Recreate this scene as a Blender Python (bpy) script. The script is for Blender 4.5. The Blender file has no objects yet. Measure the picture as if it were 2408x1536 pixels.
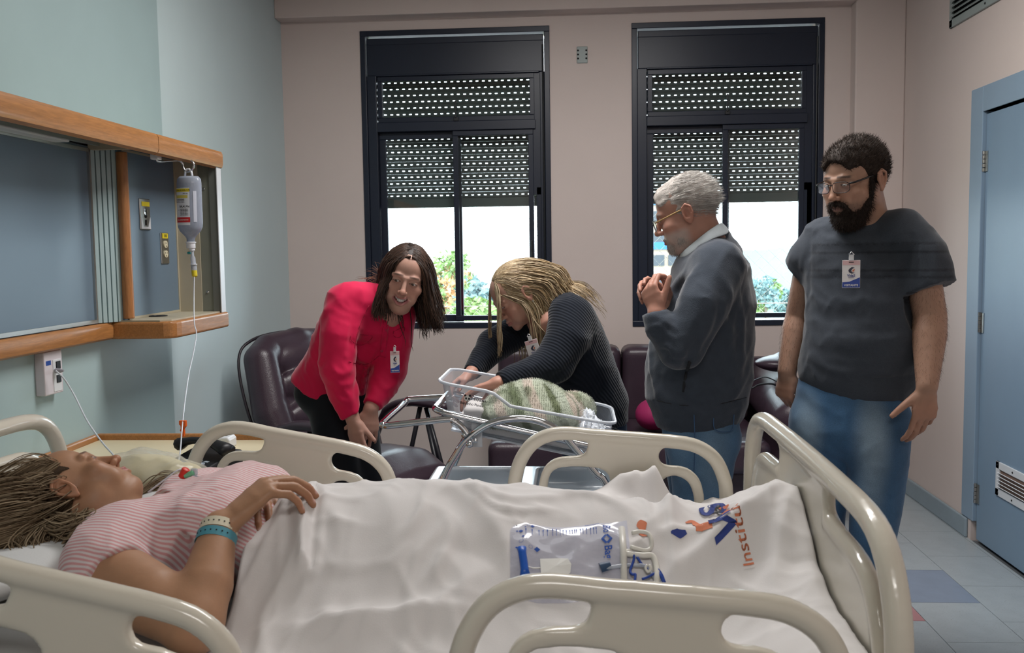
import bpy, math, random
import numpy as np
import openvdb as vdb
from mathutils import Matrix, Vector, Euler, Quaternion

S = bpy.context.scene
C = S.collection
random.seed(7)
RNG = np.random.default_rng(11)

# ------------------------------------------------------------------ camera
CAM_H = 1.46
FPX = 2212.0


def cam_axes(yaw=.0669, pitch=.0808, roll=-.01424):
    f = np.array([-math.sin(yaw), math.cos(yaw), 0]); r = np.array([math.cos(yaw), math.sin(yaw), 0]); d = np.array([0, 0, -1.])
    f2 = math.cos(pitch) * f + math.sin(pitch) * d; d2 = -math.sin(pitch) * f + math.cos(pitch) * d
    r2 = math.cos(roll) * r - math.sin(roll) * d2; d3 = math.sin(roll) * r + math.cos(roll) * d2
    return r2, d3, f2


CR, CD, CF = cam_axes()
cam_data = bpy.data.cameras.new('camera')
cam = bpy.data.objects.new('camera', cam_data)
C.objects.link(cam)
cam.matrix_world = Matrix(((CR[0], -CD[0], -CF[0], 0), (CR[1], -CD[1], -CF[1], 0), (CR[2], -CD[2], -CF[2], CAM_H), (0, 0, 0, 1)))
cam_data.sensor_width = 36
cam_data.lens = 36 * FPX / 2408
cam_data.clip_start = .05
cam_data.dof.use_dof = True
cam_data.dof.focus_distance = 3.3
cam_data.dof.aperture_fstop = 9
S.camera = cam


def at(px, py, y=None, x=None, z=None):
    """The point of the room seen at a photo pixel, at a known depth y (or on a known plane x or z)."""
    d = CR * ((px - 1204) / FPX) + CD * ((py - 768) / FPX) + CF
    t = x / d[0] if x is not None else y / d[1] if y is not None else (z - CAM_H) / d[2]
    return Vector((d[0] * t, d[1] * t, CAM_H + d[2] * t))


# ------------------------------------------------------------------ light
S.view_settings.view_transform = 'Standard'
S.view_settings.look = 'None'
S.view_settings.gamma = 1
S.view_settings.use_curve_mapping = False
S.view_settings.exposure = 0.22
S.cycles.use_denoising = True
S.cycles.max_bounces = 9
S.cycles.transparent_max_bounces = 16
S.cycles.caustics_reflective = False
S.cycles.caustics_refractive = False
S.cycles.sample_clamp_indirect = 6

world = bpy.data.worlds.new('hazy_sky')
S.world = world
world.use_nodes = True
wn = world.node_tree.nodes
bg = wn['Background']
bg.inputs[0].default_value = (.82, .92, 1.0, 1)
bg.inputs[1].default_value = 10.0


def area(name, loc, rot, sx, sy, power, col, portal=False):
    l = bpy.data.lights.new(name, 'AREA'); l.shape = 'RECTANGLE'; l.size = sx; l.size_y = sy
    l.energy = power; l.color = col
    if portal: l.cycles.is_portal = True
    o = bpy.data.objects.new(name, l); C.objects.link(o); o.location = loc; o.rotation_euler = rot
    return o


PI = math.pi
# the sun, high over the far side, and two unseen fill lights added at the ceiling
sun_l = bpy.data.lights.new('sun', 'SUN'); sun_l.energy = 22; sun_l.angle = .01; sun_l.color = (1, .93, .84)
sun = bpy.data.objects.new('sun', sun_l); C.objects.link(sun)
sun.rotation_euler = Vector((.80, -.5, -1.0)).to_track_quat('-Z', 'Y').to_euler()
area('ceiling_fill_light', (.1, 3.5, 3.07), (0, 0, 0), 1.4, .7, 60, (1, .97, .95))
area('ceiling_fill_light', (.1, -.9, 3.07), (0, 0, 0), 1.2, .6, 37, (1, .96, .92))
for wx in (-.73, .93):
    area('window_sky_portal', (wx, 6.16, 1.5), (-PI / 2, 0, 0), 1.1, 1.5, 1, (1, 1, 1), True)


# ------------------------------------------------------------------ materials
def lin(c):
    c = [v / 255 for v in c]
    return [v / 12.92 if v <= .04045 else ((v + .055) / 1.055) ** 2.4 for v in c]


MATS = {}


def mat(name, col=(200, 200, 200), rough=.5, metal=0, var=.06, scale=6, bump=0, bscale=150, coat=0, trans=0, ior=1.45,
        alpha=1, sss=0, vcol=False, sheen=0, emit=0, stretch=None, spec=.5, hook=None):
    m = bpy.data.materials.new(name); m.use_nodes = True
    nt = m.node_tree; N = nt.nodes; L = nt.links
    b = N['Principled BSDF']
    tc = N.new('ShaderNodeTexCoord'); mp = N.new('ShaderNodeMapping'); L.new(tc.outputs['Object'], mp.inputs[0])
    if stretch: mp.inputs['Scale'].default_value = stretch
    nz = N.new('ShaderNodeTexNoise'); nz.inputs['Scale'].default_value = scale; nz.inputs['Detail'].default_value = 5
    L.new(mp.outputs[0], nz.inputs['Vector'])
    if vcol:
        a = N.new('ShaderNodeAttribute'); a.attribute_name = 'Col'; base = a.outputs['Color']
    else:
        a = N.new('ShaderNodeRGB'); a.outputs[0].default_value = (*lin(col), 1); base = a.outputs[0]
    mr = N.new('ShaderNodeMapRange'); mr.inputs[1].default_value = .3; mr.inputs[2].default_value = .7
    mr.inputs[3].default_value = 1 - var; mr.inputs[4].default_value = 1 + var
    L.new(nz.outputs['Fac'], mr.inputs[0])
    mx = N.new('ShaderNodeMix'); mx.data_type = 'RGBA'; mx.blend_type = 'MULTIPLY'; mx.inputs[0].default_value = 1
    L.new(base, mx.inputs[6]); L.new(mr.outputs[0], mx.inputs[7])
    out = mx.outputs[2]
    if hook: out = hook(nt, out, mp.outputs[0], b) or out
    L.new(out, b.inputs['Base Color'])
    b.inputs['Roughness'].default_value = rough; b.inputs['Metallic'].default_value = metal
    b.inputs['IOR'].default_value = ior
    b.inputs['Specular IOR Level'].default_value = spec
    if coat: b.inputs['Coat Weight'].default_value = coat; b.inputs['Coat Roughness'].default_value = .08
    if trans: b.inputs['Transmission Weight'].default_value = trans
    if alpha < 1: b.inputs['Alpha'].default_value = alpha
    if sss: b.inputs['Subsurface Weight'].default_value = sss; b.inputs['Subsurface Radius'].default_value = (.012, .005, .003); b.inputs['Subsurface Scale'].default_value = 1
    if sheen: b.inputs['Sheen Weight'].default_value = sheen; b.inputs['Sheen Roughness'].default_value = .4
    if emit: L.new(out, b.inputs['Emission Color']); b.inputs['Emission Strength'].default_value = emit
    if bump:
        n2 = N.new('ShaderNodeTexNoise'); n2.inputs['Scale'].default_value = bscale; n2.inputs['Detail'].default_value = 3
        L.new(mp.outputs[0], n2.inputs['Vector'])
        bp = N.new('ShaderNodeBump'); bp.inputs['Strength'].default_value = bump; bp.inputs['Distance'].default_value = .002
        L.new(n2.outputs['Fac'], bp.inputs['Height']); L.new(bp.outputs[0], b.inputs['Normal'])
    MATS[name] = m
    return m


def thin_clear(name, col, rough=.05, alpha=.2, tint=(255, 255, 255), streak=.12, edge=.55):
    """Clear thin sheet: mostly transparent, with a glossy skin (fresnel)."""
    m = bpy.data.materials.new(name); m.use_nodes = True
    nt = m.node_tree; N = nt.nodes; L = nt.links
    N.remove(N['Principled BSDF'])
    t = N.new('ShaderNodeBsdfTransparent'); t.inputs[0].default_value = (*lin(tint), 1)
    g = N.new('ShaderNodeBsdfPrincipled'); g.inputs['Base Color'].default_value = (*lin(col), 1); g.inputs['Roughness'].default_value = rough
    lw = N.new('ShaderNodeLayerWeight'); lw.inputs[0].default_value = .35
    nz = N.new('ShaderNodeTexNoise'); nz.inputs['Scale'].default_value = 14
    mr = N.new('ShaderNodeMapRange'); mr.inputs[3].default_value = alpha; mr.inputs[4].default_value = min(1, alpha + edge)
    ad = N.new('ShaderNodeMath'); ad.operation = 'MULTIPLY_ADD'; ad.inputs[1].default_value = streak; ad.use_clamp = True
    L.new(lw.outputs['Fresnel'], mr.inputs[0]); L.new(nz.outputs['Fac'], ad.inputs[0]); L.new(mr.outputs[0], ad.inputs[2])
    mx = N.new('ShaderNodeMixShader'); L.new(ad.outputs[0], mx.inputs[0]); L.new(t.outputs[0], mx.inputs[1]); L.new(g.outputs[0], mx.inputs[2])
    L.new(mx.outputs[0], N['Material Output'].inputs[0])
    MATS[name] = m
    return m


def wood_hook(nt, out, vec, b):
    N, L = nt.nodes, nt.links
    w = N.new('ShaderNodeTexNoise'); w.inputs['Scale'].default_value = 30; w.inputs['Detail'].default_value = 6; w.inputs['Distortion'].default_value = .6
    L.new(vec, w.inputs['Vector'])
    r = N.new('ShaderNodeMapRange'); r.inputs[1].default_value = .35; r.inputs[2].default_value = .7; r.inputs[3].default_value = .78; r.inputs[4].default_value = 1.08
    L.new(w.outputs['Fac'], r.inputs[0])
    mx = N.new('ShaderNodeMix'); mx.data_type = 'RGBA'; mx.blend_type = 'MULTIPLY'; mx.inputs[0].default_value = 1
    L.new(out, mx.inputs[6]); L.new(r.outputs[0], mx.inputs[7])
    return mx.outputs[2]


# ------------------------------------------------------------------ mesh helpers
class MB:
    def __init__(s): s.v = []; s.f = []; s.mi = []

    def add(s, vs, fs, mi=0):
        o = len(s.v); s.v += [tuple(v) for v in vs]; s.f += [tuple(i + o for i in f) for f in fs]; s.mi += [mi] * len(fs); return s

    def box(s, x0, x1, y0, y1, z0, z1, mi=0, mtx=None):
        vs = [(x, y, z) for z in (z0, z1) for y in (y0, y1) for x in (x0, x1)]
        if mtx is not None: vs = [mtx @ Vector(v) for v in vs]
        return s.add(vs, [(0, 2, 3, 1), (4, 5, 7, 6), (0, 1, 5, 4), (2, 6, 7, 3), (0, 4, 6, 2), (1, 3, 7, 5)], mi)

    def tube(s, pts, r, n=8, closed=False, mi=0, flat=1.0, up=None):
        pts = [Vector(p) for p in pts]; k = len(pts)
        rs = r if hasattr(r, '__len__') else [r] * k
        vs = []; prev = None
        for i, p in enumerate(pts):
            a = pts[(i - 1) % k] if closed or i else p; b_ = pts[(i + 1) % k] if closed or i < k - 1 else p
            t = (b_ - a).normalized() if (b_ - a).length > 1e-9 else Vector((0, 0, 1))
            if prev is None:
                u = Vector(up) if up is not None else (Vector((0, 0, 1)) if abs(t.z) < .9 else Vector((1, 0, 0)))
            else: u = prev
            u = (u - t * u.dot(t)).normalized(); w = t.cross(u); prev = u
            for j in range(n):
                a_ = 2 * PI * j / n
                vs.append(p + (u * math.cos(a_) * flat + w * math.sin(a_)) * rs[i])
        fs = []
        for i in range(k if closed else k - 1):
            for j in range(n):
                a0 = i * n + j; a1 = i * n + (j + 1) % n; b0 = ((i + 1) % k) * n + j; b1 = ((i + 1) % k) * n + (j + 1) % n
                fs.append((a0, a1, b1, b0))
        if not closed: fs += [tuple(range(n))[::-1], tuple(range((k - 1) * n, k * n))]
        return s.add(vs, fs, mi)

    def lathe(s, prof, c=(0, 0, 0), n=24, mtx=None, mi=0):
        vs = []
        for r, z in prof:
            for j in range(n):
                a = 2 * PI * j / n; v = Vector((r * math.cos(a), r * math.sin(a), z))
                vs.append((mtx @ v if mtx is not None else v) + Vector(c))
        fs = [(i * n + j, i * n + (j + 1) % n, (i + 1) * n + (j + 1) % n, (i + 1) * n + j) for i in range(len(prof) - 1) for j in range(n)]
        fs += [tuple(range(n))[::-1], tuple(range((len(prof) - 1) * n, len(prof) * n))]
        return s.add(vs, fs, mi)

    def prism(s, poly, fn, d0, d1, mi=0):
        k = len(poly)
        vs = [fn(u, w, d0) for u, w in poly] + [fn(u, w, d1) for u, w in poly]
        fs = [tuple(range(k))[::-1], tuple(range(k, 2 * k))] + [(i, (i + 1) % k, k + (i + 1) % k, k + i) for i in range(k)]
        return s.add(vs, fs, mi)

    def mesh(s, name, mats):
        me = bpy.data.meshes.new(name); me.from_pydata(s.v, [], s.f)
        for m in (mats if isinstance(mats, (list, tuple)) else [mats]): me.materials.append(m)
        if any(s.mi): me.polygons.foreach_set('material_index', s.mi)
        return me

    def build(s, name, mats, parent=None, bevel=0, smooth=False, seg=2, solid=0, subsurf=0, loc=None):
        return link(name, s.mesh(name, mats), parent, bevel, smooth, seg, solid, subsurf, loc)


def fix_normals(me):
    import bmesh
    bm = bmesh.new(); bm.from_mesh(me); bmesh.ops.recalc_face_normals(bm, faces=bm.faces); bm.to_mesh(me); bm.free()


def link(name, me, parent=None, bevel=0, smooth=False, seg=2, solid=0, subsurf=0, loc=None):
    fix_normals(me)
    o = bpy.data.objects.new(name, me); C.objects.link(o)
    if loc is not None: o.location = loc
    if parent is not None: adopt(o, parent)
    if solid: md = o.modifiers.new('solid', 'SOLIDIFY'); md.thickness = solid; md.offset = 0
    if bevel: md = o.modifiers.new('bevel', 'BEVEL'); md.width = bevel; md.segments = seg; md.limit_method = 'ANGLE'; md.angle_limit = .6
    if subsurf: md = o.modifiers.new('sub', 'SUBSURF'); md.levels = subsurf; md.render_levels = subsurf
    if smooth:
        me.polygons.foreach_set('use_smooth', [True] * len(me.polygons))
        if smooth == 'auto': me.set_sharp_from_angle(angle=.7)
    return o


def adopt(o, parent):
    """Parent o while its own coordinates stay those of the room."""
    o.parent = parent
    o.matrix_parent_inverse = parent.matrix_basis.inverted()


def thing(name, label, cat, loc=(0, 0, 0), group=None, kind=None):
    o = bpy.data.objects.new(name, None); C.objects.link(o); o.location = loc; o.empty_display_size = .1
    o.matrix_basis = Matrix.Translation(loc)
    return tag(o, label, cat, group, kind)


def tag(o, label=None, cat=None, group=None, kind=None):
    for k, v in (('label', label), ('category', cat), ('group', group), ('kind', kind)):
        if v: o[k] = v
    return o


def struct(o): o['kind'] = 'structure'; return o


def catmull(pts, n=6, closed=False):
    P = [Vector(p) for p in pts]; out = []; k = len(P)
    for i in range(k if closed else k - 1):
        p1 = P[i]; p2 = P[(i + 1) % k]
        p0 = P[(i - 1) % k] if closed or i else p1 * 2 - p2
        p3 = P[(i + 2) % k] if closed or i < k - 2 else p2 * 2 - p1
        for j in range(n):
            t = j / n
            out.append(.5 * ((2 * p1) + (p2 - p0) * t + (2 * p0 - 5 * p1 + 4 * p2 - p3) * t * t + (3 * p1 - p0 - 3 * p2 + p3) * t ** 3))
    if not closed: out.append(P[-1])
    return out


def text_mesh(txt, size, mtx, material, name, parent, extrude=.0003, bold=0, align='CENTER', shear=0):
    cu = bpy.data.curves.new(name, 'FONT'); cu.body = txt; cu.size = size; cu.extrude = extrude; cu.offset = bold; cu.align_x = align; cu.align_y = 'CENTER'; cu.shear = shear
    cu.resolution_u = 3
    t = bpy.data.objects.new(name, cu); C.objects.link(t)
    bpy.context.view_layer.update()
    me = bpy.data.meshes.new_from_object(t.evaluated_get(bpy.context.evaluated_depsgraph_get()))
    bpy.data.objects.remove(t); me.transform(mtx); me.materials.clear(); me.materials.append(material)
    return link(name, me, parent)


def text_batch(items, material, name, parent, extrude=.0003):
    """Several words joined into one printed part: items = (text, size, matrix, bold)."""
    import bmesh
    bm = bmesh.new()
    for txt, size, mtx, bold in items:
        cu = bpy.data.curves.new(name, 'FONT'); cu.body = txt; cu.size = size; cu.extrude = extrude; cu.offset = bold; cu.align_x = 'CENTER'; cu.align_y = 'CENTER'; cu.resolution_u = 2
        t = bpy.data.objects.new(name, cu); C.objects.link(t); bpy.context.view_layer.update()
        me = bpy.data.meshes.new_from_object(t.evaluated_get(bpy.context.evaluated_depsgraph_get())); bpy.data.objects.remove(t)
        me.transform(mtx); bm.from_mesh(me); bpy.data.meshes.remove(me)
    me = bpy.data.meshes.new(name); bm.to_mesh(me); bm.free(); me.materials.append(material)
    return link(name, me, parent)


def frame_mtx(o, right, up):
    r = Vector(right).normalized(); u = Vector(up); u = (u - r * u.dot(r)).normalized(); n = r.cross(u)
    return Matrix(((r.x, u.x, n.x, o[0]), (r.y, u.y, n.y, o[1]), (r.z, u.z, n.z, o[2]), (0, 0, 0, 1)))
# ------------------------------------------------------------------ signed-distance sculpting
def norm_(v): return v / np.linalg.norm(v)


def A3(v): return np.array(v, dtype=np.float32)


class SDF:
    def __init__(s, lo, hi, h):
        h = h * (1.16 if h > .0028 else 1.04)
        s.lo = np.array(lo, float); s.h = h; n = np.ceil((np.array(hi) - s.lo) / h).astype(int) + 1
        s.ax = [(s.lo[i] + h * np.arange(n[i])).astype(np.float32) for i in range(3)]
        s.n = n; s.d = np.full(n, 1.0, np.float32)

    def blk(s, lo, hi):
        sl = []; g = []
        for i in range(3):
            a = int(max(0, math.floor((lo[i] - s.lo[i]) / s.h))); b = int(min(s.n[i], math.ceil((hi[i] - s.lo[i]) / s.h) + 1))
            if b <= a: return None, None
            sl.append(slice(a, b)); sh = [1, 1, 1]; sh[i] = b - a
            g.append(s.ax[i][a:b].reshape(sh))
        return tuple(sl), g

    def put(s, sl, nd, k, op):
        d = s.d[sl]
        if op == 'cut': nd = -nd
        if k <= 0: r = np.minimum(d, nd) if op == 'add' else np.maximum(d, nd)
        elif op == 'add':
            w = np.clip(.5 + .5 * (nd - d) / k, 0, 1); r = nd + (d - nd) * w - k * w * (1 - w)
        else:
            w = np.clip(.5 - .5 * (nd - d) / k, 0, 1); r = nd + (d - nd) * w + k * w * (1 - w)
        s.d[sl] = r

    def ell(s, c, r, k=0, rot=None, op='add'):
        R_ = max(r) + max(k, 4 * s.h) + s.h
        sl, g = s.blk([v - R_ for v in c], [v + R_ for v in c])
        if sl is None: return s
        x, y, z = g[0] - c[0], g[1] - c[1], g[2] - c[2]
        if rot is not None:
            m = np.array(rot, float)  # rows = local axes
            x, y, z = (m[i][0] * x + m[i][1] * y + m[i][2] * z for i in range(3))
        k0 = np.sqrt((x / r[0]) ** 2 + (y / r[1]) ** 2 + (z / r[2]) ** 2); k1 = np.sqrt((x / r[0] ** 2) ** 2 + (y / r[1] ** 2) ** 2 + (z / r[2] ** 2) ** 2)
        s.put(sl, (k0 * (k0 - 1) / np.maximum(k1, 1e-6)).astype(np.float32), k, op)
        return s

    def cap(s, a, b, ra, rb=None, k=0, op='add'):
        rb = ra if rb is None else rb
        a = np.array(a, float); b = np.array(b, float); R_ = max(ra, rb) + max(k, 4 * s.h) + s.h
        sl, g = s.blk(np.minimum(a, b) - R_, np.maximum(a, b) + R_)
        if sl is None: return s
        x, y, z = g[0] - a[0], g[1] - a[1], g[2] - a[2]; v = b - a; L2 = max(v @ v, 1e-9)
        t = np.clip((x * v[0] + y * v[1] + z * v[2]) / L2, 0, 1)
        d = np.sqrt((x - t * v[0]) ** 2 + (y - t * v[1]) ** 2 + (z - t * v[2]) ** 2) - (ra + (rb - ra) * t)
        s.put(sl, d.astype(np.float32), k, op)
        return s

    def chain(s, pts, rs, k=.01, op='add'):
        """A tapering tube along the points, blended in as a whole so its joints leave no bulges."""
        keep = s.d; s.d = np.full(s.n, 1.0, np.float32)
        for i in range(len(pts) - 1): s.cap(pts[i], pts[i + 1], rs[i], rs[i + 1], 0)
        new, s.d = s.d, keep
        R_ = max(rs) + max(k, 4 * s.h) + s.h
        sl, g = s.blk(np.min(np.array(pts, float), 0) - R_, np.max(np.array(pts, float), 0) + R_)
        if sl is not None: s.put(sl, new[sl], k, op)
        return s

    def loft(s, secs, u, k=.02, op='add'):
        """secs = (centre, half width along u, half depth), joined one after the other into a soft body."""
        u = np.array(u, float); keep = s.d; s.d = np.full(s.n, 1.0, np.float32); k_all = k; k = .004
        for (c0, a0, b0), (c1, a1, b1) in zip(secs, secs[1:]):
            c0 = np.array(c0, float); c1 = np.array(c1, float); v = c1 - c0; L = np.linalg.norm(v); t_ = v / L
            uu = u - t_ * (u @ t_); uu /= np.linalg.norm(uu); w_ = np.cross(t_, uu)
            R_ = max(a0, a1, b0, b1) + max(k, 4 * s.h) + s.h
            sl, g = s.blk(np.minimum(c0, c1) - R_, np.maximum(c0, c1) + R_)
            if sl is None: continue
            x, y, z = g[0] - c0[0], g[1] - c0[1], g[2] - c0[2]
            h = x * t_[0] + y * t_[1] + z * t_[2]; t = np.clip(h / L, 0, 1)
            pu = x * uu[0] + y * uu[1] + z * uu[2]; pw = x * w_[0] + y * w_[1] + z * w_[2]; pt = h - t * L
            ra = a0 + (a1 - a0) * t; rb = b0 + (b1 - b0) * t; rt = np.minimum(ra, rb) * .8
            k0 = np.sqrt((pu / ra) ** 2 + (pw / rb) ** 2 + (pt / rt) ** 2)
            k1 = np.sqrt((pu / ra ** 2) ** 2 + (pw / rb ** 2) ** 2 + (pt / rt ** 2) ** 2)
            s.put(sl, (k0 * (k0 - 1) / np.maximum(k1, 1e-6)).astype(np.float32), k, 'add')
        new, s.d = s.d, keep; s.put((slice(None),) * 3, new, k_all, op)
        return s

    def box(s, c, half, k=0, rot=None, r=.005, op='add'):
        R_ = float(np.linalg.norm(half)) + max(k, 4 * s.h)
        sl, g = s.blk([v - R_ for v in c], [v + R_ for v in c])
        if sl is None: return s
        x, y, z = g[0] - c[0], g[1] - c[1], g[2] - c[2]
        if rot is not None:
            m = np.array(rot, float); x, y, z = (m[i][0] * x + m[i][1] * y + m[i][2] * z for i in range(3))
        q = [np.abs(p) - (half[i] - r) for i, p in enumerate((x, y, z))]
        d = np.sqrt(sum(np.maximum(p, 0) ** 2 for p in q)) + np.minimum(np.maximum(np.maximum(q[0], q[1]), q[2]), 0) - r
        s.put(sl, d.astype(np.float32), k, op)
        return s

    def half(s, p, n, k=.0):
        """Cut away everything beyond the plane through p with outward normal n."""
        n = np.array(n, float); n /= np.linalg.norm(n)
        d = (s.ax[0][:, None, None] - p[0]) * n[0] + (s.ax[1][None, :, None] - p[1]) * n[1] + (s.ax[2][None, None, :] - p[2]) * n[2]
        s.put((slice(None),) * 3, (-d).astype(np.float32), k, 'cut')
        return s

    def fold(s, pts, width, amp, n=5):
        """A soft ridge (amp > 0) or crease (amp < 0) where the polyline runs along the surface."""
        P = [np.array(p, float) for p in catmull(pts, n)] if len(pts) > 2 else [np.array(p, float) for p in pts]
        R_ = 2.6 * width
        lo = np.min(P, 0) - R_; hi = np.max(P, 0) + R_
        sl, g = s.blk(lo, hi)
        if sl is None: return s
        best = None; m = len(P) - 1
        for i in range(m):
            a, b = P[i], P[i + 1]; v = b - a; L2 = max(v @ v, 1e-9)
            x, y, z = g[0] - a[0], g[1] - a[1], g[2] - a[2]
            t = np.clip((x * v[0] + y * v[1] + z * v[2]) / L2, 0, 1)
            d2 = (x - t * v[0]) ** 2 + (y - t * v[1]) ** 2 + (z - t * v[2]) ** 2
            tt = (i + t) / m; wt = np.sin(np.pi * np.clip(tt * .86 + .07, 0, 1)) ** .7
            e = np.exp(-d2 / width ** 2) * wt
            best = e if best is None else np.maximum(best, e)
        s.d[sl] -= (amp * best).astype(np.float32)
        return s

    def wobble(s, amp, freq, seed=0, stretch=(1, 1, 1), n=7):
        rg = np.random.default_rng(seed); x = s.ax[0][:, None, None]; y = s.ax[1][None, :, None]; z = s.ax[2][None, None, :]
        acc = 0
        for i in range(n):
            f = freq * rg.uniform(.6, 1.7); v = rg.normal(size=3) * np.array(stretch); v *= f / np.linalg.norm(v); ph = rg.uniform(0, 6.28)
            acc = acc + np.sin(x * v[0] + y * v[1] + z * v[2] + ph + 1.3 * np.sin((x * v[1] - y * v[2] + z * v[0]) * .7 + ph * 2)) * rg.uniform(.5, 1)
        s.d -= (amp * acc / math.sqrt(n) * 1.2).astype(np.float32)
        return s

    def hit(s, px, py, y):
        """The first point of this body on the sight line through a photo pixel (else the point at depth y)."""
        d = CR * ((px - 1204) / FPX) + CD * ((py - 768) / FPX) + CF
        ys = np.arange(s.lo[1] + s.h, s.ax[1][-1] - s.h, s.h * .5); t = ys / d[1]
        P = np.stack([d[0] * t, d[1] * t, CAM_H + d[2] * t], 1); I = np.round((P - s.lo) / s.h).astype(int)
        ok = np.all((I >= 0) & (I < s.n), 1); v = np.full(len(ys), 1.0); v[ok] = s.d[I[ok, 0], I[ok, 1], I[ok, 2]]
        k = np.argmax(v < 0)
        return P[k] if v[k] < 0 else np.array([*at(px, py, y=y)])

    def folds(s, rows, gain=1.0):
        """Folds given as photo polylines, laid on the surface that is seen there."""
        L = [([s.hit(*p) for p in pts], wd, am) for pts, wd, am in rows]
        for pts, wd, am in L: s.fold(pts, wd, am * gain)
        return s

    def wrinkle(s, amp, freq, axis, seed=0, n=4, spread=.35):
        """Sharp-crested drapery wrinkles whose crests run across the given axis."""
        rg = np.random.default_rng(seed); x = s.ax[0][:, None, None]; y = s.ax[1][None, :, None]; z = s.ax[2][None, None, :]
        near = np.abs(s.d) < .05; acc = np.zeros(s.n, np.float32)
        for i in range(n):
            v = norm_(np.array(axis, float) + rg.normal(size=3) * spread) * freq * rg.uniform(.7, 1.5); w = rg.normal(size=3) * freq * .35; ph = rg.uniform(0, 6.28, 3)
            q = x * v[0] + y * v[1] + z * v[2] + 1.6 * np.sin(x * w[1] + y * w[2] + z * w[0] + ph[0]) + .5 * np.sin(x * w[2] * 2.3 + y * w[0] * 2.3 + z * w[1] * 2.3 + ph[2])
            m = np.clip(np.sin(x * w[0] * .9 + y * w[1] * .9 + z * w[2] * .9 + ph[1]) * .9 + .25, 0, 1)
            acc += (m * ((1 - np.abs(np.sin(q * .5))) ** 2.2 - .25)).astype(np.float32)
        s.d -= np.where(near, amp * acc / math.sqrt(n), 0).astype(np.float32)
        return s

    def poly(s):
        d = np.pad(s.d, 1, constant_values=.5)
        g = vdb.FloatGrid(background=1.0); g.copyFromArray(np.ascontiguousarray(d))
        p, t, q = g.convertToPolygons(isovalue=0.0, adaptivity=0.0)
        return (p - 1) * s.h + s.lo, q


class Geo:
    """Verts, quads, colours and slots gathered into one mesh."""
    def __init__(s): s.V = []; s.F = []; s.Cc = []; s.M = []; s.n = 0

    def add(s, V, F, col=(.8, .8, .8), mi=0, mtx=None):
        V = np.asarray(V, float)
        cc = np.tile(np.array([*col[:3], 1.0]), (len(V), 1)) if not (isinstance(col, np.ndarray) and col.ndim == 2) else np.c_[col, np.ones(len(V))] if col.shape[1] == 3 else col
        if mtx is not None: m = np.array(mtx); V = V @ m[:3, :3].T + m[:3, 3]
        s.V.append(V); s.F.append([tuple(int(i) + s.n for i in f) for f in F]); s.Cc.append(cc); s.M.append(np.full(len(F), mi)); s.n += len(V)
        return s

    def mb(s, mb, col=(.8, .8, .8), mi=0): return s.add(np.array([tuple(v) for v in mb.v]), mb.f, col, mi)

    def build(s, name, mats, parent=None, smooth=True, subsurf=0):
        me = bpy.data.meshes.new(name); V = np.concatenate(s.V); F = [f for fs in s.F for f in fs]
        me.from_pydata(V.tolist(), [], F)
        for m in (mats if isinstance(mats, (list, tuple)) else [mats]): me.materials.append(m)
        me.polygons.foreach_set('material_index', np.concatenate(s.M).astype(np.int32))
        a = me.color_attributes.new('Col', 'FLOAT_COLOR', 'POINT'); a.data.foreach_set('color', np.concatenate(s.Cc).astype(np.float32).ravel())
        return link(name, me, parent, smooth=smooth, subsurf=subsurf)


def sstep(e0, e1, x): t = np.clip((x - e0) / (e1 - e0), 0, 1); return t * t * (3 - 2 * t)


def blend(col, w, c): return col + (np.array(c) - col) * (w[:, None] if np.ndim(w) else w)


def sdf_obj(name, sd, m, parent, mtx=None, subsurf=0):
    V, F = sd.poly(); g = Geo(); g.add(V, F, (.8, .8, .8), 0, mtx); return g.build(name, m, parent, subsurf=subsurf)
# ------------------------------------------------------------------ the room
XL, XR, YB, ZC, YF = -1.804, 1.947, 5.858, 3.1, -2.4
m_backwall = mat('pinkish_plaster', (210, 196, 190), .75, bump=.15, bscale=220, var=.025, scale=2)
m_rightwall = mat('beige_plaster', (210, 196, 190), .75, bump=.15, bscale=220, var=.025, scale=2)
m_leftwall = mat('pale_green_plaster', (192, 209, 212), .62, bump=.12, bscale=220, var=.025, scale=2)
m_laminate = mat('sea_green_laminate', (160, 182, 184), .38, var=.03, scale=3)
m_ceiling = mat('ceiling_paint', (215, 208, 200), .85, var=.02)
m_tile = [mat('pale_blue_vinyl', (168, 176, 180), .32, var=.05, scale=14), mat('mid_blue_vinyl', (132, 146, 166), .32, var=.05, scale=14),
          mat('pink_vinyl', (178, 128, 132), .32, var=.05, scale=14)]


def speck(nt, out, vec, b):
    N, L = nt.nodes, nt.links
    n = N.new('ShaderNodeTexNoise'); n.inputs['Scale'].default_value = 60; n.inputs['Detail'].default_value = 2; n.inputs['Distortion'].default_value = 1
    r = N.new('ShaderNodeMapRange'); r.inputs[1].default_value = .62; r.inputs[2].default_value = .72; r.inputs[3].default_value = 1; r.inputs[4].default_value = .72
    L.new(n.outputs['Fac'], r.inputs[0]); mx = N.new('ShaderNodeMix'); mx.data_type = 'RGBA'; mx.blend_type = 'MULTIPLY'; mx.inputs[0].default_value = 1
    L.new(out, mx.inputs[6]); L.new(r.outputs[0], mx.inputs[7]); return mx.outputs[2]


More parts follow.
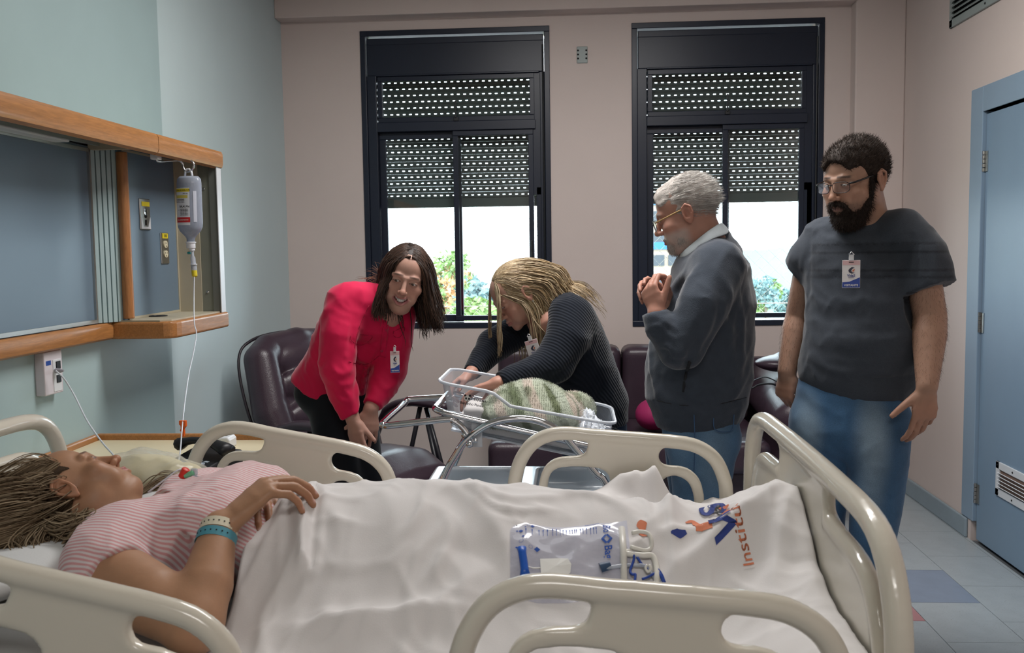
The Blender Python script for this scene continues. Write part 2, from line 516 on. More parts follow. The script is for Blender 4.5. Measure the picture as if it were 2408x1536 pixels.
m_tile[0] = mat('pale_blue_vinyl', (166, 175, 180), .3, var=.05, scale=14, hook=speck)
m_grout = mat('floor_joint', (92, 96, 100), .6)
m_terrazzo = mat('blue_grey_terrazzo', (140, 156, 166), .35, hook=speck)
m_navy = mat('navy_aluminium', (30, 37, 52), .34, var=.05, spec=.45)
m_slat = mat('grey_shutter_slat', (88, 94, 92), .5, var=.06)
m_door = mat('blue_grey_door_paint', (126, 150, 172), .4, var=.02, bump=.04, bscale=90)
m_doorframe = mat('door_frame_paint', (138, 160, 180), .4, var=.02)
m_white = mat('white_enamel', (214, 218, 222), .35, var=.02)
m_dark = mat('black_plastic', (22, 24, 28), .45)
m_gap = mat('dark_gap', (12, 12, 14), .8)
m_steel = mat('brushed_steel', (190, 190, 186), .32, metal=1, var=.05)
m_chrome = mat('chrome', (222, 224, 228), .09, metal=1, var=.02)
m_vent = mat('vent_grey_paint', (150, 160, 158), .45)

fl = struct(MB().box(XL, XR + .19, YF, YB, -.12, -.006).build('floor', m_grout))
TX, TY = .288, .393
tile_me = []
for mm in m_tile:
    b = MB(); b.box(.0012, TX - .0012, .0012, TY - .0012, -.012, 0); me = b.mesh('tile', mm); fix_normals(me); tile_me.append(me)
cut_me = {}
for c in range(-12, 3):
    x0 = 1.352 + c * TX
    for r in range(-9, 7):
        y0 = 3.847 + r * TY - (TY / 2 if c % 2 else 0)
        if y0 > YB - .02 or x0 + TX < XL + .02: continue
        k = 0
        if (c, r) == (0, 0): k = 1
        elif (c, r) == (-1, 0): k = 2
        elif c < -1: k = (0, 0, 0, 1, 0, 0, 2)[(c * 5 + r * 3) % 7]
        w = min(TX, XR - x0)
        me = tile_me[k]
        if w < TX - .01:
            if k not in cut_me:
                b = MB(); b.box(.0012, w - .0012, .0012, TY - .0012, -.012, 0); cut_me[k] = b.mesh('tile', m_tile[k]); fix_normals(cut_me[k])
            me = cut_me[k]
        o = bpy.data.objects.new('tile', me); C.objects.link(o); o.parent = fl; o.location = (x0, y0, 0)

# walls; the window wall is pierced
W1 = (-1.308, -.139, .978, 2.82); W2 = (.358, 1.506, .978, 2.82)
b = MB(); T = .28
xs = [XL - .2, W1[0], W1[1], W2[0], W2[1], XR + .2]
for i in (0, 2, 4): b.box(xs[i], xs[i + 1], YB, YB + T, -.1, ZC)
for w in (W1, W2): b.box(w[0], w[1], YB, YB + T, -.1, w[2]); b.box(w[0], w[1], YB, YB + T, w[3], ZC)
struct(b.build('wall_back', m_backwall))
wl = struct(MB().box(XL - .2, XL, YF, YB + .28, -.1, ZC).build('wall_left', m_leftwall))
MB().box(XL - .004, XL + .008, YF, 4.07, .1, ZC - .001).build('laminate_panel', m_laminate, wl, bevel=.002)
DY0, DY1, DZ = 3.60, 4.70, 2.085          # the door's rough opening in the right wall
b = MB(); b.box(XR, XR + .2, DY1, YB + .28, -.1, ZC); b.box(XR, XR + .2, YF, DY0, -.1, ZC); b.box(XR, XR + .2, DY0, DY1, DZ, ZC); b.box(XR + .12, XR + .2, DY0, DY1, -.1, DZ)
struct(b.build('wall_right', m_rightwall))
struct(MB().box(XL - .2, XR + .2, YF - .2, YF, -.1, ZC).build('wall_front', m_rightwall))
struct(MB().box(XL - .2, XR + .2, YF - .2, YB + .28, ZC, ZC + .15).build('ceiling', m_ceiling))
struct(MB().box(XL, 1.66, YB - .12, YB + .01, 2.885, ZC).build('trim_1', m_backwall, bevel=.006))
struct(MB().box(1.66, XR, YB - .10, YB + .01, 0, ZC).build('trim_2', m_rightwall, bevel=.008))
# baseboards with their rounded top
for nm, bx in (('baseboard_right', (XR - .016, XR, DY1 + .03, YB, 0, .098)), ('baseboard_right_near', (XR - .016, XR, YF, DY0 - .1, 0, .098)),
               ('baseboard_back', (XL, 1.66, YB - .016, YB, 0, .098)), ('baseboard_left', (XL, XL + .02, YF, YB, 0, .098))):
    struct(MB().box(*bx).build(nm, m_terrazzo, bevel=.006))

# ------------------------------------------------------------------ the door
dr = struct(MB().box(XR + .012, XR + .05, DY0 + .035, DY1 - .035, .012, DZ - .012).build('door_1', m_door, bevel=.002))
b = MB()
b.box(XR - .006, XR + .06, DY1 - .03, DY1 + .105, .1, DZ + .12); b.box(XR - .006, XR + .06, DY0 - .105, DY0 + .03, .0, DZ + .12); b.box(XR - .006, XR + .06, DY0 + .03, DY1 - .03, DZ, DZ + .12)
b.box(XR + .05, XR + .07, DY1 - .06, DY1 - .02, 0, DZ); b.box(XR + .05, XR + .07, DY0 + .02, DY0 + .06, 0, DZ); b.box(XR + .05, XR + .07, DY0, DY1, DZ - .04, DZ)
b.build('door_frame', m_doorframe, dr, bevel=.003)
for z in (1.85, 1.08, .24):
    b = MB()
    for i in range(5): b.lathe([(.006, -.048 + .02 * i), (.0075, -.046 + .02 * i), (.0075, -.031 + .02 * i), (.006, -.03 + .02 * i)], (XR + .004, DY1 - .03, z), 10)
    b.box(XR + .008, XR + .0115, DY1 - .062, DY1 - .03, z - .048, z + .048)
    b.build('hinge', m_steel, dr)
V0, V1, VZ0, VZ1 = 3.93, 4.455, .292, .452
b = MB(); e = .034
b.box(XR + .004, XR + .013, V0, V1, VZ0, VZ0 + e); b.box(XR + .004, XR + .013, V0, V1, VZ1 - e, VZ1); b.box(XR + .004, XR + .013, V0, V0 + e, VZ0, VZ1); b.box(XR + .004, XR + .013, V1 - e, V1, VZ0, VZ1)
gr = b.build('vent_grille', m_white, dr, bevel=.002)
MB().box(XR + .0117, XR + .0125, V0 + e, V1 - e, VZ0 + e, VZ1 - e).build('backing', mat('brown_grille_backing', (120, 96, 84), .7), gr)  # plain brown sheet behind the slats
for i in range(5):
    z = VZ0 + e + .007 + i * .0165
    MB().box(-.012, .012, V0 + e, V1 - e, -.0012, .0012, mtx=Matrix.Translation((XR + .006, 0, z)) @ Matrix.Rotation(.6, 4, 'Y')).build('slat', m_white, gr)
for y, z in ((V1 - .02, VZ1 - .016), (V1 - .03, VZ0 + .016), (V1 - .17, VZ1 - .017), (V1 - .17, VZ0 + .016), (V1 - .32, VZ1 - .017), (V1 - .32, VZ0 + .016)):
    MB().lathe([(.0045, 0), (.0045, .002), (.002, .003)], (XR + .0035, y, z), 8, Matrix.Rotation(-PI / 2, 4, 'Y')).build('screw', m_gap, gr)

# air grille high on the right wall
av = thing('air_grille', 'grey metal air grille with slanted slats high on the beige wall above the door', 'air vent', (XR, 4.8, 2.57))
b = MB(); e = .04; y0, y1, z0, z1 = 4.36, 5.09, 2.565, 2.90
for bx in ((y0, y1, z0, z0 + e), (y0, y1, z1 - e, z1), (y0, y0 + e, z0, z1), (y1 - e, y1, z0, z1)): b.box(XR - .012, XR, *bx)
b.build('frame', m_vent, av, bevel=.003)
MB().box(XR - .002, XR - .0005, y0 + e, y1 - e, z0 + e, z1 - e).build('backing', m_gap, av)
for i in range(10):
    MB().box(-.016, .016, y0 + e, y1 - e, -.0015, .0015, mtx=Matrix.Translation((XR - .013, 0, z0 + e + .014 + i * .0255)) @ Matrix.Rotation(-.75, 4, 'Y')).build('slat', m_vent, av)
for y in (y1 - .02, y0 + .3): MB().lathe([(.006, 0), (.006, .002), (.003, .0035)], (XR - .012, y, z0 + .02), 8, Matrix.Rotation(-PI / 2, 4, 'Y')).build('screw', m_gap, av)

# ------------------------------------------------------------------ windows
def thin_glass():
    m = bpy.data.materials.new('window_glass'); m.use_nodes = True; nt = m.node_tree; N = nt.nodes; L = nt.links
    N.remove(N['Principled BSDF']); t = N.new('ShaderNodeBsdfTransparent'); t.inputs[0].default_value = (.86, .9, .9, 1)
    g = N.new('ShaderNodeBsdfGlossy'); g.inputs['Roughness'].default_value = .02
    f = N.new('ShaderNodeFresnel'); f.inputs[0].default_value = 1.45; nz = N.new('ShaderNodeTexNoise'); nz.inputs['Scale'].default_value = 3
    mu = N.new('ShaderNodeMath'); mu.operation = 'MULTIPLY_ADD'; mu.inputs[1].default_value = .02
    L.new(nz.outputs['Fac'], mu.inputs[0]); L.new(f.outputs[0], mu.inputs[2])
    mx = N.new('ShaderNodeMixShader'); L.new(mu.outputs[0], mx.inputs[0]); L.new(t.outputs[0], mx.inputs[1]); L.new(g.outputs[0], mx.inputs[2]); L.new(mx.outputs[0], N['Material Output'].inputs[0])
    return m


m_glass = thin_glass()


def slat_mesh(w, off):
    """One roller-shutter slat: a bowed bar pierced by a row of slots."""
    b = MB(); H = .039; hz = .0062; n = int(w / .04)
    pr = [(-.5 * H, 0.0), (-.5 * H + .006, -.005), (-hz / 2, -.006)]
    for s_ in (1, -1):
        vs = []
        for x in (0, w): vs += [(x, y, z * s_) for z, y in pr] + [(x, y + .004, z * s_) for z, y in pr]
        fs = [(0, 1, 7, 6), (1, 2, 8, 7), (3, 4, 10, 9), (4, 5, 11, 10), (2, 5, 11, 8), (0, 3, 9, 6)]
        b.add(vs, fs)
    x = 0.0
    while x < w:
        xe = min(w, x + (.012 if x == 0 and off else .024))
        b.add([(x, -.006, -hz / 2), (xe, -.006, -hz / 2), (xe, -.006, hz / 2), (x, -.006, hz / 2), (x, -.002, -hz / 2), (xe, -.002, -hz / 2), (xe, -.002, hz / 2), (x, -.002, hz / 2)],
              [(0, 1, 2, 3), (4, 5, 6, 7), (0, 3, 7, 4), (1, 2, 6, 5)])
        x = xe + .016
    me = b.mesh('shutter_slat', m_slat); fix_normals(me); return me


def window(n, W, lab):
    x0, x1, z0, z1 = W
    y0 = YB - .008
    b = MB(); F = .034
    b.box(x0, x1, y0, YB + .10, z1 - F, z1); b.box(x0, x1, y0, YB + .13, z0, z0 + F); b.box(x0, x0 + F, y0, YB + .10, z0 + F, z1 - F); b.box(x1 - F, x1, y0, YB + .10, z0 + F, z1 - F)
    win = struct(b.build('window_%d' % n, m_navy, bevel=.003))
    gx0, gx1 = x0 + .137, x1 - .137      # glass limits
    # shutter box and its cover
    b = MB(); b.box(x0 + F + .004, x1 - F - .004, y0 + .014, YB + .2, 2.55, z1 - F - .012); b.box(x0 + F + .004, x1 - F - .004, y0 + .010, y0 + .02, 2.735, z1 - F - .012)
    b.build('shutter_box', m_navy, win, bevel=.004)
    # fixed jambs left and right, and the strap guide on the right
    b = MB()
    b.box(x0 + F, gx0 - .045, y0 + .016, YB + .1, z0 + F, 2.55); b.box(gx1 + .075, x1 - F, y0 + .016, YB + .1, z0 + F, 2.55)
    b.box(gx1 + .028, gx1 + .078, y0 + .03, YB + .1, 1.80, 2.55); b.box(gx1 + .028, gx1 + .078, y0 + .03, YB + .1, z0 + F, 1.22); b.box(gx1 + .046, gx1 + .078, y0 + .03, YB + .1, 1.2, 1.85)
    if n == 2: b.box(gx1 + .026, gx1 + .078, y0 + .03, YB + .1, 1.2, 1.85)  # added filler, closes the slot so no sun stripe reaches the wall
    b.box(gx0 - .045, gx1 + .045, y0 + .012, YB + .09, 2.205, 2.262)
    b.box(gx0 - .045, gx1 + .07, y0 + .012, YB + .09, 2.545, 2.556)
    b.build('inner_frame', m_navy, win, bevel=.003)
    MB().tube([(x1 - F - .008, y0 + .008, 1.0), (x1 - F - .008, y0 + .008, 2.71)], .006, 8).build('strap', m_dark, win)

    def sash(sx0, sx1, sz0, sz1, yy, f, fb=None):
        fb = fb or f
        b = MB(); b.box(sx0, sx1, yy, yy + .03, sz1 - f, sz1); b.box(sx0, sx1, yy, yy + .03, sz0, sz0 + fb); b.box(sx0, sx0 + f, yy, yy + .03, sz0 + fb, sz1 - f); b.box(sx1 - f, sx1, yy, yy + .03, sz0 + fb, sz1 - f)
        s_ = b.build('sash_frame', m_navy, win, bevel=.003)
        MB().box(sx0 + f - .004, sx1 - f + .004, yy + .013, yy + .017, sz0 + fb - .004, sz1 - f + .004).build('pane', m_glass, s_)
        return s_
    sash(gx0 - .04, gx1 + .04, 2.262, 2.545, YB + .02, .03)
    mid = (gx0 + gx1) / 2 + .003
    sash(gx0 - .044, mid + .02, z0 + F + .002, 2.205, YB + .055, .042, .045)
    sash(mid - .026, gx1 + .03, z0 + F + .012, 2.205, YB + .018, .032, .03)
    # tilt latch of the transom
    b = MB(); b.box(mid - .014, mid + .014, YB - .004, YB + .02, 2.262, 2.285); b.box(mid - .006, mid + .004, YB - .012, YB - .004, 2.28, 2.385); b.build('latch', m_dark, win, bevel=.002)
    # handle of the sliding sash
    b = MB(); b.box(gx1 + .008, gx1 + .02, YB + .0, YB + .018, 1.36, 1.52); b.build('handle', m_dark, win, bevel=.003)
    # the roller shutter, half let down
    meA = slat_mesh(gx1 - gx0 + .1, 0); meB = slat_mesh(gx1 - gx0 + .1, 1)
    z = 1.815; k = 0
    while z < 2.60:
        if k >= 2 or True:
            o = bpy.data.objects.new('shutter_slat', meA if k % 2 else meB); C.objects.link(o); o.location = (gx0 - .05, YB + .15, z); adopt_at(o, win)
        z += .0395; k += 1
    MB().box(gx0 - .05, gx1 + .05, YB + .142, YB + .154, 1.738, 1.796).build('shutter_rail', m_slat, win, bevel=.004)
    # the diamond safety net outside
    return win


def adopt_at(o, parent):
    o.parent = parent; o.matrix_parent_inverse = parent.matrix_basis.inverted()


window(1, W1, '')
window(2, W2, '')
m_net = mat('net_cord', (150, 150, 146), .6)
m_net2 = mat('net_cord_pale', (205, 206, 204), .6)
for W in (W1, W2):
    b = MB(); x0, x1 = W[0] + .06, W[1] - .06; z0, z1 = W[2] + .02, 1.85; yy = YB + .235; p = .078
    for sgn in (1, -1):
        c = -2.0
        while c < 3.0:
            pts = []
            # clip the line z = z0 + sgn*(x-x0) + c to the rectangle
            for i in range(2):
                pass
            xa, xb = x0, x1
            za, zb = z0 + c + (0 if sgn > 0 else (x1 - x0)), z0 + c + ((x1 - x0) if sgn > 0 else 0)
            P = [(xa, za), (xb, zb)]
            lo, hi = min(za, zb), max(za, zb)
            t0, t1 = 0., 1.
            dz = P[1][1] - P[0][1]
            ta, tb = (z0 - P[0][1]) / dz, (z1 - P[0][1]) / dz
            t0 = max(t0, min(ta, tb)); t1 = min(t1, max(ta, tb))
            if t1 - t0 > .01:
                q0 = (P[0][0] + (P[1][0] - P[0][0]) * t0, yy, P[0][1] + dz * t0); q1 = (P[0][0] + (P[1][0] - P[0][0]) * t1, yy, P[0][1] + dz * t1)
                b.tube([q0, q1], .0011, 4, mi=0 if sgn > 0 else 1)
            c += p * 1.1
    b.tube([(x0, yy, 1.1), (x1, yy, 1.1)], .003, 5, mi=1)
    o = b.build('safety_net', [m_net, m_net2])
    tag(o, 'diamond mesh safety net outside the window ' + ('behind the two women' if W is W1 else 'behind the two men'), 'net', kind='stuff')

# small cable outlet plate between the windows
sk = thing('cable_outlet_plate', 'small pale wall plate with six dark holes between the two windows', 'wall plate', (.061, YB, 2.6))
c0 = at(1369, 129, y=YB - .004)
MB().box(c0.x - .033, c0.x + .033, YB - .008, YB, c0.z - .05, c0.z + .05).build('plate', m_vent, sk, bevel=.004)
for sx in (-.025, .025):
    for z in (-.022, .002, .026): MB().lathe([(.0058, 0), (.0058, .0012), (.003, .002)], (c0.x + sx, YB - .0078, c0.z + z), 10, Matrix.Rotation(PI / 2, 4, 'X')).build('hole', m_gap, sk)
# ------------------------------------------------------------------ outside
m_leaf = [mat('yellow_green_leaf', (104, 130, 72), .6, var=.2, scale=3), mat('dry_leaf', (160, 122, 82), .6, var=.2, scale=3), mat('blue_green_leaf', (104, 130, 132), .7, var=.15, scale=2)]  # plain leaf colours: yellow green, dry brown, blue green
m_bark = mat('bark', (96, 84, 74), .9, var=.2)
struct(MB().box(-60, 60, 8, 120, -9.2, -9).build('ground', mat('far_grass', (96, 112, 80), .9, var=.2, scale=.4)))


def leaf_cloud(b, c, r, n, size, seed, mi=0):
    rg = np.random.default_rng(seed)
    for i in range(n):
        d = rg.normal(size=3); d /= np.linalg.norm(d); rr = rg.uniform(.45, 1) ** .6
        p = Vector((c[0] + d[0] * r[0] * rr, c[1] + d[1] * r[1] * rr, c[2] + d[2] * r[2] * rr))
        e = Euler(rg.uniform(0, 6.28, 3)).to_matrix(); s_ = size * rg.uniform(.6, 1.4)
        vs = [p + e @ Vector(v) for v in ((-s_ * .45, 0, 0), (0, -s_ * .0, s_ * .08), (s_ * .45, 0, 0), (0, s_, s_ * .1), (0, -s_ * .8, -s_ * .05))]
        b.add(vs, [(0, 4, 1), (4, 2, 1), (2, 3, 1), (3, 0, 1)], mi)


def tree(c, r, zb, n, size, seed, m, label, group=None):
    t = thing('tree', label, 'tree', (c[0], c[1], zb), group)
    b = MB(); rg = np.random.default_rng(seed)
    for i in range(9):
        cc = [c[j] + rg.uniform(-.55, .55) * r[j] for j in range(3)]; leaf_cloud(b, cc, [v * .5 for v in r], n // 9, size, seed * 31 + i, 0 if rg.random() < .72 else 1)
    o = b.build('foliage', m, t); o['kind'] = 'stuff'
    MB().tube([(c[0], c[1], zb), (c[0] + .1, c[1], (zb + c[2]) / 2), (c[0], c[1], c[2] + r[2] * .4)], [.14, .1, .03], 8).build('trunk', m_bark, t)


def tree_px(px, py, y, rw, rh, n, size, seed, m, label, group=None):
    c = at(px, py, y=y); tree((c.x, c.y, c.z), (rw, rw, rh), -9, n, size, seed, m, label, group)


tree_px(985, 690, 17, .75, .75, 2600, .085, 3, [m_leaf[0], m_leaf[1]], 'yellow green tree close outside the first window behind the dark haired woman')
tree_px(1050, 640, 20, .55, .45, 420, .09, 4, [m_leaf[0], m_leaf[1]], 'sparse branch tips with scattered leaves above the yellow green tree')
tree_px(1110, 745, 26, 1.1, .6, 1800, .12, 5, [m_leaf[0], m_leaf[2]], 'low green shrub tree at the foot of the first window, beside the centre bar')
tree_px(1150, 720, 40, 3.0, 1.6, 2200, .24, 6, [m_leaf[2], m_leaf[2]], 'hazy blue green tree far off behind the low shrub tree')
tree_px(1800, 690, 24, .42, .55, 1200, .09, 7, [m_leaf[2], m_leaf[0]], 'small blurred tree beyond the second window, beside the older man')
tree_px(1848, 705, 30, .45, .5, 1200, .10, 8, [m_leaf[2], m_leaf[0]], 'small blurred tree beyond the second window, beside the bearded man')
# hazy hill
b = MB()
for i in range(24):
    x = -60 + i * 5; h = 4.0 * math.sin(i * .45 + .6) + 2.2 * math.sin(i * 1.1)
    b.add([(x, 100, -9), (x + 5, 100, -9), (x + 5, 100, 0.2 + 4.0 * math.sin((i + 1) * .45 + .6) * .5 + 1.1 * math.sin((i + 1) * 1.1)), (x, 100, .2 + h * .5), (x, 116, -9), (x + 5, 116, -9)], [(0, 1, 2, 3), (3, 2, 5, 4)])
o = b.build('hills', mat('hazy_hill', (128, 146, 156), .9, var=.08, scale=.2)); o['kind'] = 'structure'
# apartment block seen through the second window
c = at(1552, 585, y=34)
bl = thing('apartment_building', 'pale apartment block with rows of windows and blue bands, outside beside the older man face', 'building', (c.x, 34, -9))
m_bw = mat('pale_render', (150, 134, 122), .8); m_bb = mat('blue_band', (40, 96, 160), .7); m_bg = mat('far_window', (48, 54, 62), .3)
x0, x1 = c.x - 2.2, c.x + .95
MB().box(x0, x1, 34, 40, -9, 3.2).build('wall', m_bw, bl)
for i, z in enumerate((-2.0, 1.42, 3.0)): MB().box(x0 - .05, x1 + .05, 33.9, 34, z, z + .26).build('band', m_bb, bl)
for r in range(7):
    for k in range(5):
        z = 2.6 - r * .78; x = x1 - .42 - k * .62
        f = MB(); f.box(x - .24, x + .24, 33.93, 34, z - .2, z + .18).build('window', m_bg, bl)
# ------------------------------------------------------------------ headwall unit on the left wall
m_wood = mat('honey_wood', (172, 118, 68), .42, stretch=(6, .5, 6), hook=wood_hook, var=.05, coat=.15)
m_woodv = mat('honey_wood_upright', (166, 112, 66), .42, stretch=(6, 6, .6), hook=wood_hook, var=.05, coat=.15)
m_panel = mat('blue_grey_laminate', (104, 124, 140), .36, var=.04, scale=2)
m_under = mat('grey_underside', (128, 136, 140), .6)
m_beige = mat('beige_laminate', (176, 168, 146), .5)
m_yellow = mat('yellow_label', (214, 196, 44), .6)
m_ink = mat('black_ink', (26, 26, 30), .7)
m_ivory = mat('ivory_plastic', (214, 206, 176), .4)
m_blueink = mat('blue_ink', (30, 70, 150), .6)
m_redink = mat('red_print', (196, 40, 44), .6)
m_paper = mat('white_print', (226, 226, 222), .6)

hw = thing('headwall_unit', 'wood edged hospital headwall unit with blue grey panel and corner niche on the green wall', 'wall unit', (XL, 2.6, 1.15))
MB().box(-1.796, -1.76, .9, 3.36, 1.21, 1.86).build('back_panel', m_panel, hw, bevel=.002)
b = MB(); b.box(-1.76, -1.752, .9, 3.352, 1.214, 1.228); b.box(-1.76, -1.752, 3.34, 3.352, 1.228, 1.845); b.box(-1.76, -1.752, .9, 3.352, 1.838, 1.85); b.build('panel_edging', m_steel, hw)
b = MB(); b.box(-1.79, -1.51, .9, 4.0, 1.868, 1.885); b.build('canopy_soffit', m_under, hw)
# the light under the canopy
lt = MB().box(-1.752, -1.70, .9, 3.12, 1.846, 1.868).build('strip_light', m_white, hw, bevel=.004)
MB().box(-1.699, -1.69, .9, 3.30, 1.852, 1.868).build('strip_light_trim', m_steel, hw)
prof = [(0, 1.832), (.014, 1.825), (.03, 1.832), (.034, 1.845), (.034, 1.888), (.028, 1.899), (.016, 1.903), (0, 1.903)]
for nm, a, c in (('canopy_rail', .9, 3.369), ('canopy_rail', 3.373, 4.0)):
    MB().prism(prof, lambda u, w, d: (-1.538 + u, d, w), a, c).build(nm, m_wood, hw, smooth='auto')
MB().box(-1.79, -1.54, .9, 4.0, 1.885, 1.90).build('canopy_top', m_beige, hw)
MB().box(-1.76, -1.54, 3.35, 3.375, 1.846, 1.868).build('canopy_divider', m_beige, hw)
# lower rail and the shelf of the niche
prof2 = [(0, 1.146), (.05, 1.146), (.062, 1.154), (.064, 1.17), (.064, 1.20), (.058, 1.21), (0, 1.212)]
MB().prism(prof2, lambda u, w, d: (-1.80 + u, d, w), .9, 3.428).build('lower_rail', m_wood, hw, smooth='auto')
pl = [(-1.80, 3.432), (-1.60, 3.432), (-1.545, 3.434), (-1.52, 3.444), (-1.506, 3.465), (-1.502, 3.50), (-1.502, 3.99), (-1.508, 4.005), (-1.53, 4.01), (-1.80, 4.01)]
sh = MB().prism(pl, lambda u, w, d: (u, w, d), 1.146, 1.211).build('niche_shelf', m_wood, hw, bevel=.01, seg=3)
pl2 = [(-1.79, 3.44), (-1.56, 3.44), (-1.528, 3.47), (-1.524, 3.95), (-1.79, 3.95)]
MB().prism(pl2, lambda u, w, d: (u, w, d), 1.211, 1.2165).build('shelf_top', m_beige, hw)
rp = at(372, 743, z=1.218)
MB().lathe([(.030, 0), (.036, 0), (.036, .003), (.030, .004), (.027, .002), (.027, 0)], (rp.x, rp.y, 1.2165), 24).build('grommet', m_dark, hw, smooth=True)
# slatted corner piece: each slat on its own with a dark gap
MB().box(-1.795, -1.77, 3.352, 3.47, 1.212, 1.868).build('slat_backing', m_gap, hw)
q0, q1 = Vector((-1.758, 3.357)), Vector((-1.706, 3.452))
for i in range(5):
    a = q0.lerp(q1, i / 5 + .02); c = q0.lerp(q1, (i + 1) / 5 - .03)
    n = Vector(((q1 - q0).y, -(q1 - q0).x)).normalized() * .012
    MB().prism([(a.x, a.y), (c.x, c.y), (c.x - n.x, c.y - n.y), (a.x - n.x, a.y - n.y)], lambda u, w, d: (u, w, d), 1.213, 1.868).build('slat', m_laminate, hw)
MB().tube([(-1.69, 3.462, 1.222), (-1.69, 3.462, 1.848)], .021, 14).build('upright_strip', m_woodv, hw, bevel=.004, smooth='auto')
MB().box(-1.79, -1.70, 3.45, 3.95, 1.212, 1.868).build('niche_back', m_panel, hw)
b = MB(); b.box(-1.70, -1.697, 3.48, 3.95, 1.855, 1.863); b.box(-1.70, -1.697, 3.48, 3.95, 1.217, 1.226); b.box(-1.70, -1.696, 3.942, 3.95, 1.217, 1.86); b.build('niche_edging', m_beige, hw)
MB().box(-1.79, -1.60, 3.95, 3.975, 1.212, 1.868).build('niche_side', m_beige, hw)
MB().box(-1.60, -1.55, 3.955, 3.985, 1.212, 1.868).build('niche_side_strip', mat('olive_grey_laminate', (120, 124, 112), .5), hw)
MB().box(-1.55, -1.515, 3.95, 3.992, 1.212, 1.868).build('niche_side_edge', mat('grey_laminate_edge', (100, 104, 98), .5), hw)
MB().box(-1.5165, -1.513, 3.946, 3.993, 1.212, 1.868).build('edge_band', m_white, hw)
for z in (1.74, 1.30): MB().lathe([(.006, 0), (.006, .003), (.003, .004)], (-1.575, 3.955, z), 8, Matrix.Rotation(PI / 2, 4, 'X')).build('screw', m_steel, hw)


def plate(name, label, cat, y0, y1, z0, z1, x=-1.70):
    t = thing(name, label, cat, (x, (y0 + y1) / 2, z0))
    MB().box(x, x + .006, y0, y1, z0, z1).build('cover', m_steel, t, bevel=.003)
    return t


# gas outlet plate
g0, g1 = at(325, 466, x=-1.70), at(352, 541, x=-1.70)
gp = plate('gas_outlet', 'steel outlet plate with a keyhole slot and yellow tag, in the niche', 'wall outlet', g0.y, g1.y, g1.z, g0.z)
yc = (g0.y + g1.y) / 2
MB().box(-1.694, -1.6925, yc - .03, yc + .036, g0.z - .03, g0.z - .012).build('yellow_tag', m_yellow, gp)
b = MB(); rot = Matrix.Rotation(PI / 2, 4, 'Y')
b.lathe([(.016, 0), (.016, .0025), (.009, .003)], (-1.694, yc, g0.z - .05), 16, rot, 0); b.build('collar', m_chrome, gp)
b = MB(); b.lathe([(.0085, 0), (.0085, .002)], (-1.6935, yc, g0.z - .068), 12, rot); b.box(-1.694, -1.6915, yc - .003, yc + .003, g0.z - .105, g0.z - .086); b.lathe([(.005, 0), (.005, .002)], (-1.6935, yc, g0.z - .088), 10, rot); b.build('keyhole', m_gap, gp)
MB().prism([(yc - .04, g1.z + .003), (yc - .04, g1.z + .05), (yc - .02, g1.z + .012), (yc + .02, g1.z + .012), (yc + .04, g1.z + .05), (yc + .04, g1.z + .003)], lambda u, w, d: (d, u, w), -1.694, -1.6925).build('shield', m_white, gp)
# duplex outlet marked 110
g0, g1 = at(375, 547, x=-1.70), at(396, 620, x=-1.70)
dp = plate('power_outlet', 'steel double power outlet with ivory sockets and a yellow 110 tag, beside the hanging bottle', 'wall outlet', g0.y, g1.y, g1.z, g0.z)
yc = (g0.y + g1.y) / 2
MB().box(-1.694, -1.6925, yc - .026, yc + .026, g0.z - .024, g0.z - .003).build('yellow_tag', m_yellow, dp)
text_mesh('110', .017, frame_mtx((-1.6922, yc, g0.z - .0135), (0, 1, 0), (0, 0, 1)), m_ink, 'lettering', dp, bold=.0004)
for dz in (.048, .088):
    MB().prism([(yc + .017 * math.cos(a * PI / 8), g0.z - dz + .017 * max(-.85, min(.85, math.sin(a * PI / 8)))) for a in range(16)], lambda u, w, d: (d, u, w), -1.694, -1.6905).build('socket', m_ivory, dp)
    b = MB(); b.box(-1.6906, -1.69, yc - .009, yc - .0065, g0.z - dz, g0.z - dz + .008); b.box(-1.6906, -1.69, yc + .0065, yc + .009, g0.z - dz + .001, g0.z - dz + .007); b.lathe([(.003, 0), (.003, .0008)], (-1.6906, yc, g0.z - dz - .008), 8, rot); b.build('slots', m_gap, dp)

# hook and infusion bottle
hk = thing('bottle_hook', 'bent steel hook under the wooden canopy, holding the infusion bottle', 'hook', (-1.56, 3.5, 1.866))
YI = 3.62
hp = [at(368, 372, y=3.46), at(372, 380, y=3.48), at(400, 378, y=3.55), at(420, 378, y=3.6), at(429, 384, y=YI), at(432, 396, y=YI), at(438, 403, y=YI), at(448, 402, y=YI), at(455, 394, y=YI), at(455, 384, y=YI), at(448, 377, y=YI)]
MB().tube(catmull(hp, 5), .0042, 8).build('rod', m_chrome, hk, smooth=True)
MB().box(hp[0].x - .016, hp[0].x + .012, hp[0].y - .02, hp[0].y + .02, hp[0].z - .006, 1.868).build('bracket', m_white, hk, bevel=.003)
m_bottle = thin_clear('bottle_plastic', (196, 206, 222), .16, .40, (236, 240, 248))
m_fluid = thin_clear('clear_fluid', (168, 186, 214), .05, .30, (228, 236, 250))
iv = thing('infusion_bottle', 'clear infusion bottle with a printed label hanging upside down from the steel hook', 'infusion bottle', at(446, 575, y=YI))
pt, pb = at(444, 414, y=YI), at(449, 577, y=YI)
axd = (pt - pb); Lb = axd.length; zc = axd.normalized(); lean = frame_mtx(pb, zc.cross(Vector((0, 1, 0))) * -1, (0, 1, 0))
BM = Matrix(((1, 0, 0, pb.x), (0, .62, 0, pb.y), (0, 0, 1, pb.z), (0, 0, 0, 1)))
bm_shear = Matrix.Identity(4); bm_shear[0][2] = axd.x / Lb
BM = BM @ bm_shear
R0 = .0495
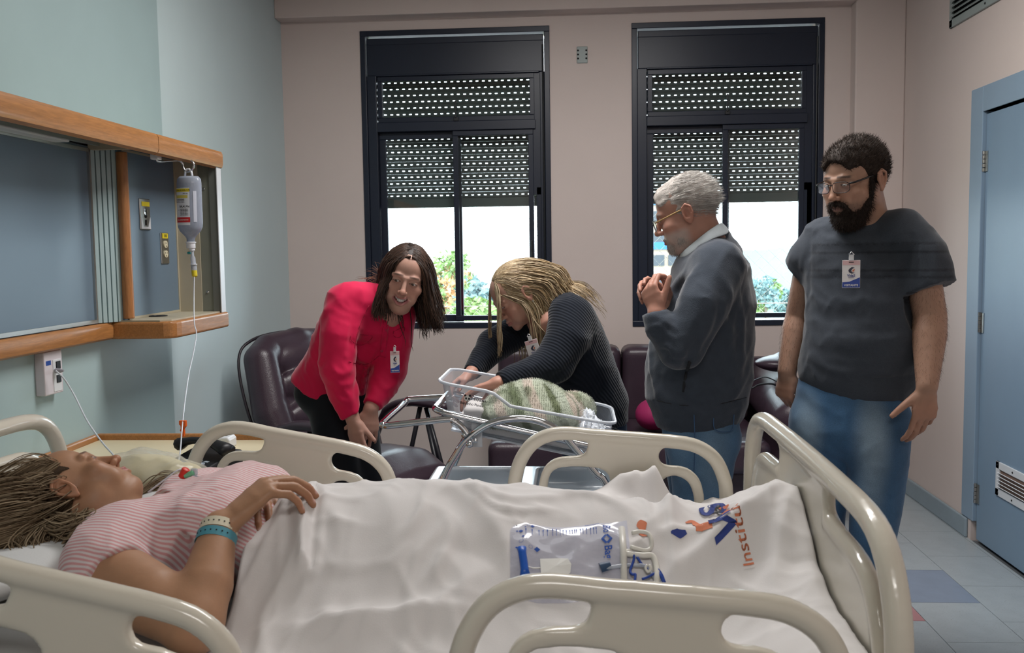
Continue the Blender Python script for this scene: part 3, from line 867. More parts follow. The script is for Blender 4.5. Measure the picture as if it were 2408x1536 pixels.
prof = [(.012, .0), (.016, .002), (.0165, .026), (.021, .034), (.042, .056), (.0485, .072), (R0, .09), (R0 - .001, Lb - .03), (R0 - .003, Lb - .012), (R0 - .012, Lb - .002), (.012, Lb)]
body = MB().lathe(prof, (0, 0, 0), 32, BM).build('bottle_body', m_bottle, iv, smooth=True)
MB().lathe([(max(.004, r - .003), z + (.002 if z < .1 else 0)) for r, z in prof[:8]] + [(.03, Lb - .05), (.004, Lb - .05)], (0, 0, 0), 28, BM).build('fluid', m_fluid, body, smooth=True)
m_cap = mat('milky_plastic', (222, 226, 232), .35)
MB().lathe([(.016, -.012), (.017, -.010), (.017, .008), (.020, .010), (.020, .013), (.016, .014)], (0, 0, 0), 20, Matrix.Translation(pb)).build('cap', m_cap, iv, smooth='auto')
b = MB(); tp = pt
b.tube([tp + Vector((-.016, 0, -.004)), tp + Vector((-.013, 0, .016)), tp + Vector((-.006, 0, .027)), tp + Vector((.003, 0, .027)), tp + Vector((.011, 0, .016)), tp + Vector((.014, 0, -.004))], .0045, 8)
b.build('hanger_loop', m_cap, iv, smooth=True)


def wrap_patch(a0, a1, z0, z1, m, name, parent, off=.0008, n=10):
    b = MB(); vs = []
    for i in range(n + 1):
        a = a0 + (a1 - a0) * i / n
        for z in (z0, z1): vs.append(BM @ Vector(((R0 + off) * math.cos(a), (R0 + off) * math.sin(a), z)))
    return b.add(vs, [(2 * i, 2 * i + 2, 2 * i + 3, 2 * i + 1) for i in range(n)]).build(name, m, parent, smooth=True)


A0, A1 = -2.75, -1.32
lab = wrap_patch(A0, A1, .078, .222, mat('label_film', (216, 222, 230), .4), 'label', iv)
wrap_patch(A0, A1, .207, .220, m_yellow, 'yellow_band', lab, .0012)
wrap_patch(A0 + .05, A1 - .15, .183, .194, mat('pale_yellow_print', (206, 196, 96), .5), 'yellow_print', lab, .0012)
wrap_patch(A0, A1, .089, .109, m_redink, 'red_band', lab, .0012)
wrap_patch(-1.05, -.75, .09, .21, mat('scale_strip', (206, 212, 226), .4), 'volume_scale', iv)


def wrap_text(items, m, name, parent):
    """Print small words round the bottle: (text, size, start angle, height)."""
    import bmesh
    bm = bmesh.new()
    for txt, size, a, z in items:
        cu = bpy.data.curves.new(name, 'FONT'); cu.body = txt; cu.size = size; cu.resolution_u = 1; cu.align_y = 'CENTER'; cu.offset = .0002
        t = bpy.data.objects.new(name, cu); C.objects.link(t); bpy.context.view_layer.update()
        me = bpy.data.meshes.new_from_object(t.evaluated_get(bpy.context.evaluated_depsgraph_get())); bpy.data.objects.remove(t)
        for v in me.vertices:
            an = a + v.co.x / (R0 * .9); v.co = BM @ Vector(((R0 + .0016) * math.cos(an), (R0 + .0016) * math.sin(an), z + v.co.y))
        bm.from_mesh(me)
    me = bpy.data.meshes.new(name); bm.to_mesh(me); bm.free(); me.materials.append(m); return link(name, me, parent)


wrap_text([('Cloreto de Sódio 0,9%', .0066, A0 + .12, .2135), ('500 mL', .006, -1.85, .2)] + [('solução injetável límpida', .0042, A0 + .1, .178 - i * .0052) for i in range(3)] +
          [('BRAUN', .0115, -2.20, .150)] + [('estéril apirogênico', .0042, -2.16, .140 - i * .0055) for i in range(5)] + [('▪▪▪', .006, -2.45, .137)], m_ink, 'lettering', lab)
wrap_text([('Uso intravenoso', .007, A0 + .25, .099)], m_paper, 'lettering', lab)
# drip chamber with its line
ds = thing('drip_line', 'clear drip chamber and thin tube running down from the infusion bottle', 'infusion line', at(457, 640, y=YI))
p0 = pb + Vector((.003, 0, -.012)); p1 = at(457, 640, y=YI); dv = p1 - p0; Ld = dv.length
M_ = Matrix.Translation(p0); M_[0][2] = -dv.x / Ld
m_clear = thin_clear('clear_tube', (200, 208, 220), .1, .45)
MB().lathe([(.011, 0), (.011, -.008), (.006, -.012)], (0, 0, 0), 14, M_).build('spike_collar', m_cap, ds, smooth='auto')
MB().lathe([(.006, -.010), (.006, -.03), (.0095, -.036), (.0095, -.07), (.010, -.074)], (0, 0, 0), 14, M_).build('chamber_top', m_clear, ds, smooth='auto')
MB().lathe([(.014, -.061), (.014, -.064)], (0, 0, 0), 16, M_).build('flange', m_cap, ds)
MB().lathe([(.0105, -.064), (.0105, -.086)], (0, 0, 0), 16, M_).build('chamber', m_clear, ds, smooth='auto')
MB().lathe([(.0107, -.086), (.0107, -.108), (.006, -.113), (.005, -Ld)], (0, 0, 0), 16, M_).build('yellow_filter', m_yellow, ds, smooth='auto')
b = MB(); b.lathe([(.005, -.006), (.005, .006)], p0 + Vector((-.009, -.006, -.018)), 10, Matrix.Rotation(PI / 2, 4, 'Y')); b.build('air_valve', mat('teal_plastic', (40, 130, 130), .4), ds)
m_tube = mat('tube_plastic', (206, 212, 220), .25)
tp_ = [p1, at(456, 700, y=3.58), at(457, 760, y=3.5), at(462, 785, y=3.45), at(455, 830, y=3.3), at(444, 880, y=3.1), at(434, 950, y=2.9), at(428, 1010, y=2.75), at(424, 1060, y=2.6), at(420, 1085, y=2.5)]
MB().tube(catmull(tp_, 5), .0022, 6).build('tube', m_tube, ds, smooth=True)
cl0, cl1 = at(430, 989, y=2.8), at(428, 1030, y=2.74)
m_orange = mat('orange_plastic', (238, 104, 30), .4)
MB().prism([(-.0105, 0), (.0105, 0), (.0105, -.018), (.004, -.026), (.004, -.05), (-.006, -.05), (-.006, -.034), (-.009, -.03), (-.006, -.026), (-.006, -.016), (-.0105, -.012)], lambda u, w, d: (cl0.x + u, cl0.y + d, cl0.z + w), -.006, .006).build('roller_clamp', m_orange, ds, bevel=.001)

# wall socket box with its cord
s0, s1 = at(97, 830, x=-1.77), at(145, 921, x=-1.77)
sb = thing('socket_box', 'white wall socket box with two black sockets below the wooden rail', 'socket box', (-1.796, s0.y, s1.z))
MB().box(-1.797, -1.762, s0.y, s1.y, s1.z, s0.z).build('box', mat('warm_white_plastic', (206, 200, 206), .4), sb, bevel=.004)
MB().box(-1.7625, -1.760, s0.y + .05, s1.y - .012, s1.z + .008, s0.z - .03).build('faceplate', m_white, sb, bevel=.001)
for z in (s0.z - .05, s1.z + .05): MB().box(-1.761, -1.757, s0.y + .066, s0.y + .092, z - .013, z + .013).build('socket', m_dark, sb, bevel=.001)
MB().box(-1.762, -1.7615, s0.y + .01, s0.y + .04, s0.z - .045, s0.z - .03).build('blue_mark', m_blueink, sb)
MB().lathe([(.007, 0), (.009, .004), (.007, .02), (.003, .03)], at(130, 872, x=-1.758), 10, Matrix.Rotation(PI / 2, 4, 'Y')).build('plug', mat('grey_plug', (150, 150, 158), .4), sb)
ck = MB().tube(catmull([at(131, 872, x=-1.73), at(150, 890, x=-1.71), at(175, 930, x=-1.68), at(205, 990, x=-1.6), at(240, 1040, x=-1.5), at(268, 1072, x=-1.4), at(290, 1100, x=-1.3)], 6), .0028, 6).build('call_cord', m_tube, None, smooth=True)
tag(ck, 'thin white cord hanging from the wall socket box down behind the bed', 'cord')

# ------------------------------------------------------------------ bedside table and what stands on it
bt = thing('bedside_table', 'low cream topped bedside table with honey wood edges, behind the far bed rail', 'bedside table', (-1.36, 3.1, 0))
m_cream = mat('cream_laminate', (214, 204, 172), .4, var=.03)
TZ = .775
MB().box(-1.78, -1.0, 2.78, 3.36, TZ - .03, TZ).build('table_top', m_cream, bt, bevel=.003)
b = MB(); b.box(-1.79, -1.0, 3.36, 3.385, TZ - .035, TZ + .022); b.box(-1.80, -1.78, 2.78, 3.36, TZ - .035, TZ + .022); b.build('lip', m_wood, bt, bevel=.006)
MB().prism([(-.022, -.04), (.012, -.04), (.026, -.025), (.03, -.005), (.022, .008), (.005, .011), (-.022, .008)], lambda u, w, d: (-.985 + u, d, TZ + w), 2.76, 3.385).build('front_edge', m_wood, bt, smooth='auto')
MB().box(-1.77, -1.02, 2.80, 3.34, .12, TZ - .03).build('cabinet', m_cream, bt, bevel=.004)
for z0, z1 in ((.56, .72), (.14, .55)):
    d = MB().box(-1.02, -1.0, 2.81, 3.33, z0, z1).build('drawer' if z0 > .5 else 'door', m_wood, bt, bevel=.004)
    MB().box(-.998, -.985, 2.98, 3.16, z1 - .05, z1 - .035).build('handle', m_steel, d, bevel=.003)
for x in (-1.72, -1.07):
    for y in (2.85, 3.29): MB().lathe([(.02, 0), (.02, .11), (.03, .12)], (x, y, 0), 12).build('leg', m_dark, bt)
ph = thing('telephone', 'black desk telephone on the cream bedside table', 'telephone', (-1.22, 2.95, TZ))
P0 = at(470, 1088, z=TZ + .03)
RZ = Matrix.Translation((P0.x, P0.y, TZ)) @ Matrix.Rotation(-.35, 4, 'Z')
MB().prism([(-.1, 0), (.1, 0), (.1, .025), (-.08, .062), (-.1, .058)], lambda u, w, d: RZ @ Vector((d, -u, w)), -.09, .09).build('phone_base', m_dark, ph, bevel=.006)
b = MB()
hs = [RZ @ Vector((-.11 + .0, .03 - .0, .075)), RZ @ Vector((-.06, .035, .09)), RZ @ Vector((.02, .03, .09)), RZ @ Vector((.10, .02, .07))]
b.tube(catmull(hs, 4), [.03, .027, .02, .018, .017, .016, .016, .017, .018, .02, .024, .028, .028][:13], 10, flat=.7); b.build('handset', m_dark, ph, smooth=True)
b = MB()
for i in range(4):
    for j in range(3):
        v = RZ @ Vector((-.03 + .026 * i, -.07 + .024 * j, .0)); z = .044 - .0 + (.07 - .024 * j) * -.12
        b.box(-.008, .008, -.007, .007, 0, .008, mtx=Matrix.Translation((v.x, v.y, TZ + .034 + .0)) @ Matrix.Rotation(-.35, 4, 'Z'))
kb = b.build('keypad', mat('pale_key', (176, 186, 196), .4), ph)
kb['kind'] = 'stuff'
# coiled cord
path = catmull([at(520, 1092, z=TZ + .012), at(550, 1098, z=TZ + .012), at(590, 1095, z=TZ + .012), at(618, 1088, z=TZ + .012), at(600, 1080, z=TZ + .012), at(565, 1078, z=TZ + .012), at(556, 1086, z=TZ + .012)], 26)
cp = []
for i, p in enumerate(path):
    t = (path[min(i + 1, len(path) - 1)] - path[max(0, i - 1)]).normalized(); w = t.cross(Vector((0, 0, 1))); a = i * 1.35
    cp.append(p + w * math.cos(a) * .008 + Vector((0, 0, math.sin(a) * .008)))
MB().tube(cp, .0028, 5).build('coiled_cord', m_dark, ph, smooth=True)
wc = thing('small_white_device', 'small white plastic call unit on the bedside table, behind the phone', 'device', at(530, 1050, z=TZ))
q = at(530, 1052, z=TZ); 
MB().prism([(-.03, 0), (.03, 0), (.03, .03), (.022, .042), (-.022, .042), (-.03, .03)], lambda u, w, d: (q.x + u, q.y + d, TZ + w), -.035, .035).build('shell', m_white, wc, bevel=.005)
MB().box(q.x - .006, q.x + .01, q.y - .01, q.y + .005, TZ + .0418, TZ + .0428).build('button', m_dark, wc)
# ------------------------------------------------------------------ recliner and sofa
def leather_hook(nt, out, vec, b):
    N, L = nt.nodes, nt.links
    v = N.new('ShaderNodeTexVoronoi'); v.inputs['Scale'].default_value = 260; L.new(vec, v.inputs['Vector'])
    n = N.new('ShaderNodeTexNoise'); n.inputs['Scale'].default_value = 9; n.inputs['Detail'].default_value = 6; L.new(vec, n.inputs['Vector'])
    a = N.new('ShaderNodeMath'); a.operation = 'MULTIPLY_ADD'; a.inputs[1].default_value = .25; L.new(v.outputs['Distance'], a.inputs[0]); L.new(n.outputs['Fac'], a.inputs[2])
    bp = N.new('ShaderNodeBump'); bp.inputs['Strength'].default_value = .25; bp.inputs['Distance'].default_value = .006; L.new(a.outputs[0], bp.inputs['Height']); L.new(bp.outputs[0], b.inputs['Normal'])


m_leather = mat('aubergine_leather', (58, 44, 54), .34, var=.12, hook=leather_hook, spec=.6)
m_piping = mat('dark_piping', (34, 26, 34), .4)
m_frame = mat('black_steel_tube', (30, 30, 36), .35)
rc = thing('recliner', 'aubergine leather recliner chair in the corner behind the woman in the pink blouse', 'recliner', (-1.22, 4.72, 0))
RM = Matrix.Translation((-1.16, 4.70, -.055)) @ Matrix.Rotation(math.atan2(-.50, .866) - PI / 2, 4, 'Z')   # local y = the way it faces
# back: a thick border round quilted cushions
sd = SDF((-.46, -.62, .25), (.46, .25, 1.2), .009)
for s_ in (-1, 1): sd.chain([(s_ * .27, -.12, .42), (s_ * .30, -.24, .72), (s_ * .275, -.33, .98), (s_ * .20, -.36, 1.03), (0, -.365, 1.045)], [.085, .092, .085, .075, .075], .02)
sd.loft([((0, -.13, .40), .24, .05), ((0, -.25, .72), .27, .05), ((0, -.35, .98), .24, .05)], (1, 0, 0), .02)
for z, y in ((.52, -.14), (.68, -.20), (.84, -.255), (.96, -.30)): sd.ell((0, y, z), (.235, .06, .10), .012)
sd.fold([(-.25, -.165, .79), (0, -.17, .80), (.25, -.165, .79)], .022, -.022)
sd.fold([(-.25, -.12, .61), (0, -.11, .61), (.25, -.12, .61)], .022, -.022)
for s_ in (-1, 1):
    sd.fold([(s_ * .23, -.06, .45), (s_ * .235, -.14, .7), (s_ * .21, -.25, .93)], .016, -.018)
    for k in range(5): sd.fold([(s_ * .19, -.26, .90 + .01 * k), (s_ * (.22 + .012 * k), -.28, .96), (s_ * (.2 + .02 * k), -.30, 1.03)], .008, -.006)
sdf_obj('backrest', sd, m_leather, rc, RM)
b = MB()
b.tube(catmull([RM @ Vector(v) for v in ((-.335, -.20, .42), (-.375, -.32, .72), (-.345, -.415, .98), (-.24, -.43, 1.075), (0, -.435, 1.10), (.24, -.43, 1.075), (.345, -.415, .98), (.375, -.32, .72), (.335, -.20, .42))], 6), .008, 6)
b.build('piping', m_piping, rc, smooth=True)
sd = SDF((-.45, -.3, .02), (.45, .55, .66), .009)
sd.loft([((0, -.16, .40), .30, .10), ((0, .12, .43), .32, .105), ((0, .27, .43), .325, .105), ((0, .37, .38), .325, .09), ((0, .40, .25), .32, .075), ((0, .39, .10), .315, .06)], (1, 0, 0), .03)
sd.fold([(-.3, .48, .30), (0, .485, .28), (.3, .48, .30)], .012, -.008)
for k in range(4): sd.fold([(-.2 + .1 * k, -.05, .53), (-.15 + .09 * k, .08, .545)], .012, .006)
sdf_obj('seat', sd, m_leather, rc, RM)
for s_ in (-1, 1):
    pts = [RM @ Vector(v) for v in ((s_ * .40, -.20, .46), (s_ * .405, -.10, .64), (s_ * .405, .05, .70), (s_ * .405, .22, .705), (s_ * .405, .33, .695))]
    arm = MB().tube(catmull(pts, 5), [.03] * 5 + [.038] * 5 + [.042] * 5 + [.04] * 5 + [.034], 10, flat=.62).build('armrest', m_leather, rc, smooth=True)
    MB().lathe([(.018, 0), (.024, .004), (.024, .045), (.018, .05)], RM @ Vector((s_ * .405, .30, .648)), 14, RM.to_3x3().to_4x4() @ Matrix.Rotation(-PI / 2, 4, 'X')).build('grip_knob', m_dark, arm, smooth='auto')
    b = MB()
    for q in (((s_ * .405, .18, .68), (s_ * .40, .36, .14)), ((s_ * .405, .14, .68), (s_ * .40, -.02, .12)), ((s_ * .39, .20, .60), (s_ * .39, .34, .05))): b.tube([RM @ Vector(q[0]), RM @ Vector(q[1])], .013, 8)
    b.build('arm_strut', m_frame, rc, smooth=True)
b = MB()
for s_ in (-1, 1): b.tube([RM @ Vector((s_ * .26, -.3, .06)), RM @ Vector((s_ * .26, .36, .06))], .018, 8)
b.tube([RM @ Vector((-.28, .0, .1)), RM @ Vector((.28, .0, .1))], .016, 8); b.tube([RM @ Vector((-.26, -.28, .04)), RM @ Vector((-.26, -.28, .32))], .016, 8); b.tube([RM @ Vector((.26, -.28, .04)), RM @ Vector((.26, -.28, .32))], .016, 8)
b.build('base_frame', m_frame, rc, smooth=True)
for s_ in (-1, 1):
    for y in (-.28, .33): MB().lathe([(.02, 0), (.025, .01), (.025, .045), (.02, .05)], RM @ Vector((s_ * .26, y, 0)), 12).build('foot', m_dark, rc)

sf = thing('sofa', 'aubergine leather sofa with upright back cushions against the window wall', 'sofa', (.38, 5.3, 0))
SX0, SX1 = -.46, 1.30


def cushion(name, c, half, r, parent, m, seed, amp=.004, h=.012):
    sd = SDF([c[i] - half[i] - .05 for i in range(3)], [c[i] + half[i] + .05 for i in range(3)], h)
    sd.box(c, half, r=r); sd.wobble(amp, 9, seed)
    return sdf_obj(name, sd, m, parent)


cw = (1.00 - SX0) / 2
for i in range(2):
    x = SX0 + cw * (i + .5)
    cushion('back_cushion', (x, 5.57, .665), (cw / 2 - .004, .12, .225), .05, sf, m_leather, 20 + i)
    cushion('seat_cushion', (x, 5.13, .385), (cw / 2 - .003, .36, .085), .045, sf, m_leather, 30 + i)
MB().box(SX0 + .05, 1.2, 4.83, 5.74, .14, .31).build('base', m_leather, sf, bevel=.02, seg=3)
MB().box(SX0 + .05, 1.2, 5.66, 5.78, .14, .8).build('back_frame', m_leather, sf, bevel=.03, seg=3)
for s_, x in ((1, 1.15),):
    sd = SDF((x - .26, 4.6, .08), (x + .26, 5.85, .86), .012)
    sd.loft([((x - s_ * .02, 4.80, .30), .12, .16), ((x - s_ * .02, 5.70, .30), .12, .16)], (1, 0, 0), .02)
    sd.loft([((x, 4.84, .56), .155, .13), ((x, 5.08, .60), .16, .14), ((x, 5.66, .63), .16, .145)], (1, 0, 0), .04)
    sd.wobble(.003, 8, 5)
    for k in range(6): sd.fold([(x - s_ * .15, 4.85 + .05 * k, .46), (x - s_ * .13, 4.87 + .05 * k, .62)], .012, .005)
    sdf_obj('armrest', sd, m_leather, sf)
MB().box(SX0 + .1, 1.22, 4.86, 5.7, .10, .14).build('underframe', m_white, sf)
for x in (SX0 + .14, 1.16):
    for y in (4.92, 5.64): MB().lathe([(.018, 0), (.022, .008), (.02, .10)], (x, y, 0), 12).build('leg', m_dark, sf)
# handbag with black straps on the sofa arm, and the magenta bag on the seat
hb = thing('handbag', 'dark handbag with thin black straps slumped over the sofa arm beside the bearded man', 'bag', (1.12, 5.2, .74))
sd = SDF((.9, 4.98, .68), (1.36, 5.42, 1.0), .008); sd.ell((1.13, 5.2, .825), (.15, .13, .04), 0); sd.ell((1.19, 5.24, .85), (.08, .09, .04), .03); sd.wobble(.006, 22, 3)
sdf_obj('bag_body', sd, m_leather, hb)
b = MB()
b.tube(catmull([at(1766, 899, y=5.0), at(1785, 890, y=5.02), at(1805, 888, y=5.04), at(1835, 902, y=5.06)], 6), .007, 6, flat=.4)
b.tube(catmull([at(1768, 914, y=4.93), at(1785, 905, y=4.94), at(1815, 903, y=4.95), at(1835, 912, y=4.97)], 6), .005, 6); b.build('strap', m_dark, hb, smooth=True)
b = MB(); b.tube(catmull([at(1866, 850, y=5.0), at(1864, 838, y=5.0), at(1872, 832, y=5.0), at(1884, 836, y=5.0), at(1886, 850, y=5.0)], 5, True), .006, 6, closed=True); b.build('ring', m_dark, hb, smooth=True)
pk = SDF((.22, 4.85, .44), (.58, 5.3, .72), .01); c = at(1538, 947, y=5.05)
pk.ell((c.x, 5.08, .56), (.10, .12, .085)).wobble(.004, 20, 9)
o = sdf_obj('magenta_bag', pk, mat('magenta_cloth', (150, 30, 86), .7, bump=.2), None)
tag(o, 'magenta cloth bag on the sofa seat, half hidden behind the older man', 'bag')
# ------------------------------------------------------------------ the hospital bed
m_bedplastic = mat('cream_bed_plastic', (206, 200, 186), .24, var=.02, scale=3, coat=.35)
m_bedsteel = mat('bed_frame_paint', (176, 178, 178), .4)
def norm(v): v = np.array(v, float); return v / np.linalg.norm(v)


bed = thing('hospital_bed', 'cream plastic hospital bed with rounded side rails and end boards', 'bed', (-.48, 1.9, 0))
YRF, YRN = 2.45, 1.32


def poly_sd(P, X, Z):
    """Signed distance to a closed polygon on a grid."""
    d = np.full(np.broadcast(X, Z).shape, 1e9); sgn = np.ones(d.shape)
    n = len(P)
    for i in range(n):
        ax, az = P[i]; bx, bz = P[i - 1]; ex, ez = bx - ax, bz - az
        wx, wz = X - ax, Z - az; t = np.clip((wx * ex + wz * ez) / (ex * ex + ez * ez + 1e-12), 0, 1)
        d = np.minimum(d, (wx - ex * t) ** 2 + (wz - ez * t) ** 2)
        c1 = Z >= az; c2 = Z < bz; c3 = ex * wz > ez * wx
        flip = (c1 & c2 & c3) | (~c1 & ~c2 & ~c3); sgn = np.where(flip, -sgn, sgn)
    return sgn * np.sqrt(d)


def slab(sd, P, t, r=.005, k=.008, op='add', v0=0.0):
    """Add the polygon P (x, z) as a plate of half thickness t round y = v0."""
    d2 = poly_sd(P, sd.ax[0][:, None], sd.ax[2][None, :])[:, None, :]
    q0 = d2 + r; q1 = np.abs(sd.ax[1][None, :, None] - v0) - t + r
    d = np.sqrt(np.maximum(q0, 0) ** 2 + np.maximum(q1, 0) ** 2) + np.minimum(np.maximum(q0, q1), 0) - r
    sd.put((slice(None),) * 3, d.astype(np.float32), k, op); return sd


def P2(px, py): p = at(px, py, y=YRF); return (p.x, p.z)


outer = [P2(*p) for p in ((1211, 1300), (1210, 1160), (1213, 1120), (1226, 1080), (1251, 1045), (1287, 1025), (1330, 1019), (1400, 1025), (1500, 1032), (1600, 1041), (1645, 1053), (1680, 1079), (1700, 1118), (1708, 1165), (1710, 1310))]
outer = [(p.x, p.y) for p in catmull([Vector((a, c, 0)) for a, c in outer], 9)]
panel = [P2(*p) for p in ((1384, 1026), (1381, 1060), (1368, 1072), (1330, 1073), (1300, 1079), (1277, 1100), (1266, 1140), (1265, 1290), (1286, 1290), (1288, 1140), (1293, 1114), (1310, 1099), (1345, 1096), (1405, 1098), (1428, 1110), (1436, 1130), (1438, 1290),
                         (1550, 1290), (1552, 1140), (1560, 1124), (1580, 1117), (1600, 1120), (1622, 1136), (1632, 1168), (1633, 1290), (1656, 1290), (1655, 1160), (1645, 1124), (1622, 1103), (1600, 1096), (1560, 1094), (1548, 1078), (1550, 1062), (1562, 1050), (1562, 1036))]


def chaikin(P, n=2):
    for _ in range(n):
        Q = []
        for i, (ax, az) in enumerate(P):
            bx, bz = P[(i + 1) % len(P)]
            if math.hypot(bx - ax, bz - az) < .11: Q += [(ax * .75 + bx * .25, az * .75 + bz * .25), (ax * .25 + bx * .75, az * .25 + bz * .75)]
            else: Q += [(ax + (bx - ax) * .04, az + (bz - az) * .04), (bx - (bx - ax) * .04, bz - (bz - az) * .04)]
        P = Q
    return P


panel = chaikin(panel)
rx0 = outer[0][0] - .04; rx1 = outer[-1][0] + .04
sd = SDF((rx0, -.045, .60), (rx1, .045, 1.03), .0052)
slab(sd, panel, .012, .006)
sd.chain([(x, 0, z) for x, z in outer], [.0185] * len(outer), .006)
sd.d += 0
V, F = sd.poly()


def rail_obj(mtx):
    g = Geo(); g.add(V, F, (.8, .8, .8), 0, mtx); return g.build('side_rail', m_bedplastic, bed)


rail_obj(Matrix.Translation((0, YRF, 0)))
rail_obj(Matrix.Translation((-.012, YRN, .0)))
rc_ = (rx0 + rx1) / 2
for y, dx, dz, ang in ((YRF, -.875, .0, .11), (YRN, -.885, .006, .145)):
    M_ = Matrix.Translation((rc_ + dx, y, .88 + dz)) @ Matrix.Rotation(ang, 4, 'Y') @ Matrix.Translation((-rc_, 0, -.88))
    rail_obj(M_)
# end boards
sd = SDF((-.64, -.05, .5), (.64, .05, 1.09), .0068)
op_ = [(-.575, .5), (-.575, .72), (-.572, .85), (-.555, .935), (-.505, 1.0), (-.42, 1.03), (-.25, 1.037), (0, 1.04), (.25, 1.037), (.42, 1.03), (.505, 1.0), (.555, .935), (.572, .85), (.575, .72), (.575, .5)]
op_ = [(p.x, p.y) for p in catmull([Vector((a, c, 0)) for a, c in op_], 9)]
ip_ = [(-.505, .5), (-.505, .78), (-.495, .85), (-.455, .91), (-.39, .942), (-.28, .95), (-.2, .955)]
pn = [(-.2, 1.03), (-.195, .99), (-.205, .965), (-.28, .95), (-.39, .942), (-.455, .91), (-.495, .85), (-.505, .78), (-.505, .5)]
slab(sd, chaikin(pn + [(-a, c) for a, c in pn[::-1]]), .011, .005)
sd.chain([(a, 0, c) for a, c in op_], [.021] * len(op_), .008)
for s_ in (-1, 1):
    pp = [(p.x, 0, p.y) for p in catmull([Vector((s_ * a, c, 0)) for a, c in ip_], 9)]; sd.chain(pp, [.0155] * len(pp), .01)
Vb, Fb = sd.poly()
for nm, x, a in (('footboard', .465, PI / 2), ('headboard', -1.43, -PI / 2)):
    g = Geo(); g.add(Vb, Fb, (.8, .8, .8), 0, Matrix.Translation((x, 1.925, 0)) @ Matrix.Rotation(a, 4, 'Z')); g.build(nm, m_bedplastic, bed)
b = MB(); b.box(-1.40, .43, 1.40, 2.42, .52, .58); b.box(-1.40, .43, 1.40, 1.45, .42, .52); b.box(-1.40, .43, 2.37, 2.42, .42, .52); b.build('deck', m_bedsteel, bed, bevel=.006)
b = MB(); b.box(-1.2, .25, 1.6, 2.22, .16, .26); b.box(-.9, -.8, 1.75, 2.05, .26, .52); b.box(-.05, .05, 1.75, 2.05, .26, .52); b.build('undercarriage', m_bedsteel, bed, bevel=.01)
for x in (-1.1, .18):
    for y in (1.55, 2.27):
        MB().lathe([(.03, -.02), (.065, -.02), (.07, -.01), (.07, .01), (.065, .02), (.03, .02)], (x, y, .07), 18, Matrix.Rotation(PI / 2, 4, 'X')).build('caster', m_dark, bed, smooth='auto')
        MB().box(x - .02, x + .02, y - .03, y + .03, .10, .2).build('fork', m_bedsteel, bed, bevel=.004)
for y in (1.345, 2.43):
    for x0 in (-.75, .06): MB().box(x0 - .12, x0 + .12, y - .02, y + .02, .45, .72).build('rail_bracket', m_bedsteel, bed, bevel=.005)

# mattress: flat, the back part raised a little
m_sheetc = mat('white_cotton', (216, 213, 212), .8, bump=.12, bscale=500, var=.02, sheen=.15)
m_matt = mat('mattress_sheet', (202, 204, 204), .75, bump=.15, bscale=300, var=.03)


def deck_z(x): return .74 + np.clip((-.62 - x) / .8, 0, 1) * .07


mx_ = np.linspace(-1.38, .43, 60); my_ = np.linspace(1.40, 2.40, 34)
b = MB(); vs = []
for j, y in enumerate(my_):
    for i, x in enumerate(mx_):
        e = min(min(y - 1.40, 2.40 - y) / .05, 1, (x + 1.38) / .05, (.43 - x) / .05); vs.append((x, y, float(deck_z(x)) - .035 * (1 - max(0, e)) ** 2 + .0025 * math.sin(x * 31 + y * 9) * math.sin(y * 24)))
nx, ny = len(mx_), len(my_)
fs = [(j * nx + i, j * nx + i + 1, (j + 1) * nx + i + 1, (j + 1) * nx + i) for j in range(ny - 1) for i in range(nx - 1)]
k = len(vs); rim = [i for i in range(nx)] + [j * nx + nx - 1 for j in range(1, ny)] + [(ny - 1) * nx + i for i in range(nx - 2, -1, -1)] + [j * nx for j in range(ny - 2, 0, -1)]
vs += [(vs[i][0], vs[i][1], .58) for i in rim]; n_ = len(rim)
fs += [(rim[i], rim[(i + 1) % n_], k + (i + 1) % n_, k + i) for i in range(n_)] + [tuple(range(k, k + n_))]
mt = b.add(vs, fs).build('mattress', m_matt, None, smooth=True)
tag(mt, 'thick hospital mattress in a white fitted sheet, raised at the head, under the patient', 'mattress')
sd = SDF((-1.45, 1.40, .76), (-.78, 2.44, 1.06), .009)
sd.ell((-1.14, 1.92, .865), (.25, .46, .062), 0, ((.99, 0, .12), (0, 1, 0), (-.12, 0, .99)))
sd.ell((-1.12, 1.90, .945), (.17, .24, .06), .05, op='cut')
for k_ in range(7): sd.fold([(-1.34 + .03 * k_, 1.55 + .04 * k_, .95), (-1.16, 1.62 + .05 * k_, .96), (-.98, 1.60 + .07 * k_, .94)], .016, .004)
pw = sdf_obj('pillow', sd, m_matt, None); tag(pw, 'soft white pillow under the head of the patient', 'pillow')

# ------------------------------------------------------------------ the white top sheet
RX = np.array([-1.0, -.78, -.66, -.5, -.3, -.12, .0, .12, .26, .36, .41, .45, .6]); RZ_ = np.array([.90, .925, .950, .972, .985, .972, .955, .95, .935, .95, .965, .955, .93])
SN = 5.5e-3
gx = np.arange(-.80, .452, SN); gy = np.arange(1.345, 2.432, SN)
GX, GY = np.meshgrid(gx, gy, indexing='ij')
ridge = np.interp(GX, RX, RZ_)
yc_ = 1.93 + .02 * np.sin(GX * 4)
hwid_n = np.interp(GX, [-.8, -.5, -.2, .1, .35, .45], [.34, .40, .42, .38, .33, .36]); hwid_f = np.interp(GX, [-.8, -.4, 0, .45], [.25, .27, .24, .30])
tn = np.where(GY < yc_, (yc_ - GY) / hwid_n, (GY - yc_) / hwid_f)
base = .752
prof_ = np.where(tn < 1, (.5 + .5 * np.cos(np.pi * np.clip(tn, 0, 1))) ** .82, 0)
HZ = base + (ridge - base) * prof_
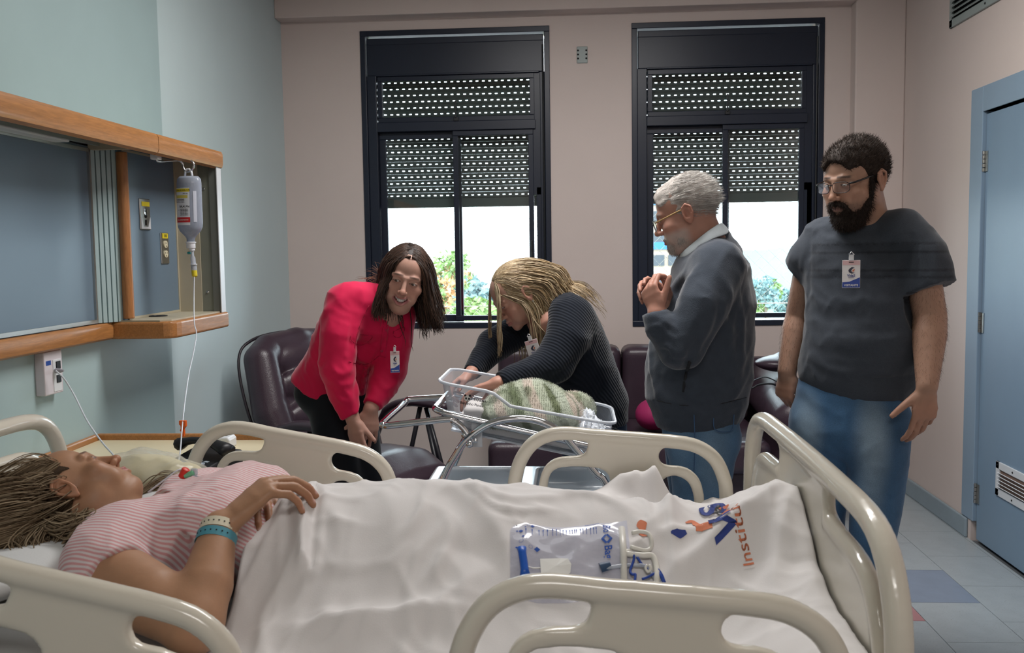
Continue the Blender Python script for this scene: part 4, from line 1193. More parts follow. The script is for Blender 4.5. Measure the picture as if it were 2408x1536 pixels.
# the two legs read as a shallow valley; the sheet is stretched up to the foot board
HZ -= .022 * np.exp(-((GY - 1.97) / .05) ** 2) * sstep(-.15, .1, GX) * (1 - sstep(.26, .38, GX))
HZ += (.855 - np.minimum(HZ, .855)) * sstep(.20, .43, GX) * .75
# the cloth bunched up against the far rail
bc = [(.09, 2.35, .075, .13, .10), (.20, 2.385, .10, .05, .045), (.12, 2.385, .055, .05, .03), (.0, 2.34, .03, .10, .07), (-.12, 2.31, .02, .12, .07)]
for cx, cy, a_, sx, sy in bc: HZ += a_ * np.exp(-((GX - cx) / sx) ** 2 - ((GY - cy) / sy) ** 2)
HZ += .03 * np.exp(-((GX + .62) / .05) ** 2 - ((GY - 2.05) / .06) ** 2)


def onsheet(px, py, lift=0.0):
    """Where the sight line through a photo pixel meets the sheet."""
    d = CR * ((px - 1204) / FPX) + CD * ((py - 768) / FPX) + CF
    for i in range(400):
        t = (1.25 + i * .004) / d[1]; x, y, z = d[0] * t, d[1] * t, CAM_H + d[2] * t
        i0 = int((x - gx[0]) / SN); j0 = int((y - gy[0]) / SN)
        if 0 <= i0 < len(gx) and 0 <= j0 < len(gy) and z <= HZ[i0, j0] + lift: return Vector((x, y, float(HZ[i0, j0]) + lift))
    t = 1.7 / d[1]; return Vector((d[0] * t, 1.7, CAM_H + d[2] * t))


def sheet_z(x, y):
    i0 = np.clip((x - gx[0]) / SN, 0, len(gx) - 1.001); j0 = np.clip((y - gy[0]) / SN, 0, len(gy) - 1.001)
    a, c = int(i0), int(j0); u, v = i0 - a, j0 - c
    return float(HZ[a, c] * (1 - u) * (1 - v) + HZ[a + 1, c] * u * (1 - v) + HZ[a, c + 1] * (1 - u) * v + HZ[a + 1, c + 1] * u * v)


def sfold(pts, width, amp, sharp=1.0):
    """A ridge along a photo polyline, steep on one side like stretched cloth."""
    global HZ
    P = catmull([Vector(onsheet(*p)) for p in pts], 6) if len(pts) > 2 else [onsheet(*p) for p in pts]
    best = np.zeros_like(HZ); m = len(P) - 1
    for i in range(m):
        ax, ay = P[i].x, P[i].y; vx, vy = P[i + 1].x - ax, P[i + 1].y - ay; L2 = vx * vx + vy * vy + 1e-9
        t = np.clip(((GX - ax) * vx + (GY - ay) * vy) / L2, 0, 1)
        dx, dy = GX - ax - t * vx, GY - ay - t * vy; d = np.sqrt(dx * dx + dy * dy)
        side = np.sign(vx * dy - vy * dx); w = np.where(side > 0, width, width * sharp)
        tt = (i + t) / m; e = np.exp(-np.abs(d / w) ** 1.5) * np.sin(np.pi * np.clip(.08 + .86 * tt, 0, 1)) ** .6
        best = np.maximum(best, e)
    HZ = HZ + amp * best


sfold([(1848, 1146), (1790, 1180), (1726, 1250), (1640, 1262), (1545, 1272)], .030, .022, .45)
sfold([(1856, 1154), (1770, 1210), (1690, 1280), (1560, 1378)], .034, .026, .5)
sfold([(1868, 1160), (1838, 1262), (1812, 1400)], .032, .022, .6)
sfold([(1900, 1230), (1905, 1330), (1930, 1420)], .025, .015)
sfold([(1780, 1150), (1660, 1185), (1560, 1215), (1450, 1205)], .03, .014, .5)
sfold([(1307, 1165), (1400, 1178), (1506, 1216)], .022, .014, .6)
sfold([(1100, 1159), (1178, 1206), (1299, 1208)], .014, .010, .5)
sfold([(1090, 1150), (1195, 1180), (1330, 1175)], .02, .012, .6)
sfold([(1040, 1140), (1130, 1200), (1190, 1300), (1196, 1400)], .03, .014, .7)
sfold([(700, 1160), (640, 1260), (560, 1420)], .018, .014, .6)
sfold([(720, 1160), (700, 1290), (620, 1460)], .025, .012, .6)
sfold([(760, 1165), (800, 1290), (760, 1450)], .03, .010)
sfold([(600, 1270), (560, 1350), (530, 1470)], .016, .012)
sfold([(1100, 1440), (900, 1470), (700, 1500)], .02, .012, .6)
sfold([(1140, 1350), (1010, 1430), (800, 1470), (640, 1490)], .035, .014, .6)
sfold([(900, 1160), (930, 1260), (900, 1380)], .035, .008)
sfold([(1200, 1360), (1120, 1300), (1040, 1290)], .03, -.008)
sfold([(1480, 1140), (1540, 1110), (1590, 1085)], .018, .018, .6)
for i, a in enumerate(np.linspace(0, 2.6, 7)):
    c0 = (705, 1140); sfold([c0, (705 + 34 * math.cos(a), 1140 + 22 * math.sin(a)), (705 + 62 * math.cos(a + .2), 1140 + 40 * math.sin(a + .2))], .008, .009)
rg = np.random.default_rng(5)
for i in range(16):
    x = rg.uniform(620, 1150); y = rg.uniform(1190, 1450); a = rg.uniform(1.7, 2.5); l = rg.uniform(50, 130)
    sfold([(x, y), (x + l * math.cos(a) * .5, y + l * math.sin(a) * .5 + 6), (x + l * math.cos(a), y + l * math.sin(a))], rg.uniform(.010, .022), rg.uniform(.003, .006), .6)
rw = np.random.default_rng(77)
for f_, am, ax_ in ((34, .0060, (1, .55)), (52, .0045, (.8, -.6)), (80, .0026, (.5, 1))):
    for i in range(3):
        v = norm(np.array(ax_) + rw.normal(size=2) * .35) * f_ * rw.uniform(.7, 1.4); w_ = rw.normal(size=2) * f_ * .3; p_ = rw.uniform(0, 6.28, 3)
        q_ = GX * v[0] + GY * v[1] + 1.8 * np.sin(GX * w_[0] + GY * w_[1] + p_[0]) + .5 * np.sin(GX * w_[1] * 2.1 - GY * w_[0] * 2.1 + p_[2])
        HZ += am * np.clip(np.sin(GX * w_[1] + GY * w_[0] + p_[1]) + .1, 0, 1) * ((1 - np.abs(np.sin(q_ * .5))) ** 2.4 - .2)
HZ += .0012 * np.sin(GX * 60 + 3 * np.sin(GY * 20)) * np.sin(GY * 45 + 2 * np.sin(GX * 30))
# edges hang down over the mattress sides
HZs = HZ.copy()
e0 = np.clip((1.40 - GY) / .05, 0, 1); e1 = np.clip((GY - 2.395) / .035, 0, 1) * (1 - np.clip(np.exp(-((GX - .12) / .14) ** 2) * 1.3, 0, 1))
HZs -= .12 * e0 ** 1.5 + .10 * e1 ** 1.5
hem = -.665 + .018 * np.sin(GY * 9) + .012 * np.sin(GY * 23 + 1) + .05 * np.clip((GY - 1.95) / .2, 0, 1) + .065 * np.exp(-((GY - 1.86) / .11) ** 2)
vs = np.stack([np.maximum(GX, hem - .01 * (hem - GX)) if False else GX, GY, HZs], -1)
# the head end of the sheet is pulled into the line of the hem
sc = np.clip((GX - gx[0]) / (gx[-1] - gx[0]), 0, 1)
vs[..., 0] = hem + (gx[-1] - hem) * sc
ii = (vs[..., 0] - gx[0]) / SN
for j in range(len(gy)): vs[:, j, 2] = np.interp(vs[:, j, 0], gx, HZs[:, j])
n0, n1 = GX.shape
idx = np.arange(n0 * n1).reshape(n0, n1)
q = np.stack([idx[:-1, :-1], idx[1:, :-1], idx[1:, 1:], idx[:-1, 1:]], -1).reshape(-1, 4)
me = bpy.data.meshes.new('bed_sheet'); me.from_pydata(vs.reshape(-1, 3).tolist(), [], q.tolist()); me.materials.append(m_sheetc)
so = link('bed_sheet', me, None, smooth=True, solid=.003); tag(so, 'creased white top sheet with a printed logo, covering the patient up to the waist', 'bed sheet')


def on_cloth(o, mtx, lift=.0022):
    """Lay a flat print on the sheet."""
    for v in o.data.vertices:
        p = mtx @ v.co; v.co = Vector((p.x, p.y, sheet_z(p.x, p.y) + lift + .0002 * v.co.z))


m_logo = mat('logo_blue', (44, 62, 132), .75); m_logo_o = mat('logo_orange', (206, 122, 88), .75)


def sheet_text(txt, size, px, py, m, bold=.0, rot=0, lift=.0055, name='printed_word'):
    p = onsheet(px, py)
    o = text_mesh(txt, size, Matrix.Identity(4), m, name, None, bold=bold)
    import bmesh
    bm = bmesh.new(); bm.from_mesh(o.data); bmesh.ops.triangulate(bm, faces=bm.faces); bmesh.ops.subdivide_edges(bm, edges=[e for e in bm.edges if e.calc_length() > size * .25], cuts=2); bm.to_mesh(o.data); bm.free()
    M_ = Matrix.Translation((p.x, p.y, 0)) @ Matrix.Rotation(PI / 2 + rot, 4, 'Z')
    on_cloth(o, M_, lift); o.parent = so
    return o


sheet_text('Instituto M', .030, 1732, 1213, m_logo_o, .0002, .22)
sheet_text('V', .072, 1707, 1240, m_logo, .0008, .22)
sheet_text('i', .062, 1695, 1225, m_logo, .0006, .22)
sheet_text('da', .028, 1689, 1214, m_ink, .0004, .22)
sheet_text('S', .074, 1679, 1206, m_logo, .0015, .22)
sheet_text('R', .020, 1676, 1230, m_ink, 0, .22)
sheet_text('a', .026, 1668, 1200, m_logo, 0, .22)


def swoosh(pts, ws, m, name):
    P = catmull([onsheet(*p) for p in pts], 8); n = len(P); W = np.interp(np.linspace(0, 1, n), np.linspace(0, 1, len(ws)), ws)
    b = MB(); vs = []
    for i, p in enumerate(P):
        t = P[min(i + 1, n - 1)] - P[max(i - 1, 0)]; nn = Vector((-t.y, t.x, 0)).normalized() * W[i] / 2
        for s_ in (-1, -.33, .33, 1): v = p + nn * s_; vs.append((v.x, v.y, sheet_z(v.x, v.y) + .0032))
    o = b.add(vs, [(i * 4 + k, i * 4 + k + 1, i * 4 + k + 5, i * 4 + k + 4) for i in range(n - 1) for k in range(3)]).build(name, m, None); o.parent = so
    return o


swoosh([(1612, 1232), (1630, 1233), (1646, 1238), (1655, 1247), (1656, 1256)], [.003, .01, .022, .03, .032], m_logo_o, 'printed_arc')
swoosh([(1497, 1246), (1505, 1246), (1520, 1252)], [.004, .022, .012], m_logo_o, 'printed_arc')
swoosh([(1578, 1264), (1596, 1262), (1614, 1261)], [.004, .014, .006], m_logo, 'printed_arc')
swoosh([(1502, 1258), (1512, 1262), (1524, 1264)], [.004, .016, .008], m_logo_o, 'printed_arc')
# ------------------------------------------------------------------ people: shared sculpting
def norm(v): v = np.array(v, float); return v / np.linalg.norm(v)


def head_frame(pos, fwd, up):
    f = norm(fwd); u = norm(np.array(up, float) - f * np.dot(up, f)); r = np.cross(f, u)      # x = the person's right
    return Matrix(((r[0], f[0], u[0], pos[0]), (r[1], f[1], u[1], pos[1]), (r[2], f[2], u[2], pos[2]), (0, 0, 0, 1)))


def mirror(f): f(1); f(-1)



def head_geo(g, M, P):
    """A head with face, ears and neck sculpted in its own frame (x across, y forward, z up, metres)."""
    w = P.get('w', 1); fat = P.get('fat', 1); jaw = P.get('jaw', 1); smile = P.get('smile', 0); opn = P.get('open', 0); eye = P.get('eye', .8); nose = P.get('nose', 1); age = P.get('age', 0)
    sd = SDF((-.1, -.135, -.21), (.1, .135, .14), P.get('h', .0026))
    sd.ell((0, -.018, .033), (.0765 * w, .099, .088))
    sd.ell((0, .030, .045), (.062 * w, .053, .055), .02)
    sd.ell((0, .034, -.02), (.0605 * w, .055, .062), .02)
    sd.ell((0, .028, -.062), (.054 * jaw, .054, .050), .025)

    def jawside(s):
        sd.ell((s * .047 * jaw, .004, -.056), (.019, .032, .030), .02)
        sd.ell((s * .040 * fat, .056, -.030 + .004 * smile), (.024 * fat, .024, .022), .018)
        sd.ell((s * .036, .060, -.062), (.020 * fat, .022, .024), .02)
    mirror(jawside)
    sd.ell((0, .073, -.098), (.021 * jaw, .017, .016), .02)
    if fat > 1.05: sd.ell((0, .03, -.108), (.045, .045, .026), .03)
    for s in (1, -1):
        sd.chain([(s * .046, .071, .019), (s * .028, .083, .023), (s * .010, .087, .017)], [.008, .0085, .008], .012)
        sd.ell((s * .032, .098, .002), (.019, .0145, .0115), .012, op='cut')
        sd.ell((s * .0315, .0745, .001), (.0165, .0148, .0138), .004)
    # nose
    sd.cap((0, .086, .014), (0, .100 + .006 * nose, -.028), .0068, .0095, .009)
    sd.ell((0, .103 + .006 * nose, -.034), (.0115, .011, .0095), .007)
    for s in (1, -1):
        sd.ell((s * .0122, .097, -.037), (.0078, .0095, .0076), .005)
        sd.ell((s * .0062, .1035, -.045), (.0038, .0055, .0035), .002, op='cut')
    # mouth
    sd.ell((0, .071, -.066), (.029, .024, .022), .016)
    cx = .0235 * (1 + .24 * smile); cz = -.0675 + .0085 * smile; cy = .0855 - .004 * smile
    gap = .0055 * opn
    sd.chain([(-cx, cy, cz), (-.010, .0955, -.0630 + gap * .4), (0, .0962, -.0642 + gap * .4), (.010, .0955, -.0630 + gap * .4), (cx, cy, cz)], [.0022, .0046, .0042, .0046, .0022], .003)
    sd.chain([(-cx, cy, cz - .001), (-.010, .0938, -.0735 - gap), (0, .0950, -.0748 - gap), (.010, .0938, -.0735 - gap), (cx, cy, cz - .001)], [.0022, .0052, .0058, .0052, .0022], .003)
    if opn: sd.chain([(-cx * .86, cy + .004, cz + .0005), (0, .0985, -.0690 - gap * .25), (cx * .86, cy + .004, cz + .0005)], [.0018, .0055 * opn + .001, .0018], .002, 'cut')
    else: sd.chain([(-cx, cy + .003, cz), (0, .1015, -.0690), (cx, cy + .003, cz)], [.0013, .0016, .0013], .0015, 'cut')
    for s in (1, -1):
        sd.fold([(s * .019, .097, -.037), (s * .029, .087, -.052), (s * (cx + .006), .081, cz - .004)], .004, -(.0012 + .0022 * smile + .001 * age))
        if eye > .05: sd.ell((s * .0315, .0895, .0008), (.0132, .0075, .0062 * eye), .0015, op='cut')
        else: sd.fold([(s * .019, .086, -.003), (s * .031, .0895, -.0055), (s * .044, .083, -.002)], .0018, -.002)
        sd.fold([(s * .019, .087, .0085), (s * .032, .0885, .0115), (s * .046, .080, .007)], .0022, -.0018)
        sd.fold([(s * .020, .085, -.010), (s * .031, .086, -.0155), (s * .042, .080, -.011)], .003, -.0010 - .0012 * age)
    if age:
        for z in (.045, .056, .066): sd.fold([(-.035, .075, z), (0, .086, z + .003), (.035, .075, z)], .0025, -.0009)
    # ears
    for s in (1, -1):
        ex = .0755 * w
        sd.ell((s * (ex + .006), -.014, -.006), (.0065, .0185, .031), .005, ((.93, -.36 * s, 0), (.36 * s, .93, .12), (0, -.12, .99)))
        sd.chain([(s * (ex + .007), .002, -.004), (s * (ex + .009), .000, .016), (s * (ex + .012), -.014, .025), (s * (ex + .014), -.028, .014), (s * (ex + .013), -.029, -.006), (s * (ex + .009), -.02, -.026), (s * (ex + .006), -.012, -.036)], [.003, .0036, .0038, .0038, .0036, .004, .0055], .003)
        sd.ell((s * (ex + .0125), -.011, -.005), (.0055, .0095, .0145), .003, op='cut')
        sd.ell((s * (ex + .010), .001, -.008), (.004, .0035, .005), .002)
    nk = P.get('neck', .055)
    nb = P.get('neck_to', (0, -.05, -.20))
    sd.chain([(0, -.025, -.045), tuple((np.array((0, -.025, -.045)) + np.array(nb)) / 2 + np.array((0, .004, 0))), nb], [nk, nk * .98, nk * 1.08], .022)
    if P.get('neck_cords'):
        for s in (1, -1): sd.fold([(s * .05, -.02, -.07), (s * .03, .005, -.13), (s * .012, .01, -.19)], .008, .004)
    V, F = sd.poly()
    skin = np.array(P['skin']); col = np.tile(skin, (len(V), 1))
    x, y, z = V.T; ax = np.abs(x)

    def W(c, r, soft=.35):
        d = np.sqrt(((ax - c[0]) / r[0]) ** 2 + ((y - c[1]) / r[1]) ** 2 + ((z - c[2]) / r[2]) ** 2); return 1 - sstep(1 - soft, 1 + soft, d)
    red = skin * np.array((1.02, .80, .76))
    col = blend(col, .45 * W((.038, .07, -.03), (.03, .04, .025), .6), red); col = blend(col, .45 * W((0, .11, -.034), (.016, .02, .014), .5), red)
    col = blend(col, .45 * W((.085, -.012, -.006), (.02, .03, .04), .3), red); col = blend(col, .35 * W((.031, .085, -.008), (.02, .02, .012), .5), skin * np.array((.72, .62, .64)))
    lip = np.array(P.get('lip', skin * np.array((.86, .55, .55))))
    front = sstep(.083, .088, y)
    lu = 1 - sstep(.0052, .0078, np.abs(z - (-.0690 + (cz + .0690) * (ax / cx) ** 2) + .0008) / (1 + .75 * opn))
    lm = front * lu * (1 - sstep(cx * .92, cx * 1.08, ax)); col = blend(col, lm * .9, lip)
    if opn: col = blend(col, (1 - sstep(.0015, .0042 + .002 * opn, np.abs(z - (-.0690 - gap * .25 + (cz + .0690 + gap * .25) * (ax / cx) ** 2)))) * (1 - sstep(cx * .8, cx * .9, ax)) * sstep(.06, .07, y) * (1 - sstep(.0925, .0965, y)), (.12, .03, .03))
    bz = .0255 - .10 * np.maximum(ax - .03, 0) + .05 * np.minimum(ax - .02, 0)
    br = (1 - sstep(.0022, .0048, np.abs(z - bz))) * sstep(.009, .014, ax) * (1 - sstep(.046, .054, ax)) * sstep(.05, .06, y)
    col = blend(col, br * P.get('brow_w', .8), P.get('brow', (.05, .035, .03)))
    lash = (1 - sstep(.4, 1.0, np.abs(np.sqrt(((ax - .0315) / .0138) ** 2 + ((z - .0008) / (.0062 * max(eye, .12) + .0012)) ** 2) - 1) / .28)) * sstep(.078, .082, y)
    lash = lash * np.where(z > -.0015, 1, .35); col = blend(col, lash * P.get('lash', .75), (.035, .025, .022))
    if eye <= .05: col = blend(col, (1 - sstep(.0008, .0026, np.abs(z + .0052 - .06 * np.abs(ax - .031)))) * sstep(.016, .019, ax) * (1 - sstep(.044, .047, ax)) * sstep(.078, .082, y) * .85, (.03, .02, .02))
    for fn in P.get('paint', []): col = fn(col, x, y, z)
    g.add(V, F, col, 0, M)
    # eyes
    if eye > .05:
        gz = norm(P.get('gaze', (0, 1, 0)))
        for s in (1, -1):
            mb = MB(); mb.lathe([(.0123 * math.sin(a * PI / 14), .0123 * math.cos(a * PI / 14)) for a in range(1, 15)], (0, 0, 0), 20)
            EV = np.array([tuple(v) for v in mb.v]); m = norm(np.cross((0, 0, 1), gz)) if abs(gz[2]) < .99 else np.array((1, 0, 0)); n = np.cross(gz, m)
            EV = EV @ np.stack([m, n, gz]); ang = np.arccos(np.clip((EV @ gz) / .0123, -1, 1))
            ec = np.tile(np.array((.70, .68, .66)), (len(EV), 1)); ec = blend(ec, 1 - sstep(.44, .52, ang), P.get('iris', (.07, .04, .025))); ec = blend(ec, 1 - sstep(.18, .24, ang), (.008, .008, .008))
            g.add(EV + np.array((s * .0315, .0762, .0008)), mb.f, ec, 1, M)
    if opn > .4:   # upper row of teeth, each tooth its own little block
        mb = MB()
        for i in range(8):
            t = (i - 3.5) / 3.5; xx = t * cx * .70; yy = .0918 - .0125 * t * t; zt = -.0650 + (cz + .0690) * t * t * .62 + .001; hh = .0095 - .0022 * abs(t)
            wd = cx * .70 / 7.0
            mb.box(xx - wd * .96, xx + wd * .96, yy - .003, yy + .0012, zt - hh, zt + .002)
        g.mb(mb, (.78, .75, .70), 1); Vt = g.V[-1]; m = np.array(M); g.V[-1] = Vt @ m[:3, :3].T + m[:3, 3]
    return sd


def tufts(g, V, N, n, length, rad, lean, col, seed, mi=0, M=None, var=.25, jitter=.35, seg=3):
    """Short tapering hairs on given points: lean = direction they are combed towards (array or vector)."""
    rg = np.random.default_rng(seed); ids = rg.choice(len(V), n, replace=len(V) < n)
    P = V[ids]; Nn = N[ids]; L_ = np.broadcast_to(np.array(lean, float), V.shape)[ids] if np.ndim(lean) == 1 else lean[ids]
    D = Nn * .55 + L_ + rg.normal(size=P.shape) * jitter; D /= np.linalg.norm(D, axis=1)[:, None]
    ln = length * rg.uniform(.6, 1.3, n); U = np.cross(D, rg.normal(size=P.shape)); U /= np.linalg.norm(U, axis=1)[:, None]; Wv = np.cross(D, U)
    down = L_ * .6 + np.array((0, 0, -.0))
    Vs = []; k = 3
    for s in range(seg + 1):
        t = s / seg; c = P + D * (ln * t)[:, None] + down * (ln * t * t * .45)[:, None]; r = rad * (1 - .85 * t)
        for j in range(k): a = 2 * PI * j / k; Vs.append(c + (U * math.cos(a) + Wv * math.sin(a)) * r)
    Vs = np.stack(Vs, 1); m = Vs.shape[1]
    F = []
    base = np.array([[s * k + j, s * k + (j + 1) % k, (s + 1) * k + (j + 1) % k, (s + 1) * k + j] for s in range(seg) for j in range(k)])
    F = (np.arange(n)[:, None, None] * m + base[None]).reshape(-1, 4)
    cc = np.array(col)[None] * rg.uniform(1 - var, 1 + var, (n, 1)) if np.ndim(col) == 1 else np.array(col)[rg.integers(0, len(col), n)] * rg.uniform(1 - var, 1 + var, (n, 1))
    g.add(Vs.reshape(-1, 3), F, np.repeat(cc, m, 0), mi, M)


def vert_normals(V, F):
    F = np.array(F); n = np.cross(V[F[:, 2]] - V[F[:, 0]], V[F[:, 3]] - V[F[:, 1]]); N = np.zeros_like(V)
    for i in range(4): np.add.at(N, F[:, i], n)
    N /= np.linalg.norm(N, axis=1)[:, None] + 1e-9; return N


def strands(g, roots, dirs, steps, step, grav, colliders, cols, seed, rad=.0018, stiff=.80, M=None, curl=0., lens=None, mi=0, k=4, pull=None):
    """Long hair: every strand falls from its root under gravity and slides off the colliders (ellipsoids: centre, radii)."""
    rg = np.random.default_rng(seed); n = len(roots); P = np.array(roots, float); D = np.array(dirs, float); D /= np.linalg.norm(D, axis=1)[:, None]
    path = [P.copy()]; grav = np.array(grav, float); ph = rg.uniform(0, 6.28, n)
    lens = np.ones(n) if lens is None else lens
    for s in range(steps):
        D = D * stiff + grav * (1 - stiff) + (0 if pull is None else pull(P, s / steps) * (1 - stiff))
        D /= np.linalg.norm(D, axis=1)[:, None]; Q = P + D * (step * lens)[:, None]
        for c, r in colliders:
            q = (Q - np.array(c)) / np.array(r); m = np.linalg.norm(q, axis=1); ins = m < 1
            Q = np.where(ins[:, None], np.array(c) + q / np.maximum(m, 1e-6)[:, None] * np.array(r), Q)
        D = Q - P; D /= np.linalg.norm(D, axis=1)[:, None] + 1e-9; P = Q
        o = curl * s / steps * np.sin(s * .55 + ph)
        path.append(P + np.c_[o, o * .6, o * 0])
    path = np.stack(path, 1); T = np.gradient(path, axis=1); T /= np.linalg.norm(T, axis=2)[..., None] + 1e-9
    ref = rg.normal(size=(n, 1, 3)); U = np.cross(T, ref); U /= np.linalg.norm(U, axis=2)[..., None] + 1e-9; Wv = np.cross(T, U)
    t = np.linspace(0, 1, path.shape[1]); r = rad * (1 - .75 * t ** 2.2)
    rings = np.stack([path + (U * math.cos(2 * PI * j / k) + Wv * math.sin(2 * PI * j / k)) * r[None, :, None] for j in range(k)], 2)
    S_ = path.shape[1]
    base = np.array([[s * k + j, s * k + (j + 1) % k, (s + 1) * k + (j + 1) % k, (s + 1) * k + j] for s in range(S_ - 1) for j in range(k)])
    F = (np.arange(n)[:, None, None] * (S_ * k) + base[None]).reshape(-1, 4)
    cc = np.array(cols)[rg.integers(0, len(cols), n)] * rg.uniform(.8, 1.2, (n, 1))
    g.add(rings.reshape(-1, 3), F, np.repeat(cc, S_ * k, 0), mi, M)


FING = ((.030, .088, (.043, .026, .022), .0088), (.0105, .094, (.047, .029, .023), .0090), (-.0105, .089, (.043, .028, .022), .0086), (-.030, .078, (.034, .021, .020), .0076))


def hand(sd, W, fdir, pdir, right, curl=.25, spread=.05, sc=1.0, thumb=(.62, .72, .22), tcurl=.25, curls=None, k=.004, paint=None):
    """A hand at the wrist W: fingers run along fdir, the palm faces pdir."""
    f = norm(fdir); p = norm(np.array(pdir, float) - f * np.dot(pdir, f)); t = np.cross(f, p) * (1 if right else -1)
    B = np.stack([t, f, p]); W = np.array(W, float)
    X = lambda a, b_, c: W + (np.array((a, b_, c)) * sc) @ B
    sd.loft([(X(0, -.012, 0), .027 * sc, .020 * sc), (X(.001, .025, 0), .034 * sc, .0185 * sc), (X(.001, .060, -.001), .0415 * sc, .0150 * sc), (X(0, .086, -.001), .0405 * sc, .0120 * sc)], t, .01)
    sd.ell(X(.024, .035, .010), (.017 * sc,) * 3, .012)
    for i, (a, b_, ls, r) in enumerate(FING):
        cu = curls[i] if curls is not None else curl
        cu = cu if hasattr(cu, '__len__') else (cu * .9, cu * 1.2, cu * .8)
        ang = 0; d0 = math.tan(spread * (1.5 - i)); P = X(a, b_, -.001); pts = [X(a * .9, b_ - .03, -.001), P]; rs = [r * 1.02 * sc, r * 1.08 * sc]
        for j, l in enumerate(ls):
            ang += cu[j]; d = norm(np.array((d0 * math.cos(ang), math.cos(ang), math.sin(ang)))); P = P + (d * l * sc) @ B; pts.append(P); rs.append(r * (.98, .90, .76)[j] * sc)
        sd.chain(pts, rs, k)
        if paint is not None: paint.append((pts[-1] - p * r * .6 * sc, r * .8 * sc))
    P = X(.020, .020, .006); d = norm(thumb); pts = [P]; rs = [.0135 * sc]
    for j, l in enumerate((.040, .032, .025)):
        P = P + (d * l * sc) @ B; pts.append(P); rs.append((.0118, .0102, .0085)[j] * sc)
        d = norm(d + np.array((-.45, .25, .25)) * tcurl)
    sd.chain(pts, rs, .007)
    if paint is not None: paint.append((pts[-1], .008 * sc))


m_skin = mat('skin', vcol=True, rough=.5, sss=.12, var=.05, scale=40, bump=.08, bscale=260, spec=.4)
m_eye = mat('eye', vcol=True, rough=.12, var=0, spec=.6)
m_hair = mat('hair', vcol=True, rough=.5, var=.12, scale=60, spec=.3)
m_shortfur = mat('short_hair', vcol=True, rough=.7, var=.1, scale=60, spec=.25)


def fabric(name, col, rough=.85, bump=.2, bscale=420, var=.06, scale=8, hook=None, sheen=.2, **k): return mat(name, col, rough, bump=bump, bscale=bscale, var=var, scale=scale, hook=hook, sheen=sheen, spec=.25, **k)


def denim_hook(nt, out, vec, b):
    N, L = nt.nodes, nt.links
    n = N.new('ShaderNodeTexNoise'); n.inputs['Scale'].default_value = 5; n.inputs['Detail'].default_value = 8; L.new(vec, n.inputs['Vector'])
    r = N.new('ShaderNodeMapRange'); r.inputs[1].default_value = .35; r.inputs[2].default_value = .7; r.inputs[3].default_value = .8; r.inputs[4].default_value = 1.25; L.new(n.outputs['Fac'], r.inputs[0])
    f = N.new('ShaderNodeTexNoise'); f.inputs['Scale'].default_value = 700; L.new(vec, f.inputs['Vector'])
    r2 = N.new('ShaderNodeMapRange'); r2.inputs[1].default_value = .35; r2.inputs[2].default_value = .65; r2.inputs[3].default_value = .8; r2.inputs[4].default_value = 1.2; L.new(f.outputs['Fac'], r2.inputs[0])
    m1 = N.new('ShaderNodeMath'); m1.operation = 'MULTIPLY'; L.new(r.outputs[0], m1.inputs[0]); L.new(r2.outputs[0], m1.inputs[1])
    mx = N.new('ShaderNodeMix'); mx.data_type = 'RGBA'; mx.blend_type = 'MULTIPLY'; mx.inputs[0].default_value = 1; L.new(out, mx.inputs[6]); L.new(m1.outputs[0], mx.inputs[7]); return mx.outputs[2]


def cloth_obj(name, sd, m, parent, colfn=None):
    V, F = sd.poly(); g = Geo(); g.add(V, F, colfn(V) if colfn else (.8, .8, .8)); return g.build(name, m, parent)


def badge(name, label, top, right, up, w, h, m_clipcol=(220, 222, 226), lines=True):
    """A hanging visitor card: clip, strap, card with coloured print."""
    t = thing(name, label, 'badge', tuple(top), 'visitor badges')
    M = frame_mtx(top, right, up)
    def bx(x0, x1, y0, y1, z0, z1, nm, m, par=t, bev=0): return MB().box(x0, x1, y0, y1, z0, z1, mtx=M).build(nm, m, par, bevel=bev)
    bx(-w * .14, w * .14, -h * .02, h * .20, .002, .006, 'clip', mat('clip_plastic', m_clipcol, .3), bev=.001)
    MB().tube([M @ Vector((-w * .16, h * .19, .006)), M @ Vector((0, h * .30, .008)), M @ Vector((w * .16, h * .19, .006))], w * .035, 6).build('clip_ring', m_chrome, t, smooth=True)
    card = bx(-w / 2, w / 2, -h, 0, .001, .003, 'card', mat('card_white', (226, 222, 222), .35), bev=.0008)
    bx(-w * .48, w * .48, -h * .18, -h * .01, .003, .0034, 'pink_band', mat('card_pink', (216, 178, 180), .4), card)
    bx(-w * .14, w * .14, -h * .09, -h * .06, .0034, .0038, 'slot', m_gap, card)
    P = [(-w * .49, -h * .99), (w * .49, -h * .99), (w * .49, -h * .62), (w * .2, -h * .70), (-w * .1, -h * .78), (-w * .49, -h * .80)]
    MB().prism(P, lambda u, v, d: M @ Vector((u, v, d)), .003, .0035).build('blue_corner', mat('card_blue', (36, 66, 150), .4), card)
    text_batch([('VISITANTE', w * .165, M @ Matrix.Translation((0, -h * .91, .0036)), .0002)], m_paper, 'lettering', card)
    sw = [(-.05, -.30), (.02, -.25), (.12, -.27), (.05, -.31), (.0, -.37), (.03, -.44), (.12, -.46), (.02, -.49), (-.08, -.44), (-.1, -.36)]
    MB().prism([(a * w * 1.6, c * h) for a, c in sw], lambda u, v, d: M @ Vector((u, v, d)), .003, .0035).build('emblem', mat('card_emblem', (52, 52, 70), .5), card)
    MB().prism([(w * .06, -h * .36), (w * .2, -h * .32), (w * .16, -h * .40), (w * .08, -h * .43)], lambda u, v, d: M @ Vector((u, v, d)), .003, .0036).build('emblem_accent', m_logo_o, card)
    text_batch([('VidaS', w * .2, M @ Matrix.Translation((0, -h * .56, .0034)), .0002), ('Instituto', w * .09, M @ Matrix.Translation((0, -h * .63, .0034)), 0)], m_logo, 'lettering', card)
    return t


